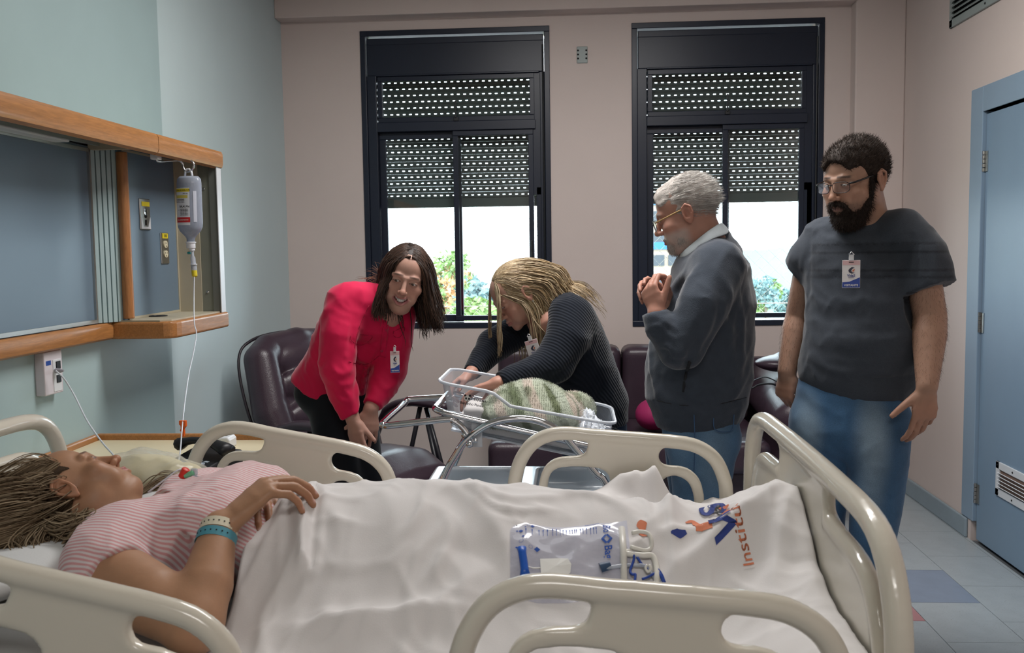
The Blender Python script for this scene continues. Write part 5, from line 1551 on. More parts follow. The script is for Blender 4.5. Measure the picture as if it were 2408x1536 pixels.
def surf_patch(sd, corners, y, m, name, parent, lift=.003, nu=10, nv=8, solid=.0015):
    """A flat sewn piece (pocket, placket, collar flap) following the cloth between four photo points."""
    b = MB(); vs = []; c = [np.array(p, float) for p in corners]; to = Vector((0, 0, CAM_H))
    for j in range(nv + 1):
        for i in range(nu + 1):
            u, v = i / nu, j / nv; p = c[0] * (1 - u) * (1 - v) + c[1] * u * (1 - v) + c[2] * u * v + c[3] * (1 - u) * v
            h = Vector(sd.hit(p[0], p[1], y)); vs.append(h + (to - h).normalized() * lift)
    b.add(vs, [(j * (nu + 1) + i, j * (nu + 1) + i + 1, (j + 1) * (nu + 1) + i + 1, (j + 1) * (nu + 1) + i) for j in range(nv) for i in range(nu)])
    return b.build(name, m, parent, smooth=True, solid=solid)


def seam(sd, pts, y, m, name, parent, r=.0012, lift=.0018):
    to = Vector((0, 0, CAM_H)); P = []
    for p in catmull([Vector((*q, 0)) for q in pts], 8): h = Vector(sd.hit(p.x, p.y, y)); P.append(h + (to - h).normalized() * lift)
    return MB().tube(P, r, 5).build(name, m, parent, smooth=True)
# ------------------------------------------------------------------ the bearded man by the door
def T3(*p): return np.array([*at(*p[:2], y=p[2])])


def short_hair(g, M, w, n, length, cols, seed, hairline=.066, nape=-.055, mi=0, rad=.0011, lean=(0, -.5, .35), puff=.006, curl=.35, extra=None, h=.003):
    hs = SDF((-.11, -.15, -.12), (.11, .13, .17), h)
    hs.ell((0, -.019, .036), (.0765 * w + puff * .8, .099 + puff, .088 + puff))
    hs.ell((0, .045, .05), (.058 * w, .044 + puff, .052 + puff), .02)
    hs.ell((0, .112, hairline - .075), (.064 * w, .075, .075), .012, op='cut')
    for s in (1, -1): hs.ell((s * .075, .072, .012), (.040, .045, .040), .01, op='cut')
    hs.half((0, -.085, nape), (0, .50, -.87), .012)
    if extra: extra(hs)
    hs.wobble(.0016, 160, seed)
    V, F = hs.poly(); cc = np.array(cols)
    g.add(V, F, np.tile(cc.mean(0) * .8, (len(V), 1)), mi, M)
    N = vert_normals(V, F); c = N @ np.array((0, 0, 0)) if False else None
    if np.mean(np.sum(N * (V - V.mean(0)), 1)) < 0: N = -N
    keep = np.sum(N * (V - np.array((0, -.018, .03))), 1) > 0
    tufts(g, V[keep], N[keep], n, length, rad, lean, cc, seed, mi, M, jitter=curl)


def glasses(parent, M, fr, ft, hw=.0255, hh=.0165, y=.108, z=-.004, ear=(.079, -.012, .012), name='glasses', lensm=None, tilt=0, top_only=False):
    def rr(s):
        pts = []
        for a in range(28):
            t = 2 * PI * a / 28; c, q = math.cos(t), math.sin(t)
            pts.append((s * .0325 + hw * math.copysign(abs(c) ** .55, c), y - .010 * abs((s * .0325 + hw * c) / .058) ** 2 * 1.4 + 0, z + hh * math.copysign(abs(q) ** .6, q) * (1 if q > 0 else 1.1)))
        return [M @ Vector(p) for p in pts]
    b = MB()
    for s in (1, -1): b.tube(rr(s), .0011, 6, closed=True)
    b.tube(catmull([M @ Vector((-.0085, y + .0005, z + .006)), M @ Vector((0, y + .003, z + .010)), M @ Vector((.0085, y + .0005, z + .006))], 4), .0013, 6)
    gl = b.build(name, fr, parent, smooth=True)
    for s in (1, -1):
        MB().tube(catmull([M @ Vector((s * .058, y - .014, z + .009)), M @ Vector((s * .071, y - .03, z + .010)), M @ Vector((s * ear[0], ear[1] + .01, ear[2])), M @ Vector((s * (ear[0] + .001), ear[1] - .015, ear[2] - .012))], 5), .0019, 6, flat=1.6).build('temple', ft, gl, smooth=True)
        P = rr(s); c = sum(P, Vector()) / len(P); MB().add([c] + P, [(0, i + 1, (i + 1) % 28 + 1) for i in range(28)]).build('lens', lensm, gl)
    return gl


m_lens = thin_clear('spectacle_lens', (190, 200, 214), .04, .03, streak=.02, edge=.3)
m_blackframe = mat('black_spectacle_frame', (20, 20, 24), .3)
YA = 3.3
SKIN_A = (.40, .235, .165)
uA = norm((.95, -.31, 0)); fA = norm((-.31, -.95, 0))
g = Geo()
HA = Matrix(head_frame(T3(2009, 424, 3.27), (-math.sin(.95) * .97, -math.cos(.95) * .97, -.22), (.02, 0, 1))) @ Matrix.Scale(1.10, 4)
DARK = (.018, .012, .010)


def paint_stubble(col, x, y, z):
    m = sstep(.045, .02, np.abs(z + .075)) * 0
    return blend(col, .55 * sstep(-.045, -.065, z) * sstep(-.02, .01, y) * (1 - sstep(.02, .03, np.abs(x)) * 0) * sstep(-.135, -.12, z), (.10, .06, .045))


pA = dict(w=1.04, fat=1.16, jaw=1.10, smile=.7, eye=.3, nose=1.0, skin=SKIN_A, brow=DARK, gaze=(0, .9, -.5), neck=.062, paint=[paint_stubble], lip=(.40, .19, .16), neck_to=(-.0, -.06, -.19))
head_geo(g, HA, pA)
# arms and hands: one skin with the core of the body
sd = SDF((.62, 2.95, .75), (1.42, 3.75, 1.60), .0055)
shL, elL, wrL = T3(2158, 575, 3.22), T3(2187, 745, 3.20), T3(2180, 905, 3.10)
shR, elR, wrR = T3(1912, 590, 3.42), T3(1880, 745, 3.50), T3(1851, 872, 3.44)
mL = elL * .72 + wrL * .28; mR = elR * .72 + wrR * .28
sd.chain([shL * .8 + elL * .2, elL, mL, wrL], [.056, .053, .055, .034], .02); sd.chain([shR * .8 + elR * .2, elR, mR, wrR], [.054, .050, .052, .034], .02)
hand(sd, wrL + np.array((0, 0, -.01)), (-.06, .05, -1), (-.25, .95, 0), False, curls=[(.25, .35, .3), (.35, .4, .3), (.45, .5, .35), (.55, .6, .4)], sc=1.12, thumb=(.75, .68, .15), tcurl=.15)
hand(sd, wrR, (-.10, -.02, -1), (.75, .5, 0), True, curls=[(.9, 1.1, .8)] * 4, sc=1.08, thumb=(.35, .9, .3), tcurl=.2)
nb = T3(2022, 520, 3.32); ch = T3(2020, 640, 3.34)
sd.loft([(tuple(nb), .066, .062), (tuple(nb + np.array((.0, .02, -.05))), .12, .075), (tuple(ch), .16, .10)], uA, .03)
V, F = sd.poly(); N_ = len(V); c = np.tile(np.array(SKIN_A), (N_, 1)); c = blend(c, .35 * sstep(1.0, .93, V[:, 2]), np.array(SKIN_A) * (1.05, .82, .78))
g.add(V, F, c)
pa = g.build('person', [m_skin, m_eye]); tag(pa, 'person with dark beard and glasses in charcoal T-shirt and jeans standing by the door', 'person')
# arm hair
ga = Geo(); Nn = vert_normals(V, F)
if np.mean(np.sum(Nn[:200] * (V[:200] - V[:200].mean(0)), 1)) < 0: Nn = -Nn
sel = (V[:, 2] < 1.32) & (V[:, 2] > 1.02); tufts(ga, V[sel], Nn[sel], 2600, .012, .00028, (0, 0, -.9), (.07, .045, .03), 5, seg=2)
ga.build('arm_hair', m_shortfur, pa)
g = Geo(); short_hair(g, HA, 1.04, 4800, .0115, [(.020, .014, .011), (.032, .021, .016), (.045, .030, .022)], 3, hairline=.074, puff=.0075, curl=.42, rad=.0009)
g.build('hair', m_shortfur, pa)
g = Geo(); bs = SDF((-.1, -.06, -.17), (.1, .14, .03), .0028)
bs.ell((0, .030, -.070), (.066, .060, .054)); bs.ell((0, .068, -.108), (.036, .028, .026), .02); bs.ell((0, .04, -.115), (.048, .042, .026), .02)
for s in (1, -1): bs.chain([(s * .073, .012, .02), (s * .071, .012, -.02), (s * .058, .024, -.06)], [.006, .008, .013], .012)
bs.ell((0, .082, -.018), (.066, .060, .041), .008, op='cut')
for s in (1, -1): bs.chain([(0, .103, -.0515), (s * .014, .100, -.0530), (s * .027, .090, -.060), (s * .033, .083, -.078)], [.0045, .0062, .006, .0055], .004)
bs.ell((0, .112, -.0705), (.022, .026, .0095), .003, op='cut'); bs.ell((0, .108, -.0825), (.011, .02, .006), .004, op='cut')
bs.half((0, 0, -.136), (0, -.35, -1), .01); bs.wobble(.0014, 190, 4)
V2, F2 = bs.poly(); g.add(V2, F2, np.tile((.020, .014, .011), (len(V2), 1)), 0, HA); N2 = vert_normals(V2, F2)
if np.mean(np.sum(N2 * (V2 - V2.mean(0)), 1)) < 0: N2 = -N2
tufts(g, V2, N2, 4200, .011, .0009, (0, .1, -.7), [(.022, .015, .012), (.04, .026, .02)], 8, 0, HA, jitter=.5)
g.build('beard', m_shortfur, pa)
glasses(pa, HA, m_blackframe, m_blackframe, lensm=m_lens, y=.111, z=-.002, hh=.0155)
# T-shirt
m_tee = mat('charcoal_marl_jersey', vcol=True, rough=.9, var=.12, scale=380, bump=.2, bscale=500, sheen=.25, spec=.2)
sd = SDF((.62, 2.95, .92), (1.42, 3.72, 1.62), .0065)
fo = lambda px, py, y, k: np.array(T3(px, py, y)) + np.array((*fA[:2], 0)) * k
hemc = T3(2010, 880, 3.32)
sd.loft([(tuple(T3(2022, 512, 3.335)), .075, .066), (tuple(T3(2026, 545, 3.34)), .150, .088), (tuple(T3(2030, 590, 3.34)), .198, .122), (tuple(T3(2030, 650, 3.33)), .202, .146), (tuple(fo(2030, 720, 3.33, .01)), .193, .158), (tuple(fo(2028, 800, 3.33, .015)), .195, .165), (tuple(T3(2016, 865, 3.33)), .198, .158), (tuple(T3(2012, 885, 3.33)), .198, .155)], uA, .03)
slL = T3(2190, 672, 3.19); slR = T3(1884, 640, 3.46)
sd.chain([tuple(T3(2120, 545, 3.26)), tuple(T3(2165, 600, 3.22)), tuple(slL)], [.080, .083, .079], .03); sd.chain([tuple(T3(1940, 565, 3.40)), tuple(T3(1905, 610, 3.43)), tuple(slR)], [.08, .078, .068], .03)
dl = norm(slL - T3(2165, 600, 3.22)); sd.half(slL + dl * .012, dl * 1.0 + np.array((.0, 0, -.15))) if False else None


def cut_end(sd, p, d, rad):
    """Open a sleeve or hem: cut the rounded end off with a broad disc."""
    d = norm(d); p = np.array(p, float)
    sl, g_ = sd.blk(p - rad * 1.3, p + rad * 1.3)
    x, y, z = g_[0] - p[0], g_[1] - p[1], g_[2] - p[2]; h = x * d[0] + y * d[1] + z * d[2]; rr = np.sqrt(np.maximum(x * x + y * y + z * z - h * h, 0))
    sd.put(sl, np.maximum(-h, np.maximum(rr - rad, h - rad * 1.1)).astype(np.float32), .003, 'cut')


cut_end(sd, slL + dl * .010, dl, .105); dr_ = norm(slR - T3(1905, 610, 3.43)); cut_end(sd, slR + dr_ * .012, dr_ + np.array((-.3, 0, .0)), .09)
sd.half((0, 0, at(2010, 900, y=3.2).z), (-.06, 0, -1), .002)
# V neck
vn = T3(1999, 523, 3.21)
sd.chain([tuple(vn + np.array((0, -.06, .01))), tuple(T3(2018, 495, 3.25) + np.array((0, -.05, .02))), tuple(T3(2024, 470, 3.33))], [.004, .052, .070], .006, 'cut')
F_ = lambda pts, wd, am: sd.folds([(pts, wd, am)], 1.15)
F_([(2150, 560, 3.15), (2135, 620, 3.12), (2110, 700, 3.12)], .016, -.010); F_([(2165, 690, 3.12), (2130, 650, 3.12), (2100, 600, 3.15)], .014, .007)
F_([(2150, 850, 3.12), (2080, 872, 3.12), (1990, 868, 3.15)], .016, .010); F_([(2140, 820, 3.12), (2060, 850, 3.12), (1950, 845, 3.16)], .014, .008); F_([(2150, 880, 3.12), (2100, 892, 3.12), (2010, 888, 3.14)], .012, -.008)
F_([(1905, 840, 3.24), (1960, 870, 3.2), (2040, 880, 3.15)], .014, .008); F_([(2140, 780, 3.13), (2090, 800, 3.12), (2000, 800, 3.15)], .02, .006)
F_([(1905, 560, 3.32), (1900, 640, 3.3), (1898, 720, 3.28)], .012, -.008); F_([(1890, 600, 3.36), (1880, 640, 3.38)], .01, .005)
F_([(2195, 560, 3.12), (2200, 640, 3.12)], .014, .006); F_([(2110, 520, 3.26), (2060, 590, 3.16), (2010, 620, 3.16)], .02, .006)
F_([(1950, 530, 3.3), (1935, 600, 3.24), (1960, 680, 3.17)], .02, .005); F_([(1910, 730, 3.24), (1960, 750, 3.18), (2060, 730, 3.13)], .025, -.005)
sd.wobble(.0022, 24, 12, (1, 1, .6)).wrinkle(.0065, 60, (.25, 0, 1), 3).wrinkle(.0035, 75, (1, 0, .3), 5)


def tee_col(V):
    base = np.array((.052, .061, .076)); c = np.tile(base, (len(V), 1)); z = V[:, 2]; fr = sstep(3.36, 3.30, V[:, 1])
    z1, z0 = at(2000, 575, y=3.15).z, at(2000, 652, y=3.15).z
    inb = (z < z1) & (z > z0) & (np.abs((V - np.array([*T3(2020, 600, 3.3)])) @ uA) < .185); c[inb & (fr > .5)] *= .74
    for zz in (z1, z1 - .028, z0 + .022, z0): c = blend(c, fr * (1 - sstep(.0022, .0045, np.abs(z - zz))) * .55, (.012, .014, .017))
    return c


cloth_obj('t_shirt', sd, m_tee, pa, tee_col)
seam(sd, [(2120, 690), (2150, 688), (2190, 680), (2220, 670)], 3.12, mat('dark_rib', (34, 36, 42), .9), 'sleeve_hem', pa, r=.0016)
# jeans and shoes
m_jeansA = mat('faded_blue_denim', vcol=True, rough=.85, bump=.2, bscale=600, hook=denim_hook, var=.05, sheen=.15)
sd = SDF((.66, 2.98, .02), (1.36, 3.72, 1.10), .0085)
sd.loft([(tuple(T3(2004, 875, 3.34)), .172, .130), (tuple(T3(2000, 930, 3.34)), .183, .142), (tuple(T3(1996, 1000, 3.34)), .195, .155)], uA, .03)
kL, kR = T3(2058, 1200, 3.25), T3(1932, 1190, 3.38)
aL, aR = (kL[0] - .02, 3.32, .09), (kR[0] + .02, 3.44, .09)
sd.loft([(tuple(T3(2062, 985, 3.30)), .112, .135), (tuple(T3(2062, 1090, 3.27)), .104, .115), (tuple(kL), .084, .092), (tuple((kL + aL) / 2), .078, .086), (aL, .070, .080)], uA, .03)
sd.loft([(tuple(T3(1930, 985, 3.38)), .108, .13), (tuple(T3(1928, 1090, 3.38)), .100, .115), (tuple(kR), .083, .092), (tuple((kR + aR) / 2), .077, .086), (aR, .070, .080)], uA, .03)
J_ = lambda pts, wd, am: sd.folds([(pts, wd, am)], 1.1)
J_([(1985, 930, 3.16), (1990, 1010, 3.14), (1990, 1070, 3.2)], .012, .006); J_([(1995, 1090, 3.18), (2040, 1060, 3.14), (2100, 1020, 3.15)], .016, .007); J_([(1980, 1080, 3.22), (1935, 1050, 3.2), (1880, 1010, 3.26)], .016, .007)
J_([(2010, 1150, 3.16), (2060, 1160, 3.14), (2110, 1150, 3.18)], .014, .006); J_([(2110, 1200, 3.2), (2070, 1180, 3.15), (2030, 1190, 3.16)], .014, .006); J_([(2070, 930, 3.12), (2100, 945, 3.12), (2140, 935, 3.14)], .006, -.004)
sd.wobble(.002, 20, 22, (1, 1, .7)).wrinkle(.006, 55, (.2, 0, 1), 7)


def jean_col(base, fade, px_list):
    def fn(V):
        c = np.tile(np.array(base), (len(V), 1))
        for p, r, wt in px_list:
            d = np.sqrt((((V - np.array(p)) / np.array(r)) ** 2).sum(1)); c = blend(c, wt * (1 - sstep(.2, 1.1, d)), fade)
        return c
    return fn


cloth_obj('jeans', sd, m_jeansA, pa, jean_col((.045, .115, .22), (.24, .32, .38), [(T3(2060, 1040, 3.14), (.075, .2, .22), .75), (T3(1900, 1020, 3.25), (.06, .2, .2), .65), (T3(1930, 1190, 3.3), (.06, .2, .15), .5), (T3(2050, 1180, 3.14), (.06, .2, .15), .4)]))
m_shoe = mat('dark_shoe_leather', (40, 36, 36), .5); m_sole = mat('shoe_sole', (28, 28, 28), .7)


def shoes(parent, feet, fwd, m=None, L=.27):
    f = norm((*fwd[:2], 0))
    for a in feet:
        sd = SDF((a[0] - .25, a[1] - .25, 0), (a[0] + .25, a[1] + .25, .16), .007); p = np.array((a[0], a[1], 0))
        sd.loft([(tuple(p - f * .05 + (0, 0, .05)), .036, .046), (tuple(p + f * .06 + (0, 0, .045)), .045, .044), (tuple(p + f * (L - .10) + (0, 0, .032)), .044, .030)], np.cross(f, (0, 0, 1)), .02)
        sd.cap(tuple(p - f * .02 + (0, 0, .06)), tuple(p - f * .01 + (0, 0, .12)), .042, .045, .02); sd.half((0, 0, .004), (0, 0, -1))
        s_ = cloth_obj('shoe', sd, m or m_shoe, parent)


shoes(pa, (aL, aR), fA)
bA = badge('visitor_badge', 'visitor badge with a blue corner clipped to the chest of the charcoal T-shirt', T3(2002, 612, 3.13), (1, -.28, 0), (-.01, .10, 1), .055, .09)
# ------------------------------------------------------------------ the older man in profile
fB, uB = norm((-.97, .22, 0)), norm((-.22, -.97, 0))
SKIN_B = (.44, .235, .175)
GREY = [(.50, .48, .45), (.62, .60, .57), (.40, .38, .36)]
HB = Matrix(head_frame(T3(1612, 501, 3.48), (-.93, .20, -.33), (-.3, .02, 1))) @ Matrix.Scale(1.09, 4)


def paint_B(col, x, y, z):
    rg_ = np.random.default_rng(2); m = sstep(-.035, -.06, z) * sstep(-.01, .025, y) * (1 - sstep(.0, .01, (y - .1)) * 0)
    m = m * (1 - (1 - sstep(.010, .020, np.abs(z + .069))) * (1 - sstep(.016, .024, np.abs(x))) * sstep(.06, .08, y)); return blend(col, .62 * m, (.52, .49, .46))


g = Geo()
head_geo(g, HB, dict(w=1.02, fat=1.08, jaw=1.06, smile=.3, eye=.3, nose=1.1, age=1, skin=SKIN_B, brow=(.35, .33, .31), gaze=(0, .8, -.6), neck=.064, paint=[paint_B], neck_to=(0, -.045, -.17), brow_w=.6))
sd = SDF((.08, 2.98, .80), (.80, 3.85, 1.60), .005)
hL0, hR0 = T3(1546, 738, 3.24), T3(1576, 712, 3.42)
eL, eR = T3(1602, 815, 3.235), T3(1580, 800, 3.68)
sd.chain([tuple(T3(1690, 640, 3.29)), tuple(eL), tuple(hL0)], [.06, .05, .034], .02); sd.chain([tuple(T3(1650, 640, 3.72)), tuple(eR), tuple(hR0)], [.06, .05, .034], .02)
hand(sd, hL0, (-.28, .25, .9), (.72, .62, .1), False, curls=[(.75, 1.0, .7), (.85, 1.1, .7), (.9, 1.1, .7), (.95, 1.1, .8)], sc=1.05, thumb=(.55, .8, .3), tcurl=.1)
hand(sd, hR0, (-.75, -.25, .55), (-.1, -.75, -.5), True, curls=[(.35, .7, .5), (.5, .8, .5), (.6, .9, .5), (.7, .9, .5)], sc=1.05, thumb=(.6, .7, .2), tcurl=.2)
sd.loft([(tuple(T3(1668, 575, 3.49)), .068, .066), (tuple(T3(1664, 640, 3.49)), .12, .07)], uB, .03)
V, F = sd.poly(); c = np.tile(np.array(SKIN_B), (len(V), 1)); tips = sstep(.18, .10, V[:, 0] - .12); c = blend(c, .3 * (V[:, 0] < .32), np.array(SKIN_B) * (1.05, .85, .82))
g.add(V, F, c)
pb_ = g.build('person', [m_skin, m_eye]); tag(pb_, 'person with white hair and beard in a grey jacket, in profile with clasped hands', 'person')
g = Geo()
short_hair(g, HB, 1.0, 5200, .014, GREY, 13, hairline=.083, nape=-.088, lean=(0, -1.6, -.35), puff=.0035, curl=.13, rad=.0008)
V1 = g.V[0]; g.Cc[0][:, :3] = np.where(((np.array(HB.inverted() @ Vector((0, 0, 0)))[2] * 0 + 1) > 0), np.array((.40, .36, .33)), 0)
g.build('hair', m_shortfur, pb_)
g = Geo(); rgb = np.random.default_rng(4)
bs = SDF((-.1, -.06, -.15), (.1, .13, .0), .003); bs.ell((0, .030, -.066), (.0615, .0590, .0535)); bs.ell((0, .070, -.100), (.030, .025, .023), .02)
for s in (1, -1): bs.chain([(0, .101, -.0515), (s * .014, .098, -.0530), (s * .026, .088, -.062)], [.003, .004, .004], .004)
bs.ell((0, .085, -.022), (.062, .055, .037), .008, op='cut'); bs.ell((0, .112, -.0705), (.021, .024, .008), .003, op='cut'); bs.half((0, .0, -.125), (0, -.5, -1), .01)
V2, F2 = bs.poly(); N2 = vert_normals(V2, F2)
if np.mean(np.sum(N2 * (V2 - V2.mean(0)), 1)) < 0: N2 = -N2
g.add(V2, F2, np.tile((.42, .38, .35), (len(V2), 1)), 0, HB); tufts(g, V2, N2, 3600, .007, .0007, (0, .1, -1.0), GREY, 6, 0, HB, jitter=.35)
g.build('beard', m_shortfur, pb_)
m_gold = mat('gold_temple', (170, 140, 96), .35, metal=.6)
glasses(pb_, HB, m_blackframe, m_gold, lensm=m_lens, y=.113, z=-.007, hh=.018)
# jacket
m_jacket = fabric('grey_fleece', (60, 67, 77), .95, bump=.55, bscale=330, sheen=.4, var=.08, scale=30)
sd = SDF((.06, 3.0, .80), (.86, 3.98, 1.58), .007)
sd.loft([(tuple(T3(1672, 570, 3.50)), .078, .080), (tuple(T3(1680, 600, 3.50)), .150, .102), (tuple(T3(1672, 645, 3.50)), .205, .146), (tuple(T3(1668, 710, 3.50)), .215, .166), (tuple(T3(1652, 790, 3.50)), .215, .185), (tuple(T3(1642, 870, 3.50)), .215, .196), (tuple(T3(1638, 925, 3.50)), .205, .188), (tuple(T3(1640, 955, 3.50)), .192, .172)], uB, .03)
sd.loft([(tuple(T3(1640, 948, 3.50)), .190, .168), (tuple(T3(1641, 966, 3.50)), .185, .163)], uB, .008)
sd.chain([tuple(T3(1690, 625, 3.33)), tuple(T3(1655, 720, 3.245)), tuple(eL + np.array((0, -.005, 0)))], [.092, .088, .078], .05)
sd.chain([tuple(eL + np.array((0, -.005, 0))), tuple(T3(1560, 770, 3.23)), tuple(T3(1543, 738, 3.238))], [.076, .060, .046], .02)
sd.chain([tuple(T3(1655, 640, 3.68)), tuple(eR), tuple(T3(1578, 718, 3.46))], [.092, .074, .05], .03)
cut_end(sd, T3(1541, 733, 3.24), T3(1535, 712, 3.24) - T3(1545, 742, 3.24), .07)
Bf = lambda pts, wd, am: sd.folds([(pts, wd, am)], 1.15)
for k, (x0, y0, x1, y1, x2, y2) in enumerate(((1520, 780, 1545, 765, 1580, 800), (1518, 800, 1550, 790, 1578, 830), (1530, 828, 1560, 812, 1590, 842), (1525, 755, 1548, 748, 1585, 775), (1560, 850, 1580, 835, 1618, 838))):
    Bf([(x0, y0, 3.17), (x1, y1, 3.16), (x2, y2, 3.16)], .011, .008); Bf([(x0 + 3, y0 + 11, 3.17), (x1 + 3, y1 + 11, 3.16), (x2 + 2, y2 + 10, 3.16)], .008, -.006)
Bf([(1650, 620, 3.24), (1622, 660, 3.18), (1600, 730, 3.16)], .016, .007); Bf([(1610, 640, 3.3), (1580, 680, 3.26), (1562, 720, 3.24)], .014, .009); Bf([(1625, 640, 3.27), (1592, 690, 3.2), (1575, 740, 3.18)], .012, -.007)
Bf([(1640, 800, 3.18), (1615, 850, 3.24), (1605, 930, 3.3)], .014, -.012); Bf([(1720, 700, 3.3), (1715, 800, 3.3), (1722, 920, 3.3)], .022, .008); Bf([(1735, 640, 3.34), (1748, 760, 3.34), (1738, 900, 3.32)], .018, .006)
Bf([(1690, 700, 3.22), (1680, 780, 3.22), (1640, 840, 3.18)], .018, -.008); Bf([(1540, 860, 3.36), (1550, 920, 3.34), (1600, 955, 3.31)], .018, .007); Bf([(1528, 800, 3.42), (1530, 870, 3.40), (1545, 940, 3.36)], .014, .009)
Bf([(1640, 958, 3.3), (1700, 952, 3.31), (1750, 940, 3.36)], .010, -.008); Bf([(1760, 860, 3.4), (1730, 930, 3.36), (1700, 948, 3.33)], .014, .007)
for k in range(7): Bf([(1528 + 4 * k, 720 + 9 * k, 3.5 - .03 * k), (1545 + 3 * k, 700 + 9 * k, 3.38 - .02 * k)], .008, .004)
sd.wobble(.003, 22, 31, (1, 1, .5)).wrinkle(.0075, 42, (1, 0, .25), 9).wrinkle(.004, 60, (.5, 0, 1), 4)
jk = cloth_obj('jacket', sd, m_jacket, pb_)
seam(sd, [(1622, 850), (1612, 885), (1607, 922)], 3.28, mat('dark_zip', (30, 32, 36), .8), 'pocket_welt', jk, r=.006, lift=.002)
seam(sd, [(1535, 940), (1600, 953), (1680, 952), (1755, 935)], 3.3, MATS['dark_zip'], 'waist_seam', jk, r=.0018)
# shirt collar, folded over the jacket neck
m_collar = fabric('pale_collar_knit', (168, 176, 180), .85, bump=.3)
b = MB(); top = [(1698, 524, 3.50), (1690, 526, 3.42), (1668, 540, 3.40), (1640, 562, 3.40), (1612, 586, 3.41), (1600, 598, 3.45)]
bot = [(1716, 543, 3.50), (1708, 552, 3.405), (1676, 563, 3.372), (1645, 582, 3.375), (1616, 602, 3.39), (1598, 610, 3.44)]
A_ = catmull([T3(*p) for p in top], 5); B_ = catmull([T3(*p) for p in bot], 5)
mid = [(p + q) / 2 + Vector((.0, -.003, .002)) for p, q in zip(A_, B_)]; n_ = len(A_)
back = [Vector((p.x, 2 * 3.50 - p.y, p.z)) for p in A_]
b.add(A_ + mid + B_, [(i, i + 1, n_ + i + 1, n_ + i) for i in range(n_ - 1)] + [(n_ + i, n_ + i + 1, 2 * n_ + i + 1, 2 * n_ + i) for i in range(n_ - 1)])
b.build('shirt_collar', m_collar, pb_, smooth=True, solid=.003, subsurf=1)
# jeans
m_jeansB = mat('mid_blue_denim', vcol=True, rough=.85, bump=.2, bscale=600, hook=denim_hook, var=.05, sheen=.15)
sd = SDF((.16, 3.12, .02), (.76, 3.90, .98), .0085)
sd.loft([(tuple(T3(1645, 930, 3.50)), .160, .135), (tuple(T3(1646, 985, 3.50)), .168, .142), (tuple(T3(1650, 1030, 3.50)), .170, .145)], uB, .03)
aLB, aRB = (.40, 3.40, .09), (.45, 3.62, .09)
sd.loft([(tuple(T3(1655, 1020, 3.42)), .092, .132), (tuple(T3(1650, 1110, 3.41)), .088, .112), (tuple(T3(1640, 1200, 3.41)), .078, .088), (aLB, .068, .078)], uB, .03)
sd.loft([(tuple(T3(1640, 1020, 3.58)), .092, .130), (tuple(T3(1632, 1110, 3.60)), .088, .105), (tuple(T3(1632, 1200, 3.61)), .078, .088), (aRB, .068, .078)], uB, .03)
JB = lambda pts, wd, am: sd.folds([(pts, wd, am)], 1.1)
JB([(1725, 1030, 3.36), (1680, 1050, 3.31), (1640, 1045, 3.31)], .014, .006); JB([(1590, 1090, 3.36), (1630, 1080, 3.31), (1690, 1060, 3.32)], .016, .006); JB([(1600, 1140, 3.36), (1640, 1120, 3.31), (1690, 1110, 3.34)], .014, .006)
sd.wobble(.002, 22, 41, (1, 1, .6)).wrinkle(.006, 55, (.2, 0, 1), 8)
cloth_obj('jeans', sd, m_jeansB, pb_, jean_col((.075, .155, .26), (.17, .27, .37), [(T3(1680, 1080, 3.3), (.08, .2, .2), .5), (T3(1600, 1060, 3.33), (.05, .2, .2), .3)]))
m_stitch = mat('denim_seam', (60, 88, 122), .8)
q = [(1678, 975, 3.318), (1680, 1008, 3.312), (1700, 1016, 3.32), (1722, 1010, 3.34), (1726, 975, 3.35)]
MB().tube(catmull([T3(*p) for p in q], 4), .0022, 5).build('back_pocket', m_stitch, pb_)
MB().tube(catmull([T3(1632, 975, 3.31), T3(1634, 1040, 3.302), T3(1632, 1100, 3.306), T3(1628, 1160, 3.32)], 5), .002, 5).build('side_seam', m_stitch, pb_)
shoes(pb_, (aLB, aRB), fB)
# ------------------------------------------------------------------ the woman in the pink blouse, bending forward
uC = norm((.85, .50, 0)); fC = norm((.50, -.85, 0))
SKIN_C = (.50, .29, .225)
BROWN = [(.022, .013, .010), (.034, .020, .015), (.050, .028, .020), (.075, .040, .026)]
HC = Matrix(head_frame(T3(952, 655, 3.52), (.17, -.97, -.16), (.27, 0, .95)))
HCi = np.array(HC.inverted())
g = Geo()
head_geo(g, HC, dict(w=.98, fat=1.10, jaw=.88, smile=1.5, open=1.5, eye=.45, nose=.95, skin=SKIN_C, brow=(.035, .02, .015), gaze=(.25, .95, -.1), neck=.047, lip=(.42, .16, .16), neck_to=(-.03, -.12, -.15), brow_w=.7))
sd = SDF((-1.12, 3.2, .58), (-.42, 3.95, 1.42), .0046)
wR, wL = T3(829, 984, 3.40), T3(872, 962, 3.46)
sd.chain([tuple(T3(800, 720, 3.44)), tuple(T3(792, 868, 3.41)), tuple(wR)], [.04, .040, .026], .02); sd.chain([tuple(T3(932, 800, 3.62)), tuple(T3(918, 862, 3.58)), tuple(wL)], [.035, .038, .026], .02)
hand(sd, wR, (.22, -.12, -1), (.45, .75, .0), True, curls=[(.15, .2, .2), (.2, .25, .2), (.25, .3, .2), (.3, .3, .2)], sc=.93, thumb=(.5, .85, .2), spread=.06, tcurl=.1)
hand(sd, wL, (-.10, -.15, -1), (-.35, .85, .0), False, curls=[(.1, .15, .1), (.2, .2, .2), (.3, .3, .2), (.35, .35, .2)], sc=.93, thumb=(.75, .65, .1), spread=.10, tcurl=.1)
nk = T3(926, 715, 3.51); sd.loft([(tuple(nk), .050, .046), (tuple(T3(903, 745, 3.535)), .075, .055), (tuple(T3(872, 790, 3.60)), .08, .05)], uC, .03)
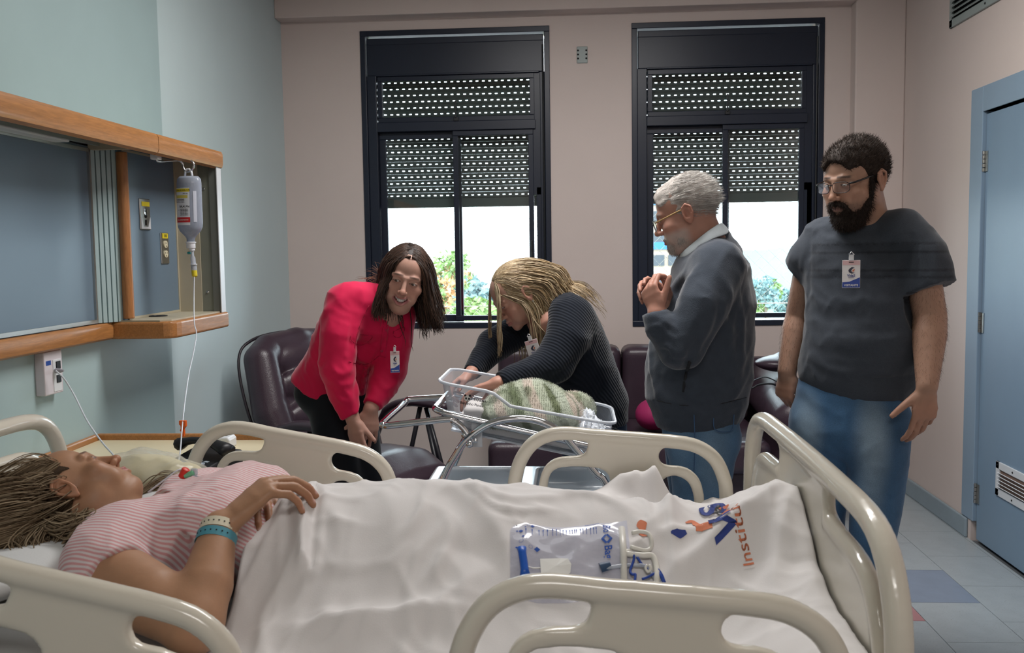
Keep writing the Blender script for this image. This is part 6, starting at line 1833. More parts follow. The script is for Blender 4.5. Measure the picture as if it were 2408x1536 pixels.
V, F = sd.poly(); g.add(V, F, np.tile(np.array(SKIN_C) * (.95, .92, .92), (len(V), 1)))
pc = g.build('person', [m_skin, m_eye]); tag(pc, 'smiling dark haired person in a bright pink blouse and black trousers, bending forward', 'person')
# hair: parted at the top, falling to the shoulders
g = Geo(); hs = SDF((-.11, -.14, -.10), (.11, .12, .15), .003)
hs.ell((0, -.024, .034), (.083, .105, .097)); hs.ell((0, .112, -.004), (.061, .085, .070), .012, op='cut'); hs.half((0, 0, -.06), (0, .2, -1), .01)
V, F = hs.poly(); g.add(V, F, np.tile((.022, .013, .010), (len(V), 1)), 0, HC)
rgh = np.random.default_rng(21); n = 1150
side = np.where(rgh.random(n) < .5, 1, -1); py_ = rgh.uniform(-.07, .062, n)
roots = np.c_[side * rgh.uniform(.001, .010, n) + .006, py_, .034 + .094 * np.sqrt(np.clip(1 - ((py_ + .024) / .105) ** 2, 0, 1)) - .002]
a_ = rgh.uniform(-.25, .25, n); dirs = np.c_[side * 1.0, -.25 + a_ * .8 - np.where(py_ > .03, .1, 0), .15 + 0 * a_]
k2 = 500; ph_ = rgh.uniform(.3, 2 * PI - .3, k2); el = rgh.uniform(-.1, .8, k2)
r2 = np.c_[.081 * np.sin(ph_) * np.cos(el), -.024 - .102 * -np.cos(ph_) * -1 * np.cos(el) * 1.0, .034 + .093 * np.sin(el)]
r2[:, 1] = -.024 - .102 * np.abs(np.cos(ph_)) * np.cos(el)
roots = np.r_[roots, r2]; dirs = np.r_[dirs, np.c_[r2[:, 0] * 3, r2[:, 1] * 3, -.4 + 0 * r2[:, 0]]]

nx2 = 1300; ok_ = (V[:, 2] > -.045) & ((V[:, 1] < .035) | (np.abs(V[:, 0]) > .066)) & (np.linalg.norm((V - np.array((0, -.024, .034))) / np.array((.083, .105, .097)), axis=1) > .94)
rc2 = V[ok_][rgh.integers(0, ok_.sum(), nx2)]; nr2 = (rc2 - np.array((0, -.024, .034))) / np.array((.083, .105, .097)); nr2 /= np.linalg.norm(nr2, axis=1)[:, None]
roots = np.r_[roots, rc2]; dirs = np.r_[dirs, nr2 * .3 + np.c_[np.sign(rc2[:, 0]) * .8, -.25 + 0 * rc2[:, 0], -.25 + 0 * rc2[:, 0]]]
nf_ = 520; tf_ = rgh.uniform(.02, 1, nf_); sf_ = np.where(rgh.random(nf_) < .5, 1, -1)
roots = np.r_[roots, np.c_[sf_ * .058 * tf_, .070 - .022 * tf_ - rgh.uniform(0, .014, nf_), .083 - .020 * tf_ + rgh.uniform(0, .016, nf_)]]
dirs = np.r_[dirs, np.c_[sf_ * 1.0, -.30 + 0 * tf_, .22 - .5 * tf_]]
gl_ = HCi[:3, :3] @ np.array((0, 0, -1.))
V0, F0 = None, None
vol = rgh.uniform(0, 1, len(roots))
sh_c = np.array(HC.inverted() @ Vector(T3(858, 735, 3.50)))
col_h = [((0, -.024, .034), (.086, .107, .098)), ((0, .040, -.035), (.079, .050, .085)), ((0, -.05, -.13), (.075, .06, .09)), (tuple(sh_c), (.14, .10, .09))]
lens = np.r_[rgh.uniform(.80, .98, n), rgh.uniform(.55, .72, k2), np.where(rc2[:, 2] > .05, .85, .62) * rgh.uniform(.85, 1.05, nx2), rgh.uniform(.86, .98, nf_)]


def pullC(P, t):  # tucked behind the brow first, then hanging
    sw = np.where(t > .35, 1, 0) * (.30 * vol + .05)
    return np.c_[np.sign(P[:, 0]) * sw, np.where(P[:, 2] > 0, -.30, .10 + .25 * vol), np.zeros(len(P))]


strands(g, roots, dirs, 15, .0189, gl_, col_h, BROWN, 5, rad=.0025, stiff=.63, k=3, M=HC, curl=.006, lens=lens, pull=pullC)
wr = np.random.default_rng(8); rr = np.array([(.07, -.06, -.05)]) + wr.normal(size=(70, 3)) * .018
strands(g, rr, wr.normal(size=(70, 3)) * .3 + (.8, -.5, .1), 8, .010, gl_, [], [(.30, .16, .09), (.16, .08, .05)], 9, rad=.0009, stiff=.9, M=HC, curl=.01)
g.build('hair', m_hair, pc)
# blouse
m_pink = fabric('pink_blouse_cloth', (206, 22, 74), .72, bump=.12, bscale=600, sheen=.3, var=.05)
sd = SDF((-1.16, 3.16, .80), (-.42, 4.0, 1.40), .006)
sd.loft([(tuple(T3(912, 700, 3.52)), .075, .060), (tuple(T3(890, 716, 3.54)), .150, .085), (tuple(T3(866, 745, 3.56)), .176, .118), (tuple(T3(838, 795, 3.61)), .170, .128), (tuple(T3(812, 845, 3.65)), .158, .122), (tuple(T3(795, 885, 3.69)), .168, .130), (tuple(T3(784, 908, 3.71)), .174, .138)], uC, .03)
sd.chain([tuple(T3(815, 712, 3.46)), tuple(T3(797, 790, 3.41)), tuple(T3(792, 868, 3.40))], [.076, .072, .066], .035); sd.chain([tuple(T3(792, 868, 3.40)), tuple(T3(808, 925, 3.40)), tuple(T3(822, 968, 3.40))], [.064, .058, .040], .012)
sd.chain([tuple(T3(935, 745, 3.62)), tuple(T3(930, 800, 3.60)), tuple(T3(918, 868, 3.58))], [.074, .068, .066], .03); sd.chain([tuple(T3(918, 868, 3.58)), tuple(T3(896, 915, 3.53)), tuple(T3(880, 946, 3.48))], [.064, .058, .042], .012)
for w_, d_ in ((wR, T3(822, 968, 3.40)), (wL, T3(880, 946, 3.48))):
    dd = norm(w_ - d_); sd.chain([tuple(w_ - dd * .035), tuple(w_ - dd * .012)], [.040, .040], .004); cut_end(sd, w_ - dd * .012, dd, .06)
sd.chain([tuple(T3(930, 712, 3.44)), tuple(T3(910, 742, 3.425))], [.034, .006], .005, 'cut'); sd.chain([tuple(T3(934, 688, 3.50)), tuple(T3(930, 712, 3.44))], [.056, .036], .006, 'cut')
hip = T3(784, 908, 3.71); ax_ = norm(T3(784, 908, 3.71) - T3(838, 795, 3.61)); cut_end(sd, hip + ax_ * .0, norm(ax_ + np.array((0, 0, -.5))), .26)
Cf = lambda pts, wd, am: sd.folds([(pts, wd, am)], 1.1)
Cf([(905, 752, 3.425), (893, 800, 3.455), (866, 850, 3.52), (852, 920, 3.56)], .012, .006)      # placket
Cf([(880, 830, 3.50), (850, 845, 3.50), (812, 838, 3.50)], .014, .010); Cf([(900, 800, 3.48), (860, 812, 3.47), (815, 800, 3.46)], .018, -.008)
Cf([(845, 700, 3.40), (832, 760, 3.36), (822, 840, 3.36)], .014, -.012); Cf([(800, 700, 3.38), (776, 760, 3.36), (768, 840, 3.37)], .018, .006)
Cf([(780, 860, 3.34), (800, 880, 3.335), (825, 870, 3.35)], .010, .008); Cf([(775, 885, 3.35), (800, 905, 3.335), (830, 900, 3.35)], .010, .007); Cf([(785, 920, 3.35), (805, 945, 3.34), (830, 940, 3.35)], .010, .006)
Cf([(745, 790, 3.52), (735, 840, 3.54), (715, 885, 3.58)], .018, .008); Cf([(770, 790, 3.46), (762, 850, 3.50), (755, 910, 3.56)], .016, -.008); Cf([(800, 700, 3.42), (760, 740, 3.48), (735, 790, 3.54)], .02, .005)
Cf([(935, 760, 3.54), (945, 800, 3.55), (930, 850, 3.54)], .012, .007); Cf([(910, 860, 3.51), (930, 880, 3.53), (940, 870, 3.55)], .010, .007); Cf([(890, 900, 3.47), (910, 915, 3.48), (930, 900, 3.52)], .010, .006)
Cf([(855, 850, 3.51), (870, 880, 3.52), (880, 920, 3.53)], .012, .008); Cf([(850, 860, 3.5), (840, 900, 3.53), (838, 940, 3.56)], .012, -.007)
sd.wobble(.0025, 26, 51, (1, 1, .7)).wrinkle(.006, 55, (.9, 0, .5), 10).wrinkle(.004, 70, (.3, 0, 1), 6)
bl = cloth_obj('blouse', sd, m_pink, pc)
m_button = mat('pink_button', (170, 20, 66), .35)
m_pseam = mat('pink_seam', (150, 14, 52), .8)
surf_patch(sd, [(903, 752), (915, 756), (906, 842), (893, 838)], 3.5, m_pink, 'placket', bl, .003, 4, 16); surf_patch(sd, [(856, 862), (868, 866), (856, 935), (844, 930)], 3.5, m_pink, 'placket', bl, .003, 4, 14)
seam(sd, [(890, 838), (872, 852), (852, 858), (820, 850)], 3.5, m_pseam, 'waist_seam', bl, .0012); seam(sd, [(868, 718), (845, 770), (832, 830)], 3.4, m_pseam, 'armhole_seam', bl, .0010)
for q in (((826, 786), (872, 790), (870, 800), (848, 812), (826, 800)), ((925, 780), (950, 770), (949, 782), (938, 794), (926, 790))):
    seam(sd, list(q) + [q[0]], 3.45, m_pseam, 'pocket_flap', bl, .0010)
seam(sd, [(903, 756), (918, 762), (940, 752), (952, 730)], 3.45, m_pseam, 'collar_seam', bl, .0012)
for p in ((907, 778, 3.425), (899, 826, 3.462), (860, 880, 3.515), (852, 915, 3.545)):
    p = Vector(sd.hit(*p)) + Vector((0, -.006, .002)); MB().lathe([(.006, 0), (.006, .002), (.0045, .003)], p, 12, Matrix.Rotation(PI / 2, 4, 'X')).build('button', m_button, bl)
MB().tube(catmull([T3(700, 884, 3.62), T3(722, 900, 3.58), T3(745, 910, 3.56)], 4), .007, 6).build('undershirt_hem', m_paper, pc, smooth=True)
# trousers
m_black = fabric('black_trouser_cloth', (20, 24, 30), .8, bump=.1, sheen=.2)
sd = SDF((-1.14, 3.22, .02), (-.52, 3.96, 1.06), .0085)
sd.loft([(tuple(T3(790, 885, 3.70)), .150, .115), (tuple(T3(785, 925, 3.72)), .160, .13)], uC, .03)
aRC, aLC = (-.86, 3.62, .09), (-.70, 3.70, .09)
sd.loft([(tuple(T3(768, 925, 3.68)), .092, .122), (tuple(T3(786, 1010, 3.60)), .085, .100), (tuple(T3(806, 1095, 3.52)), .068, .078), ((-.85, 3.56, .36), .058, .066), (aRC, .05, .058)], uC, .03)
sd.loft([(tuple(T3(825, 930, 3.74)), .090, .120), (tuple(T3(842, 1010, 3.68)), .082, .098), (tuple(T3(858, 1095, 3.60)), .066, .076), ((-.70, 3.64, .36), .057, .065), (aLC, .05, .058)], uC, .03)
sd.wobble(.0025, 18, 61)
cloth_obj('trousers', sd, m_black, pc)
shoes(pc, (aRC, aLC), fC, L=.235)
badge('visitor_badge', 'visitor badge with a blue corner hanging from the bright pink blouse', T3(928, 826, 3.44), (1, .25, 0), (-.02, .0, 1), .034, .080)
# ------------------------------------------------------------------ the blonde woman bending over the bassinet
uD = norm((.35, -.94, 0)); fD = norm((-.94, -.35, 0))
SKIN_D = (.50, .285, .215)
BLOND = [(.34, .24, .13), (.46, .35, .21), (.24, .165, .09), (.56, .46, .31), (.30, .22, .14)]
HD = Matrix(head_frame(T3(1216, 694, 3.64), (-.74, -.36, -.57), (-.50, -.12, .86)))
HDi = np.array(HD.inverted())
g = Geo()
head_geo(g, HD, dict(w=.96, fat=1.02, jaw=.95, smile=.1, eye=.22, nose=.95, skin=SKIN_D, brow=(.13, .08, .05), gaze=(0, .8, -.6), neck=.048, lip=(.44, .19, .17), neck_to=(0, -.13, -.13), brow_w=.6))
sd = SDF((-.52, 3.14, .82), (.30, 4.05, 1.42), .0048)
wn_, wf_ = T3(1168, 902, 3.36), T3(1106, 880, 3.54)
sd.chain([tuple(T3(1345, 760, 3.58)), tuple(T3(1300, 860, 3.48)), tuple(wn_)], [.05, .042, .026], .02); sd.chain([tuple(T3(1235, 765, 3.82)), tuple(T3(1160, 815, 3.72)), tuple(wf_)], [.05, .042, .026], .02)
hand(sd, wn_, (-.90, .12, -.28), (.05, -.25, -.95), False, curls=[(.35, .5, .4)] * 4, sc=.95, thumb=(.6, .7, .3))
hand(sd, wf_, (-.70, -.45, -.45), (.35, -.35, -.85), True, curls=[(.6, .8, .5)] * 4, sc=.95, thumb=(.5, .8, .3))
sd.loft([(tuple(T3(1262, 722, 3.66)), .05, .05), (tuple(T3(1285, 752, 3.66)), .10, .075), (tuple(T3(1310, 800, 3.70)), .12, .085)], uD, .03)
V, F = sd.poly(); g.add(V, F, np.tile(np.array(SKIN_D) * (.97, .9, .9), (len(V), 1)))
pd_ = g.build('person', [m_skin, m_eye]); tag(pd_, 'blonde person in a black ribbed jumper, bending over the clear bassinet', 'person')
g = Geo(); hs = SDF((-.11, -.14, -.10), (.11, .12, .15), .003)
hs.ell((0, -.022, .034), (.080, .102, .093)); hs.ell((0, .112, -.004), (.062, .085, .078), .012, op='cut'); hs.half((0, 0, -.05), (0, .35, -1), .01)
for s in (1, -1): hs.ell((s * .085, -.010, -.012), (.022, .022, .030), .006, op='cut')
V, F = hs.poly(); g.add(V, F, np.tile((.27, .19, .11), (len(V), 1)), 0, HD)
rgh = np.random.default_rng(31); n = 1250
side = np.where(rgh.random(n) < .62, -1, 1); py_ = rgh.uniform(-.085, .066, n)
roots = np.c_[side * rgh.uniform(.001, .010, n), py_, .034 + .093 * np.sqrt(np.clip(1 - ((py_ + .022) / .104) ** 2, 0, 1)) - .002]
tk = rgh.uniform(-.2, .2, n); dirs = np.c_[side * 1.0, -.75 + tk - np.where(py_ > .02, .25, 0), .1 + 0 * tk]

nx2 = 900; ok_ = (V[:, 2] > -.045) & (np.linalg.norm((V - np.array((0, -.022, .034))) / np.array((.080, .102, .093)), axis=1) > .94)
rc2 = V[ok_][rgh.integers(0, ok_.sum(), nx2)]; nr2 = (rc2 - np.array((0, -.022, .034))) / np.array((.080, .102, .093)); nr2 /= np.linalg.norm(nr2, axis=1)[:, None]
roots = np.r_[roots, rc2]; dirs = np.r_[dirs, nr2 * .25 + np.c_[np.sign(rc2[:, 0]) * .35, -.9 + 0 * rc2[:, 0], -.1 + 0 * rc2[:, 0]]]
gl_ = HDi[:3, :3] @ np.array((0, 0, -1.)); back = HDi[:3, :3] @ np.array((.86, .2, -.45))
front = np.r_[(py_ > .050) & (rgh.random(n) < .40), np.zeros(nx2, bool)]; n = len(roots)
col_h = [((0, -.022, .034), (.082, .103, .094)), ((0, .045, -.03), (.069, .060, .085)), ((0, -.09, -.09), (.062, .062, .08)), ((.02, -.17, -.18), (.13, .10, .10))]
mask = rgh.random(n)


def pullD(P, t):
    w = np.where(front, .0, np.where(mask < .42, 1.5, .05))[:, None]
    tuck = np.where((P[:, 2] > -.01) & ~front, 1., 0)[:, None] * np.array((0, -1.1, 0))
    return back[None] * w * (1 if t > .3 else .35) + tuck


strands(g, roots, dirs, 19, .0192, gl_, col_h, BLOND, 15, rad=.0020, stiff=.655, k=3, M=HD, curl=.007, lens=np.where(front, .80, rgh.uniform(.85, 1.05, n)), pull=pullD)
g.build('hair', m_hair, pd_)
MB().lathe([(.0005, -.003), (.003, -.001), (.003, .001), (.0005, .003)], tuple(HD @ Vector((-.083, -.012, -.043))), 8).build('earring', m_steel, pd_)


def rib_hook(nt, out, vec, b):
    N, L = nt.nodes, nt.links
    w = N.new('ShaderNodeTexWave'); w.bands_direction = 'DIAGONAL'; w.inputs['Scale'].default_value = 32; w.inputs['Distortion'].default_value = 1.2; w.inputs['Detail'].default_value = 1; w.inputs['Detail Scale'].default_value = .4
    L.new(vec, w.inputs['Vector']); bp = N.new('ShaderNodeBump'); bp.inputs['Strength'].default_value = .6; bp.inputs['Distance'].default_value = .003
    L.new(w.outputs['Fac'], bp.inputs['Height']); L.new(bp.outputs[0], b.inputs['Normal'])
    r = N.new('ShaderNodeMapRange'); r.inputs[3].default_value = .88; r.inputs[4].default_value = 1.12; L.new(w.outputs['Fac'], r.inputs[0])
    mx = N.new('ShaderNodeMix'); mx.data_type = 'RGBA'; mx.blend_type = 'MULTIPLY'; mx.inputs[0].default_value = 1; L.new(out, mx.inputs[6]); L.new(r.outputs[0], mx.inputs[7]); return mx.outputs[2]


m_knit = mat('black_rib_knit', (27, 32, 41), .92, hook=rib_hook, sheen=.22, var=.08, spec=.2)
sd = SDF((-.48, 3.16, .76), (.36, 4.08, 1.40), .0065)
sd.loft([(tuple(T3(1286, 712, 3.68)), .085, .060), (tuple(T3(1312, 728, 3.69)), .160, .085), (tuple(T3(1332, 765, 3.71)), .180, .118), (tuple(T3(1352, 825, 3.75)), .178, .132), (tuple(T3(1375, 890, 3.79)), .182, .136), (tuple(T3(1388, 950, 3.80)), .186, .145), (tuple(T3(1392, 985, 3.80)), .18, .142)], uD, .03)
sd.chain([tuple(T3(1345, 745, 3.60)), tuple(T3(1335, 800, 3.53)), tuple(T3(1300, 858, 3.48))], [.088, .082, .074], .03); sd.chain([tuple(T3(1300, 858, 3.48)), tuple(T3(1235, 884, 3.42)), tuple(T3(1184, 898, 3.375))], [.072, .058, .042], .02)
sd.chain([tuple(T3(1262, 755, 3.80)), tuple(T3(1215, 780, 3.78)), tuple(T3(1160, 812, 3.72))], [.08, .072, .064], .03); sd.chain([tuple(T3(1160, 812, 3.72)), tuple(T3(1130, 850, 3.63)), tuple(T3(1115, 868, 3.58))], [.062, .05, .040], .02)
for w_, d_ in ((wn_, T3(1235, 884, 3.42)), (wf_, T3(1130, 850, 3.63))):
    dd = norm(w_ - d_); sd.chain([tuple(w_ - dd * .06), tuple(w_ - dd * .015)], [.038, .036], .006); cut_end(sd, w_ - dd * .012, dd, .055)
sd.chain([tuple(T3(1262, 712, 3.62)), tuple(T3(1262, 770, 3.58))], [.062, .018], .006, 'cut')
sd.half(T3(1392, 992, 3.8), (0, 0, -1), .004)
Df = lambda pts, wd, am: sd.folds([(pts, wd, am)], 1.1)
Df([(1345, 870, 3.44), (1320, 890, 3.44), (1280, 905, 3.42)], .014, .009); Df([(1360, 830, 3.48), (1335, 860, 3.42), (1300, 885, 3.40)], .014, -.009); Df([(1370, 790, 3.52), (1355, 830, 3.47), (1335, 850, 3.43)], .014, .007)
Df([(1280, 830, 3.44), (1260, 860, 3.42), (1230, 870, 3.40)], .012, .006); Df([(1240, 860, 3.38), (1225, 885, 3.36), (1215, 905, 3.37)], .010, .006); Df([(1215, 865, 3.37), (1203, 885, 3.34), (1195, 910, 3.36)], .010, .006)
Df([(1180, 790, 3.72), (1160, 800, 3.68), (1135, 830, 3.66)], .010, .008); Df([(1170, 815, 3.68), (1150, 835, 3.64), (1125, 850, 3.62)], .010, .006); Df([(1200, 770, 3.74), (1180, 790, 3.70), (1160, 830, 3.66)], .010, -.007)
Df([(1400, 850, 3.66), (1375, 900, 3.62), (1350, 950, 3.62)], .02, .009); Df([(1420, 900, 3.68), (1400, 940, 3.63), (1370, 970, 3.62)], .018, -.008); Df([(1385, 800, 3.6), (1390, 850, 3.62), (1370, 890, 3.6)], .018, .007)
sd.wobble(.003, 24, 71).wrinkle(.007, 48, (.8, 0, .6), 12)
cloth_obj('jumper', sd, m_knit, pd_)
sd = SDF((-.2, 3.45, .02), (.42, 4.1, 1.02), .0095)
sd.loft([(tuple(T3(1393, 950, 3.82)), .165, .128), (tuple(T3(1393, 1000, 3.83)), .172, .135)], uD, .03)
aND, aFD = (.03, 3.72, .09), (.0, 3.95, .09)
sd.loft([(tuple(T3(1396, 1000, 3.75)), .09, .12), ((.07, 3.72, .5), .07, .08), (aND, .055, .06)], uD, .03); sd.loft([(tuple(T3(1380, 1000, 3.90)), .09, .12), ((.03, 3.95, .5), .07, .08), (aFD, .055, .06)], uD, .03)
sd.wobble(.003, 18, 81)
cloth_obj('jeans', sd, mat('dark_denim', (38, 54, 76), .85, hook=denim_hook, bump=.2, bscale=600), pd_)
shoes(pd_, (aND, aFD), fD, L=.235)
badge('visitor_badge', 'visitor badge hanging at the neck of the black ribbed jumper, half tucked behind the arm', T3(1248, 800, 3.49), (.92, -.25, .28), (-.28, .05, 1), .05, .085)
# ------------------------------------------------------------------ the bassinet on its chrome trolley
bn = thing('bassinet', 'clear plastic hospital bassinet on a chrome trolley with a white tray', 'bassinet', (-.15, 3.28, 0))
BY0, BY1, BX0, BX1 = 3.10, 3.46, -.452, .125
m_basin = thin_clear('clear_basin', (206, 216, 230), .05, .10, streak=.10, edge=.6)
m_lip = thin_clear('basin_lip', (232, 238, 246), .06, .55, edge=.45)


def rim_z(x): return float(np.interp(x, [-.46, -.275, -.245, -.215, .13], [1.024, .989, .965, .941, .876]))


def bot_z(x): return .862 - .2 * (x + .44)


def rrect(x0, x1, y0, y1, r, n=6):
    P = []
    for cx, cy, a0 in ((x1 - r, y1 - r, 0), (x0 + r, y1 - r, PI / 2), (x0 + r, y0 + r, PI), (x1 - r, y0 + r, 1.5 * PI)):
        for i in range(n + 1): a = a0 + PI / 2 * i / n; P.append((cx + r * math.cos(a), cy + r * math.sin(a)))
    Q = []
    for (xa, ya), (xb, yb) in zip(P, P[1:] + P[:1]):
        d = math.hypot(xb - xa, yb - ya); m = max(1, int(d / .025))
        for i in range(m): Q.append((xa + (xb - xa) * i / m, ya + (yb - ya) * i / m))
    return Q


ring = rrect(BX0, BX1, BY0, BY1, .055)
n = len(ring); vs = []; cxm, cym = (BX0 + BX1) / 2, (BY0 + BY1) / 2
for s_, f in ((.86, 0), (.91, .02), (.94, .25), (1.0, 1.0), (1.035, 1.0), (1.035, .985)):
    for x, y in ring:
        xx, yy = cxm + (x - cxm) * s_, cym + (y - cym) * (s_ if s_ < 1 else 1 + (s_ - 1) * 1.4); zb, zt = bot_z(x), rim_z(x); vs.append((xx, yy, zb + (zt - zb) * f))
fs = [(k * n + i, k * n + (i + 1) % n, (k + 1) * n + (i + 1) % n, (k + 1) * n + i) for k in range(5) for i in range(n)] + [tuple(range(n))]
bs_ = MB().add(vs, fs).build('basin', m_basin, bn, smooth='auto')
MB().tube([(cxm + (x - cxm) * 1.03, cym + (y - cym) * 1.04, rim_z(x) + .002) for x, y in ring], .0055, 6, closed=True).build('rim', m_lip, bs_, smooth=True)
# chrome: cradle ring, push handle, arched legs, cross bars
cz_ = lambda x: .928 - .235 * (x + .456)
rr_ = rrect(BX0 - .022, BX1 + .03, BY0 - .022, BY1 + .022, .05)
MB().tube([(x, y, cz_(x)) for x, y in rr_], .011, 10, closed=True).build('cradle_ring', m_chrome, bn, smooth=True)
hp = [(-.343, 3.075, .822), (-.372, 3.075, .872), (-.405, 3.075, .897), (-.43, 3.075, .903), (-.60, 3.075, .884), (-.638, 3.085, .880), (-.650, 3.12, .885), (-.640, 3.42, .893), (-.635, 3.47, .90), (-.615, 3.487, .905), (-.45, 3.487, .912), (-.42, 3.487, .905), (-.385, 3.487, .872), (-.345, 3.487, .82)]
MB().tube(catmull(hp, 5), .0115, 10).build('push_handle', m_chrome, bn, smooth=True)
for y in (3.065, 3.497):
    ap = [at(px, py, y=3.08) for px, py in ((1042, 1130), (1075, 1066), (1100, 1031), (1148, 997), (1205, 983), (1262, 987), (1312, 1010), (1350, 1050), (1400, 1110), (1428, 1145))]
    ap = [(p.x, y, p.z) for p in ap]; ap = [(-.60, y, .10), (-.555, y, .40)] + ap + [(.20, y, .40), (.245, y, .10)]
    lg = MB().tube(catmull(ap, 6), .0125, 10).build('arched_leg', m_chrome, bn, smooth=True)
    p = at(1105, 1043, y=3.06); q = at(1119, 1035, y=3.06); yk = y - .016 if y < 3.2 else y + .016
    b = MB()
    for i in range(2):
        c = (p, q)[i]; r = (.013, .008)[i]; b.lathe([(r * math.sin(PI * k / 8), r * math.cos(PI * k / 8)) for k in range(9)], (c.x, yk, c.z), 12)
    b.build('clamp_knob', m_chrome, lg, smooth=True)
b = MB()
for x, z in ((-.585, .2), (.23, .2), (-.37, .85), (.06, .78)): b.tube([(x, 3.065, z), (x, 3.497, z)], .010, 8)
b.build('cross_bar', m_chrome, bn, smooth=True)
for x in (-.60, .245):
    for y in (3.065, 3.497):
        cs = MB().lathe([(.012, -.012), (.045, -.012), (.05, -.006), (.05, .006), (.045, .012), (.012, .012)], (x, y, .05), 16, Matrix.Rotation(PI / 2, 4, 'X')).build('caster', m_dark, bn, smooth='auto')
        MB().box(x - .012, x + .012, y - .02, y + .02, .06, .105).build('fork', m_chrome, cs, bevel=.003)
# lower tray with moulded wells
m_tray = mat('white_tray_plastic', (214, 224, 232), .2, coat=.3, var=.01)
tx0, tx1, ty0, ty1, tz = -.53, .20, 3.09, 3.475, .655
sd = SDF((tx0 - .03, ty0 - .03, .52), (tx1 + .03, ty1 + .03, .69), .006)
sd.box(((tx0 + tx1) / 2, (ty0 + ty1) / 2, tz - .05), ((tx1 - tx0) / 2, (ty1 - ty0) / 2, .05), r=.018)
sd.box((-.34, 3.285, tz + .005), (.145, .15, .085), .012, r=.03, op='cut'); sd.box((.02, 3.285, tz + .005), (.15, .15, .08), .012, r=.03, op='cut')
sd.box((-.02, 3.25, tz - .06), (.06, .045, .018), .01, r=.01); sd.ell((.09, 3.27, tz - .075), (.035, .035, .035), .01)
V, F = sd.poly(); gq = Geo(); gq.add(V, F); gq.build('tray', m_tray, bn)
for x in (-.33, .055):
    b = MB(); b.box(x - .018, x + .018, BY0 - .012, BY0 - .006, bot_z(x) - .035, cz_(x)); b.build('cradle_clip', m_lip, bn, bevel=.002)
MB().prism([(BX0 + .03, bot_z(BX0) - .005), (BX1 - .06, bot_z(BX1 - .06) - .005), (BX1 - .06, bot_z(BX1 - .06) - .012), (BX0 + .03, bot_z(BX0) - .012)], lambda u, w, d: (u, d, w), BY0 + .03, BY1 - .03).build('basin_floor', m_lip, bs_)
# maker's print on the near side: a panda head, a star and two lines of lettering
lp = lambda px, py: at(px, py, y=BY0 - .0015)


def disc(b, px, py, r, sy=1.0, off=0.0, mi=0):
    c = lp(px, py); b.add([(c.x, BY0 - .0015 - off, c.z)] + [(c.x + r * math.cos(a * PI / 8), BY0 - .0015 - off, c.z + r * sy * math.sin(a * PI / 8)) for a in range(16)], [(0, i + 1, (i + 1) % 16 + 1) for i in range(16)], mi)


b = MB(); disc(b, 1099, 937, .0105, .95, 0, 1)
for px, py in ((1094, 930), (1105, 931)): disc(b, px, py, .0038, 1, .0004)
for px, py in ((1096, 937), (1103, 938)): disc(b, px, py, .0032, 1.2, .0006)
disc(b, 1099.5, 941.5, .0016, .8, .0006)
for a in range(8):
    c = lp(1112, 938); dx, dz = math.cos(a * PI / 4), math.sin(a * PI / 4); b.add([(c.x + dx * .003 - dz * .001, BY0 - .0017, c.z + dz * .003 + dx * .001), (c.x + dx * .003 + dz * .001, BY0 - .0017, c.z + dz * .003 - dx * .001), (c.x + dx * .0075, BY0 - .0017, c.z + dz * .0075)], [(0, 1, 2)])
b.build('panda_print', [m_ink, m_paper], bs_)
tm = lambda px, py: frame_mtx(lp(px, py) + Vector((0, -.0005, 0)), (1, 0, -.17), (.17, 0, 1))
text_batch([('PANEMA', .0105, tm(1129, 942.5), .0003), ('Bercinho Panda', .0125, tm(1109, 951), .0002)], m_ink, 'lettering', bs_)
# mattress pad, white cloth, blanket, crumpled film
pad = MB(); vs = []
mp = rrect(BX0 + .045, BX1 - .035, BY0 + .045, BY1 - .045, .04); k = len(mp)
for dz in (.006, .032): vs += [(x, y, bot_z(x) + dz) for x, y in mp]
pad.add(vs, [(i, (i + 1) % k, k + (i + 1) % k, k + i) for i in range(k)] + [tuple(range(k))[::-1], tuple(range(k, 2 * k))])
o = pad.build('bassinet_pad', m_sheetc, None, bevel=.006, smooth='auto'); tag(o, 'thin white pad lying in the clear bassinet', 'pad')
sd = SDF((-.42, 3.12, .82), (-.2, 3.44, 1.0), .006); c = at(1118, 972, y=3.2)
sd.box((c.x, 3.24, c.z - .006), (.035, .10, .035), r=.016); sd.wobble(.003, 40, 3); o = sdf_obj('folded_cloth', sd, m_sheetc, None); tag(o, 'folded white cloth beside the printed end of the clear bassinet', 'cloth')
m_plush = mat('green_plaid_plush', vcol=True, rough=.95, sheen=.5, var=.1, scale=40)
sd = SDF((-.36, 3.11, .76), (.12, 3.47, 1.10), .0065)
for px, py, y, r in ((1165, 972, 3.22, (.065, .09, .05)), (1205, 955, 3.26, (.08, .10, .068)), (1250, 945, 3.28, (.09, .11, .078)), (1295, 962, 3.27, (.085, .11, .07)), (1330, 985, 3.25, (.06, .10, .055)), (1345, 948, 3.39, (.07, .05, .05)), (1375, 965, 3.39, (.045, .045, .04)), (1185, 985, 3.19, (.09, .06, .035)), (1265, 995, 3.18, (.12, .06, .04))):
    c = at(px, py, y=y); sd.ell(tuple(c), r, .04)
PF = lambda pts, wd, am: sd.fold([T3(*p) for p in pts], wd, am)
PF([(1222, 905, 3.25), (1232, 935, 3.17), (1240, 975, 3.14)], .012, -.014); PF([(1290, 912, 3.28), (1322, 950, 3.2), (1335, 990, 3.18)], .012, .010); PF([(1180, 930, 3.2), (1175, 965, 3.15), (1150, 985, 3.14)], .012, .008); PF([(1235, 935, 3.16), (1270, 930, 3.17), (1310, 945, 3.19)], .012, -.010)
sd.half((0, BY0 + .022, 0), (0, -1, 0), .01); sd.wobble(.004, 30, 17)
V, F = sd.poly(); N = vert_normals(V, F)
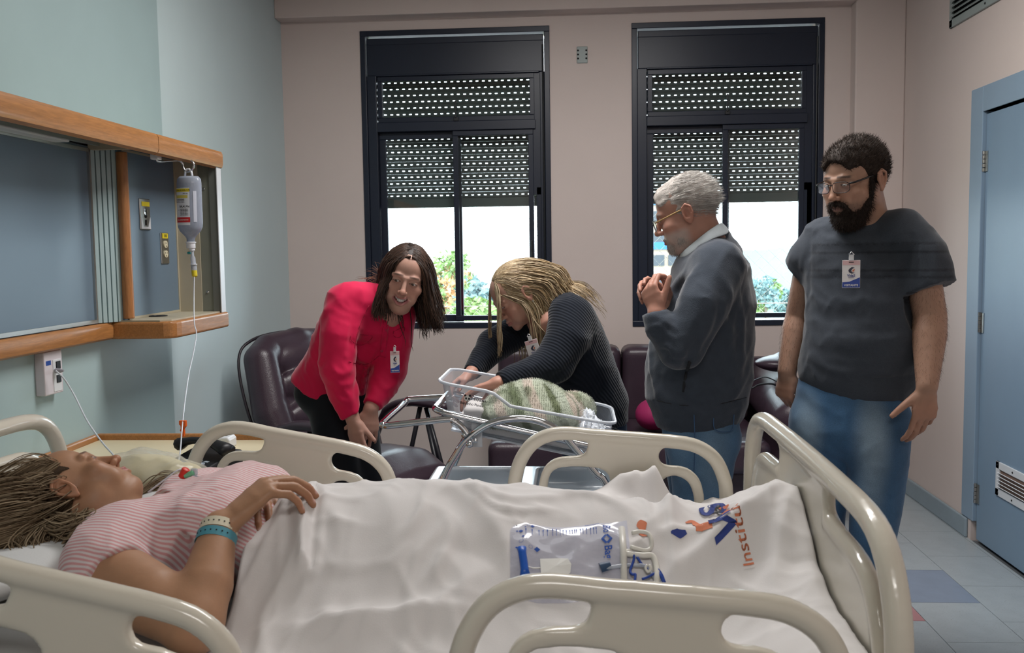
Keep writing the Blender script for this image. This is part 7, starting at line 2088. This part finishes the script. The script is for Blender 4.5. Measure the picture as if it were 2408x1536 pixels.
if np.mean(np.sum(N * (V - V.mean(0)), 1)) < 0: N = -N


def plaid(V):
    u = V[:, 0] * .9 + V[:, 2] * .45; w = V[:, 1] * .8 - V[:, 2] * .8 + V[:, 0] * .2
    c = np.tile(np.array((.40, .44, .34)), (len(V), 1)); a = (u / .115) % 1; b_ = (w / .10 + .2) % 1
    c = blend(c, sstep(.45, .5, a) * (1 - sstep(.72, .78, a)), (.52, .45, .38)); c = blend(c, (sstep(.0, .04, a) * (1 - sstep(.20, .26, a))) * .9, (.10, .125, .055)); c = blend(c, (sstep(.5, .53, b_) * (1 - sstep(.64, .68, b_))) * .75, (.13, .165, .09)); c = blend(c, (1 - sstep(.2, .25, b_)) * .5, (.45, .50, .42)); return c


pc_ = plaid(V); g = Geo(); g.add(V, F, pc_)
rgf = np.random.default_rng(3); ids = rgf.choice(len(V), 20000)
for q in range(1):
    sub = ids; Vq, Nq = V[sub], N[sub]; m0 = g.n
    D = Nq + rgf.normal(size=Vq.shape) * .5; D /= np.linalg.norm(D, axis=1)[:, None]; U = np.cross(D, rgf.normal(size=Vq.shape)); U /= np.linalg.norm(U, axis=1)[:, None]
    ln = rgf.uniform(.004, .009, len(sub))[:, None]; W2 = np.cross(D, U)
    T_ = np.stack([Vq + U * .0007, Vq - U * .0004 + W2 * .0006, Vq - U * .0004 - W2 * .0006, Vq + D * ln], 1).reshape(-1, 3)
    F_q = np.concatenate([np.arange(len(sub))[:, None] * 4 + np.array(t)[None] for t in ((0, 1, 3), (1, 2, 3), (2, 0, 3))])
    g.add(T_, F_q, np.repeat(pc_[sub] * rgf.uniform(.85, 1.25, (len(sub), 1)), 4, 0))
bk = g.build('plush_blanket', m_plush, None); tag(bk, 'green and cream plaid plush blanket bundled over the baby in the bassinet', 'blanket')
m_film = thin_clear('crumpled_film', (222, 228, 236), .12, .22, streak=.3, edge=.6)
rgq = np.random.default_rng(12); nx_, ny_ = 26, 26; vs = []
for j in range(ny_):
    for i in range(nx_):
        x = -.03 + .135 * i / (nx_ - 1); y = 3.13 + .28 * j / (ny_ - 1); d = math.exp(-((x - .045) / .06) ** 2 - ((y - 3.26) / .12) ** 2)
        vs.append((x + rgq.normal() * .002, y + rgq.normal() * .002, bot_z(x) + .045 + .09 * d + rgq.normal() * .003 + .008 * math.sin(i * 1.1 + j * .7) * math.sin(j * 1.3 - i * .4)))
o = MB().add(vs, [(j * nx_ + i, j * nx_ + i + 1, (j + 1) * nx_ + i + 1, (j + 1) * nx_ + i) for j in range(ny_ - 1) for i in range(nx_ - 1)]).build('crumpled_film', m_film, None); tag(o, 'crumpled clear plastic film at the foot end of the bassinet', 'plastic film')
# ------------------------------------------------------------------ the patient in the bed
SKIN_E = (.375, .205, .120)
m_skinE = m_skin
m_hairE = mat('streaked_hair', vcol=True, rough=.75, var=.10, scale=60, spec=.12)
fE = np.array((.34, .58, .74)); uE = np.array((-.92, .02, .38))
fE = norm(fE); uE = norm(uE - fE * (uE @ fE)); rE = np.cross(fE, uE)
earE = T3(152, 1141, 1.765)
HE = Matrix(head_frame(earE - rE * .075 + fE * .010 + np.array((-.004, 0, -.004)), fE, uE)) @ Matrix.Scale(.905, 4)
HEi = np.array(HE.inverted())
g = Geo()
head_geo(g, HE, dict(w=.99, fat=1.12, jaw=1.02, smile=.25, eye=.0, nose=.95, skin=SKIN_E, brow=(.07, .042, .03), neck=.054, lip=(.40, .16, .15), neck_to=(.0, -.01, -.20), h=.0024, brow_w=.75))
sd = SDF((-1.12, 1.38, .72), (-.44, 2.22, 1.10), .0045)
shE, elE, wrE = T3(250, 1345, 1.66), T3(455, 1470, 1.56), T3(517, 1238, 1.71)
m1 = elE * .62 + wrE * .38
sd.chain([tuple(shE), tuple(shE * .45 + elE * .55 + np.array((0, 0, .0))), tuple(elE)], [.064, .061, .047], .02)
sd.chain([tuple(elE), tuple(m1 + np.array((.004, 0, 0))), tuple(wrE)], [.047, .048, .031], .025)
tipsE = []
hand(sd, wrE + np.array((.012, .008, .004)), (.64, .50, .58), (.42, .30, -.85), True, curls=[(.62, .45, .3), (.70, .5, .32), (.76, .55, .36), (.80, .6, .4)], sc=1.14, spread=.06, thumb=(.62, .75, .3), tcurl=.2, k=.0045, paint=tipsE)
fd2 = norm((.36, -.92, .14)); w2 = T3(620, 1198, 1.78) - fd2 * .185 + np.array((0, 0, .002)); e2 = np.array((-.66, 2.19, .86))
sd.chain([(-.88, 2.12, .86), tuple(e2 - np.array((0, 0, .03))), tuple(w2)], [.055, .042, .027], .02)
hand(sd, w2, fd2, (.05, -.10, -.99), False, curls=[(.25, .45, .3), (.3, .5, .35), (.32, .5, .35), (.35, .5, .4)], sc=.98, thumb=(.6, .75, .2), spread=.05, tcurl=.2, paint=tipsE)
sd.loft([(tuple(np.array(HE @ Vector((0, -.02, -.15)))), .055, .055), ((-.86, 1.90, .865), .10, .06), ((-.78, 1.91, .86), .14, .07), ((-.6, 1.92, .85), .14, .07)], (0, 1, 0), .035)
V, F = sd.poly(); c = np.tile(np.array(SKIN_E), (len(V), 1))
dist = np.min([np.linalg.norm(V - np.array(t), axis=1) for t, r in tipsE], 0); c = blend(c, .35 * (1 - sstep(.015, .05, dist)), np.array(SKIN_E) * (1.1, .8, .78))
for t, r in tipsE: c = blend(c, .8 * (1 - sstep(r * .55, r * .85, np.linalg.norm(V - np.array(t) - np.array((.004, 0, .004)), axis=1))), (.62, .42, .38))
g.add(V, F, c)
pe = g.build('person', [m_skinE, m_eye]); tag(pe, 'patient in a pink striped gown lying in the bed, hands folded on the sheet', 'person')
# hair: streaked dark blonde, spread back over the pillow
STREAK = [(.17, .122, .076), (.20, .148, .094), (.25, .192, .126), (.14, .098, .060), (.29, .228, .152), (.115, .078, .048)]
g = Geo(); hs = SDF((-.11, -.15, -.10), (.11, .12, .15), .003)
hs.ell((0, -.024, .034), (.081, .104, .095)); hs.ell((0, .116, .0), (.066, .092, .068), .012, op='cut'); hs.half((0, -.02, -.045), (0, .3, -1), .01)
for s in (1, -1): hs.ell((s * .085, .006, -.008), (.030, .046, .040), .006, op='cut')
V, F = hs.poly(); g.add(V, F, np.tile((.048, .031, .020), (len(V), 1)), 0, HE)
Nh = vert_normals(V, F)
if np.mean(np.sum(Nh * (V - V.mean(0)), 1)) < 0: Nh = -Nh
selh = (V[:, 1] > -.06) & (V[:, 2] < .06) & (np.linalg.norm((V - np.array((0, -.024, .034))) / np.array((.081, .104, .095)), axis=1) > .93)
tufts(g, V[selh], Nh[selh] * .25, 1500, .034, .0007, (0, -1.5, .25), [(.10, .068, .042), (.07, .046, .029), (.15, .108, .068)], 7, 0, HE, jitter=.10, seg=4)
rgh = np.random.default_rng(41); n = 5600
# rooted all over the scalp, combed back from the face
ok_ = (np.sum((V - np.array((0, -.024, .034))) * vert_normals(V, F), 1) != 9) & (V[:, 2] > -.05) & (V[:, 1] < .045) & ~((V[:, 1] > -.055) & (V[:, 2] < .040)) & ((V[:, 0] > -.048) | (V[:, 1] < -.04)) & (V[:, 1] < .052) & (np.linalg.norm((V - np.array((0, -.024, .034))) / np.array((.081, .104, .095)), axis=1) > .93)
roots = V[ok_][rgh.integers(0, ok_.sum(), n)]; q_ = (roots - np.array((0, -.024, .034))) / np.array((.081, .104, .095))
nrm = q_ / np.linalg.norm(q_, axis=1)[:, None]; dirs = np.array((0, -1., -.05))[None] - nrm * (nrm @ np.array((0, -1., -.05)))[:, None] * .9 + nrm * .03 + rgh.normal(size=roots.shape) * .012
gl_ = HEi[:3, :3] @ norm((-.84, -.05, -.54)); pil = np.array(HE.inverted() @ Vector((-1.14, 1.90, .79)))
col_h = [((0, -.024, .034), (.084, .107, .098)), (tuple(pil), (.30, .30, .105))]
backE = HEi[:3, :3] @ norm((-.75, -.15, -.35)); nearE = HEi[:3, :3] @ norm((.25, -.75, -.5)); farE = HEi[:3, :3] @ norm((.6, .7, -.35))
mk = rgh.random(n); sidew = (roots[:, 0] > 0)


def pullE(P, t):
    w = backE[None] * .9 + np.where(sidew[:, None], nearE[None], backE[None]) * (np.clip(mk - .45, 0, 1) * 1.8)[:, None] * (t > .35)
    return w * np.where((P[:, 1] > .0)[:, None], .0, 1.) + np.array((0, -1.6, .2)) * np.where((P[:, 1] > -.02)[:, None], 1., 0.)


strands(g, roots, dirs, 12, .0225, gl_, col_h, STREAK, 25, rad=.00125, stiff=.83, M=HE, curl=0, k=3, lens=np.where(mk < .62, rgh.uniform(.6, .9, n), rgh.uniform(.85, 1.1, n)), pull=pullE)
# the lock lying on the pillow beside the shoulder, and the one beyond the neck
for c0, c1, c2, c3, k_, wd in (((95, 1240, 1.72), (70, 1275, 1.70), (80, 1300, 1.69), (118, 1345, 1.68), 330, .022), ((110, 1225, 1.74), (160, 1245, 1.72), (205, 1240, 1.72), (120, 1330, 1.69), 260, .02), ((325, 1172, 2.05), (365, 1150, 2.08), (400, 1135, 2.10), (425, 1128, 2.11), 240, .014)):
    ctrl = [T3(*c0), T3(*c1), T3(*c2), T3(*c3)]
    for i in range(k_):
        o_ = rgh.normal(size=3) * wd * np.array((.8, .7, .55)); o2 = rgh.normal(size=3) * wd * .35
        P = catmull([Vector(ctrl[0] + o_ * .6), Vector(ctrl[1] + o_), Vector(ctrl[2] + o_ + o2), Vector(ctrl[3] + o_ * .7 + o2)], 6)
        mb = MB(); mb.tube(P, [.0013] * (len(P) - 3) + [.001, .0008, .0004], 3); g.mb(mb, tuple(np.array(STREAK[rgh.integers(0, 5)]) * rgh.uniform(.8, 1.2)))
g.build('hair', m_hairE, pe)


def stripe_hook(nt, out, vec, b):
    N, L = nt.nodes, nt.links
    s = N.new('ShaderNodeSeparateXYZ'); L.new(vec, s.inputs[0]); n = N.new('ShaderNodeTexNoise'); n.inputs['Scale'].default_value = 4; L.new(vec, n.inputs['Vector'])
    a = N.new('ShaderNodeMath'); a.operation = 'ADD'; L.new(s.outputs[1], a.inputs[0]); L.new(s.outputs[2], a.inputs[1])
    a2 = N.new('ShaderNodeMath'); a2.operation = 'MULTIPLY_ADD'; a2.inputs[1].default_value = .06; L.new(n.outputs['Fac'], a2.inputs[0]); L.new(a.outputs[0], a2.inputs[2])
    a3 = N.new('ShaderNodeMath'); a3.operation = 'MULTIPLY_ADD'; a3.inputs[1].default_value = .16; L.new(s.outputs[0], a3.inputs[0]); L.new(a2.outputs[0], a3.inputs[2])
    m = N.new('ShaderNodeMath'); m.operation = 'MULTIPLY'; m.inputs[1].default_value = 2 * PI / .0118; L.new(a3.outputs[0], m.inputs[0])
    sn = N.new('ShaderNodeMath'); sn.operation = 'SINE'; L.new(m.outputs[0], sn.inputs[0])
    r = N.new('ShaderNodeMapRange'); r.inputs[1].default_value = -.5; r.inputs[2].default_value = .5; L.new(sn.outputs[0], r.inputs[0])
    mx = N.new('ShaderNodeMix'); mx.data_type = 'RGBA'; L.new(r.outputs[0], mx.inputs[0]); L.new(out, mx.inputs[6]); mx.inputs[7].default_value = (*lin((202, 150, 152)), 1); return mx.outputs[2]


m_gown = fabric('pink_striped_cotton', (212, 200, 201), .85, bump=.15, hook=stripe_hook, var=.03)
sd = SDF((-1.12, 1.42, .74), (-.46, 2.30, 1.10), .0055)
sd.loft([((-.92, 1.90, .855), .155, .075), ((-.84, 1.91, .875), .205, .10), ((-.74, 1.92, .885), .215, .112), ((-.65, 1.93, .868), .175, .086), ((-.55, 1.93, .845), .14, .07)], (0, 1, 0), .03)
sd.ell((-.75, 1.80, .935), (.08, .072, .04), .05); sd.ell((-.73, 2.05, .940), (.085, .075, .045), .05)
sl_end = T3(215, 1360, 1.64); s0_ = np.array((-.885, 1.745, .90))
sd.chain([(-.86, 1.82, .90), tuple(s0_), tuple(T3(245, 1330, 1.67)), tuple(T3(262, 1365, 1.645))], [.075, .082, .080, .080], .03)
ds_ = norm(elE - shE); cut_end(sd, shE + ds_ * .045, ds_ + np.array((-.30, .0, .05)), .14)
sd.chain([(-.88, 2.05, .89), (-.87, 2.14, .88), (-.80, 2.19, .87)], [.08, .075, .07], .03)
nkE = np.array(HE @ Vector((0, .02, -.16))); sd.chain([tuple(np.array(HE @ Vector((0, .0, -.08)))), tuple(nkE)], [.07, .062], .01, 'cut')
Ef = lambda pts, wd, am: sd.folds([(pts, wd, am)], 1.1)
Ef([(300, 1260, 1.70), (350, 1220, 1.73), (420, 1190, 1.78)], .014, .007); Ef([(215, 1310, 1.66), (280, 1330, 1.64), (330, 1290, 1.66)], .014, -.010); Ef([(290, 1260, 1.69), (330, 1310, 1.66), (400, 1380, 1.62)], .012, .008)
Ef([(440, 1170, 1.84), (480, 1160, 1.86), (540, 1150, 1.92)], .010, -.012); Ef([(430, 1165, 1.82), (470, 1180, 1.80), (520, 1170, 1.85)], .012, .009); Ef([(440, 1140, 1.92), (500, 1130, 1.95), (560, 1125, 2.0)], .012, .006)
Ef([(430, 1190, 1.78), (460, 1205, 1.76), (480, 1190, 1.80)], .010, .010); Ef([(400, 1300, 1.65), (420, 1350, 1.63), (430, 1390, 1.62)], .014, .006); Ef([(150, 1330, 1.66), (200, 1290, 1.68), (270, 1230, 1.74)], .014, .005)
sd.wobble(.002, 24, 91).wrinkle(.006, 60, (.4, .6, .4), 14)
gw = cloth_obj('gown', sd, m_gown, pe)
# wrist bands
dwr = norm(wrE - m1)


def band(p, r0, r1, h, m, name, parent):
    sd_ = 24; zc_ = norm(dwr); xa = norm(np.cross(zc_, (0, 0, 1))); ya = np.cross(zc_, xa); vs = []
    for t in (-.5, .5):
        for rr in (1.0, 1.035):
            for a in range(sd_): vs.append(p + zc_ * h * t + (xa * math.cos(2 * PI * a / sd_) * r0 + ya * math.sin(2 * PI * a / sd_) * r1) * rr)
    k = sd_; F_ = []
    for a in range(k): b_ = (a + 1) % k; F_ += [(a, b_, k * 2 + b_, k * 2 + a), (k + a, k + b_, k * 3 + b_, k * 3 + a), (a, b_, k + b_, k + a), (k * 2 + a, k * 2 + b_, k * 3 + b_, k * 3 + a)]
    o = MB().add(vs, F_).build(name, m, parent, smooth='auto'); return o, xa, ya, zc_


m_bandw = mat('cream_band', (214, 208, 186), .5); m_bandb = mat('teal_band', (76, 140, 156), .5)
p1_ = wrE - dwr * .008; p2_ = wrE - dwr * .030
for p, m, nm, lab, rr in ((p1_, m_bandw, 'wrist_band', 'cream plastic wrist band nearest the hand of the patient', .0345), (p2_, m_bandb, 'wrist_band', 'teal plastic wrist band below the cream one on the arm of the patient', .0365)):
    o, xa, ya, za = band(p, rr, rr, .0185, m, nm, None); tag(o, lab, 'wrist band')
    b = MB()
    for k in range(9):
        a = 3.3 + k * .28; c = p + (xa * math.cos(a) + ya * math.sin(a)) * rr * 1.042; b.lathe([(.0016, 0), (.0016, .0004)], tuple(c), 8, Matrix(((xa[0], 0, 0, 0), (xa[1], 0, 0, 0), (xa[2], 0, 0, 0), (0, 0, 0, 1))) if False else Vector(tuple(xa * math.cos(a) + ya * math.sin(a))).to_track_quat('Z', 'Y').to_matrix().to_4x4())
    h = b.build('punched_holes', m_gap, o); h['kind'] = 'stuff'
# cream cloth in a clear plastic bag beside the pillow
m_bagcloth = fabric('cream_cloth', (202, 194, 160), .8)
sd = SDF((-1.12, 2.02, .72), (-.66, 2.42, .98), .008)
for px, py, y, r in ((310, 1098, 2.2, (.09, .08, .055)), (360, 1100, 2.2, (.09, .09, .055)), (415, 1112, 2.17, (.07, .08, .045))): c = at(px, py, y=y); sd.ell((c.x, y, c.z - .025), r, .04)
for k in range(6): c = at(285 + 28 * k, 1085 + 5 * k, y=2.14); sd.fold([(c.x, 2.10, c.z), (c.x + .04, 2.16, c.z + .02), (c.x + .06, 2.24, c.z + .02)], .012, -.008)
sd.wobble(.006, 30, 6)
pbg = thing('bagged_cloth', 'cream cloth in a clear plastic bag, lying between the pillow and the far rail', 'bag', tuple(at(360, 1130, y=2.2)))
cloth_obj('cloth', sd, m_bagcloth, pbg)
sd.d -= .010; sd.wobble(.006, 55, 16); cloth_obj('plastic_bag', sd, thin_clear('bag_clear', (226, 228, 226), .12, .05, streak=.14, edge=.4), pbg)
# the end of the infusion line with its red and green connector on the gown
cn = thing('line_connector', 'clear infusion tap with red and green caps resting on the pink gown', 'connector', tuple(at(438, 1118, y=2.0)))
q = at(437, 1115, y=1.98)
MB().lathe([(.006, -.012), (.009, -.010), (.009, .010), (.006, .012)], q + Vector((-.004, 0, .002)), 12, Matrix.Rotation(.5, 4, 'Y')).build('red_cap', mat('red_cap', (206, 54, 44), .4), cn, smooth='auto')
MB().lathe([(.004, -.012), (.006, -.010), (.006, .010), (.004, .012)], q + Vector((.009, -.003, .0)), 12, Matrix.Rotation(1.2, 4, 'Y')).build('green_cap', mat('green_cap', (120, 190, 150), .4), cn, smooth='auto')
MB().box(q.x + .012, q.x + .026, q.y - .004, q.y + .004, q.z - .003, q.z + .012).build('tap_wing', m_clear, cn, bevel=.002)
MB().tube(catmull([at(348, 1158, y=1.95), at(385, 1130, y=1.96), at(415, 1108, y=1.97), at(428, 1105, y=1.98), q], 6), .0019, 6).build('short_tube', m_tube, cn, smooth=True)
MB().tube(catmull([q, at(470, 1122, y=1.97), at(510, 1132, y=1.97), at(550, 1142, y=1.96)], 6), .0014, 6).build('thin_tube', m_clear, cn, smooth=True)

# ------------------------------------------------------------------ the collecting bag lying on the sheet
cb = thing('collecting_bag', 'clear plastic collecting bag with blue print and a white hanger, lying on the white sheet', 'collecting bag', tuple(onsheet(1340, 1330)))
QC = [Vector(onsheet(*p)) for p in ((1200, 1240), (1474, 1232), (1492, 1425), (1200, 1432))]


def bagp(u, v, lift=.0):
    """u along the bag from its foot to the hanger, v from its far to its near edge."""
    p = QC[0] * (1 - u) * (1 - v) + QC[1] * u * (1 - v) + QC[2] * u * v + QC[3] * (1 - u) * v
    bul = .013 * (math.sin(PI * min(max(u, 0), 1)) * math.sin(PI * min(max(v, 0), 1))) ** .6
    return Vector((p.x, p.y, sheet_z(p.x, p.y) + .005 + bul + lift + .0012 * math.sin(u * 19 + v * 7) * math.sin(v * 15)))


nu, nv = 46, 40
b = MB(); vs = []
for j in range(nv + 1):
    for i in range(nu + 1):
        u, v = i / nu, j / nv
        cu = max(0, .10 - u) / .10; cv = max(0, .16 - v) / .16
        if cu > 0 and cv > 0: s_ = max(0, math.hypot(cu, cv) - 1); u += s_ * .10; v += s_ * .13
        vs.append(bagp(u, v))
b.add(vs, [(j * (nu + 1) + i, j * (nu + 1) + i + 1, (j + 1) * (nu + 1) + i + 1, (j + 1) * (nu + 1) + i) for j in range(nv) for i in range(nu)])
m_bagfilm = thin_clear('bag_film', (206, 208, 220), .14, .30, (238, 238, 246), streak=.16, edge=.5)
b.build('bag_film', m_bagfilm, cb, smooth=True)
m_bprint = mat('bag_blue_print', (24, 74, 160), .6)


def quad(b, u, v, du, dv, lift=.0012): b.add([bagp(u - du, v - dv, lift), bagp(u + du, v - dv, lift), bagp(u + du, v + dv, lift), bagp(u - du, v + dv, lift)], [(0, 1, 2, 3)])


b = MB()
for x in (582, 657, 740, 791, 842, 906, 952, 998, 1034, 1073, 1116, 1145, 1175, 1196, 1245, 1277, 1320, 1370, 1408, 1440):
    u = (x - 392) / 1440 * 1.0 ; quad(b, u, .17, .0020, .045); quad(b, u, .125, .0045, .016)
for k in range(9): quad(b, .64 + .014 * k, .045, .005, .006)
for k in range(4): quad(b, .42 + .035 * k, .80, .010, .02)
b.build('scale_print', m_bprint, cb)
b = MB()
for u, v, r in ((.188, .06, .020), (.128, .085, .009), (.09, .16, .021), (.058, .16, .011), (.108, .25, .015), (.052, .40, .011), (.222, .43, .027), (.82, .80, .014), (.85, .87, .02), (.78, .85, .008)):
    b.add([bagp(u - r, v, .0012), bagp(u, v - r * 1.15, .0012), bagp(u + r, v, .0012), bagp(u, v + r * 1.15, .0012)], [(0, 1, 2, 3)])
for u, v, r in ((.155, .06, .013), (.092, .33, .019), (.17, .41, .017)):
    ring_ = [(u + r * k_ * math.cos(a * PI / 9), v + r * k_ * 1.15 * math.sin(a * PI / 9)) for k_ in (1, .86) for a in range(18)]; b.add([bagp(*t, .0012) for t in ring_], [(i, (i + 1) % 18, 18 + (i + 1) % 18, 18 + i) for i in range(18)])
for s_ in (1, -1):   # the two brackets of the logo mark
    c = (.81, .305)
    b.add([bagp(c[0] + du, c[1] + s_ * 0 + dv, .0012) for du, dv in ((-.05 * s_, .0), (-.012 * s_, -.062), (.006 * s_, -.05), (-.026 * s_, .0), (.004 * s_, .05), (-.014 * s_, .062))], [(0, 1, 2, 3), (0, 3, 4, 5)])
b.build('diamond_print', m_bprint, cb)['kind'] = 'stuff'
import bmesh
bm = bmesh.new()
for txt, v0, sz in (('Bio', .15, .062), ('Bag', .46, .062)):
    cu = bpy.data.curves.new('t', 'FONT'); cu.body = txt; cu.size = 1; cu.align_x = 'CENTER'; cu.align_y = 'CENTER'; cu.offset = .02; cu.resolution_u = 3
    t = bpy.data.objects.new('t', cu); C.objects.link(t); bpy.context.view_layer.update(); me = bpy.data.meshes.new_from_object(t.evaluated_get(bpy.context.evaluated_depsgraph_get())); bpy.data.objects.remove(t)
    for v in me.vertices: v.co = bagp(.815 + v.co.y * .092, v0 + v.co.x * .105, .0014)
    bm.from_mesh(me)
me = bpy.data.meshes.new('lettering'); bm.to_mesh(me); bm.free(); me.materials.append(m_bprint); link('lettering', me, cb)
# white patch, blue clamp, hanger, cords
b = MB(); P = [(.245, .55), (.42, .55), (.475, .575), (.50, .64), (.49, .72), (.44, .765), (.25, .745)]
b.add([bagp(u, v, .003) for u, v in P] + [bagp(.37, .65, .004)], [(i, (i + 1) % 7, 7) for i in range(7)]); b.build('white_tag', m_paper, cb, solid=.0015)
MB().tube([bagp(u, v, .006) for u, v in ((.095, .45), (.10, .52), (.11, .62), (.118, .71), (.122, .77))], [.009, .0075, .0075, .0075, .010], 8, flat=.7).build('blue_clamp', mat('blue_clamp', (26, 84, 176), .4), cb, smooth=True)
MB().tube([bagp(.245, .655, .003), bagp(.19, .66, .004), bagp(.125, .665, .005)], .0016, 5).build('tag_string', m_paper, cb, smooth=True)
m_hang = mat('white_hanger_plastic', (216, 214, 206), .35)
b = MB()
b.tube([onsheet(1462, 1245, .012), onsheet(1466, 1300, .016), onsheet(1468, 1372, .016)], .0065, 8)
b.tube(catmull([onsheet(*p, .016) for p in ((1486, 1256), (1505, 1251), (1524, 1256), (1532, 1272), (1530, 1289), (1516, 1296), (1482, 1294))], 5), .0042, 8)
b.tube(catmull([onsheet(*p, .016) for p in ((1470, 1309), (1510, 1307), (1534, 1311), (1543, 1330), (1545, 1362), (1538, 1378), (1500, 1380), (1478, 1376))], 5), .0060, 8)
for p in ((1476, 1300), (1474, 1374)): b.tube([onsheet(1462, p[1], .014), onsheet(1485, p[1], .014)], .005, 8)
b.build('hanger', m_hang, cb, smooth=True)
m_cord = mat('blue_cord', (30, 66, 150), .5)
b = MB()
for pts in (((1491, 1304), (1490, 1325), (1482, 1345), (1487, 1352), (1494, 1352), (1492, 1375)), ((1498, 1314), (1510, 1328), (1520, 1338), (1524, 1342)), ((1510, 1369), (1522, 1360), (1545, 1350), (1553, 1354), (1560, 1372)), ((1547, 1346), (1556, 1352), (1563, 1372))):
    b.tube(catmull([onsheet(*p, .020) for p in pts], 5), .0026, 6)
b.build('blue_cord', m_cord, cb, smooth=True)
b = MB(); b.tube(catmull([onsheet(*p, .022) for p in ((1522, 1334), (1518, 1342), (1524, 1350), (1530, 1342), (1526, 1334))], 4), .003, 6); b.build('eyelet', m_hang, cb, smooth=True)
MB().tube(catmull([onsheet(*p, .018) for p in ((1420, 1340), (1450, 1334), (1490, 1330), (1520, 1340), (1540, 1360), (1556, 1378))], 6), .0038, 8).build('drain_tube', m_clear, cb, smooth=True)
MB().tube([onsheet(1412, 1340, .012), onsheet(1436, 1334, .014)], [.011, .008], 10).build('valve', mat('dark_blue_valve', (40, 66, 96), .5), cb, smooth='auto')
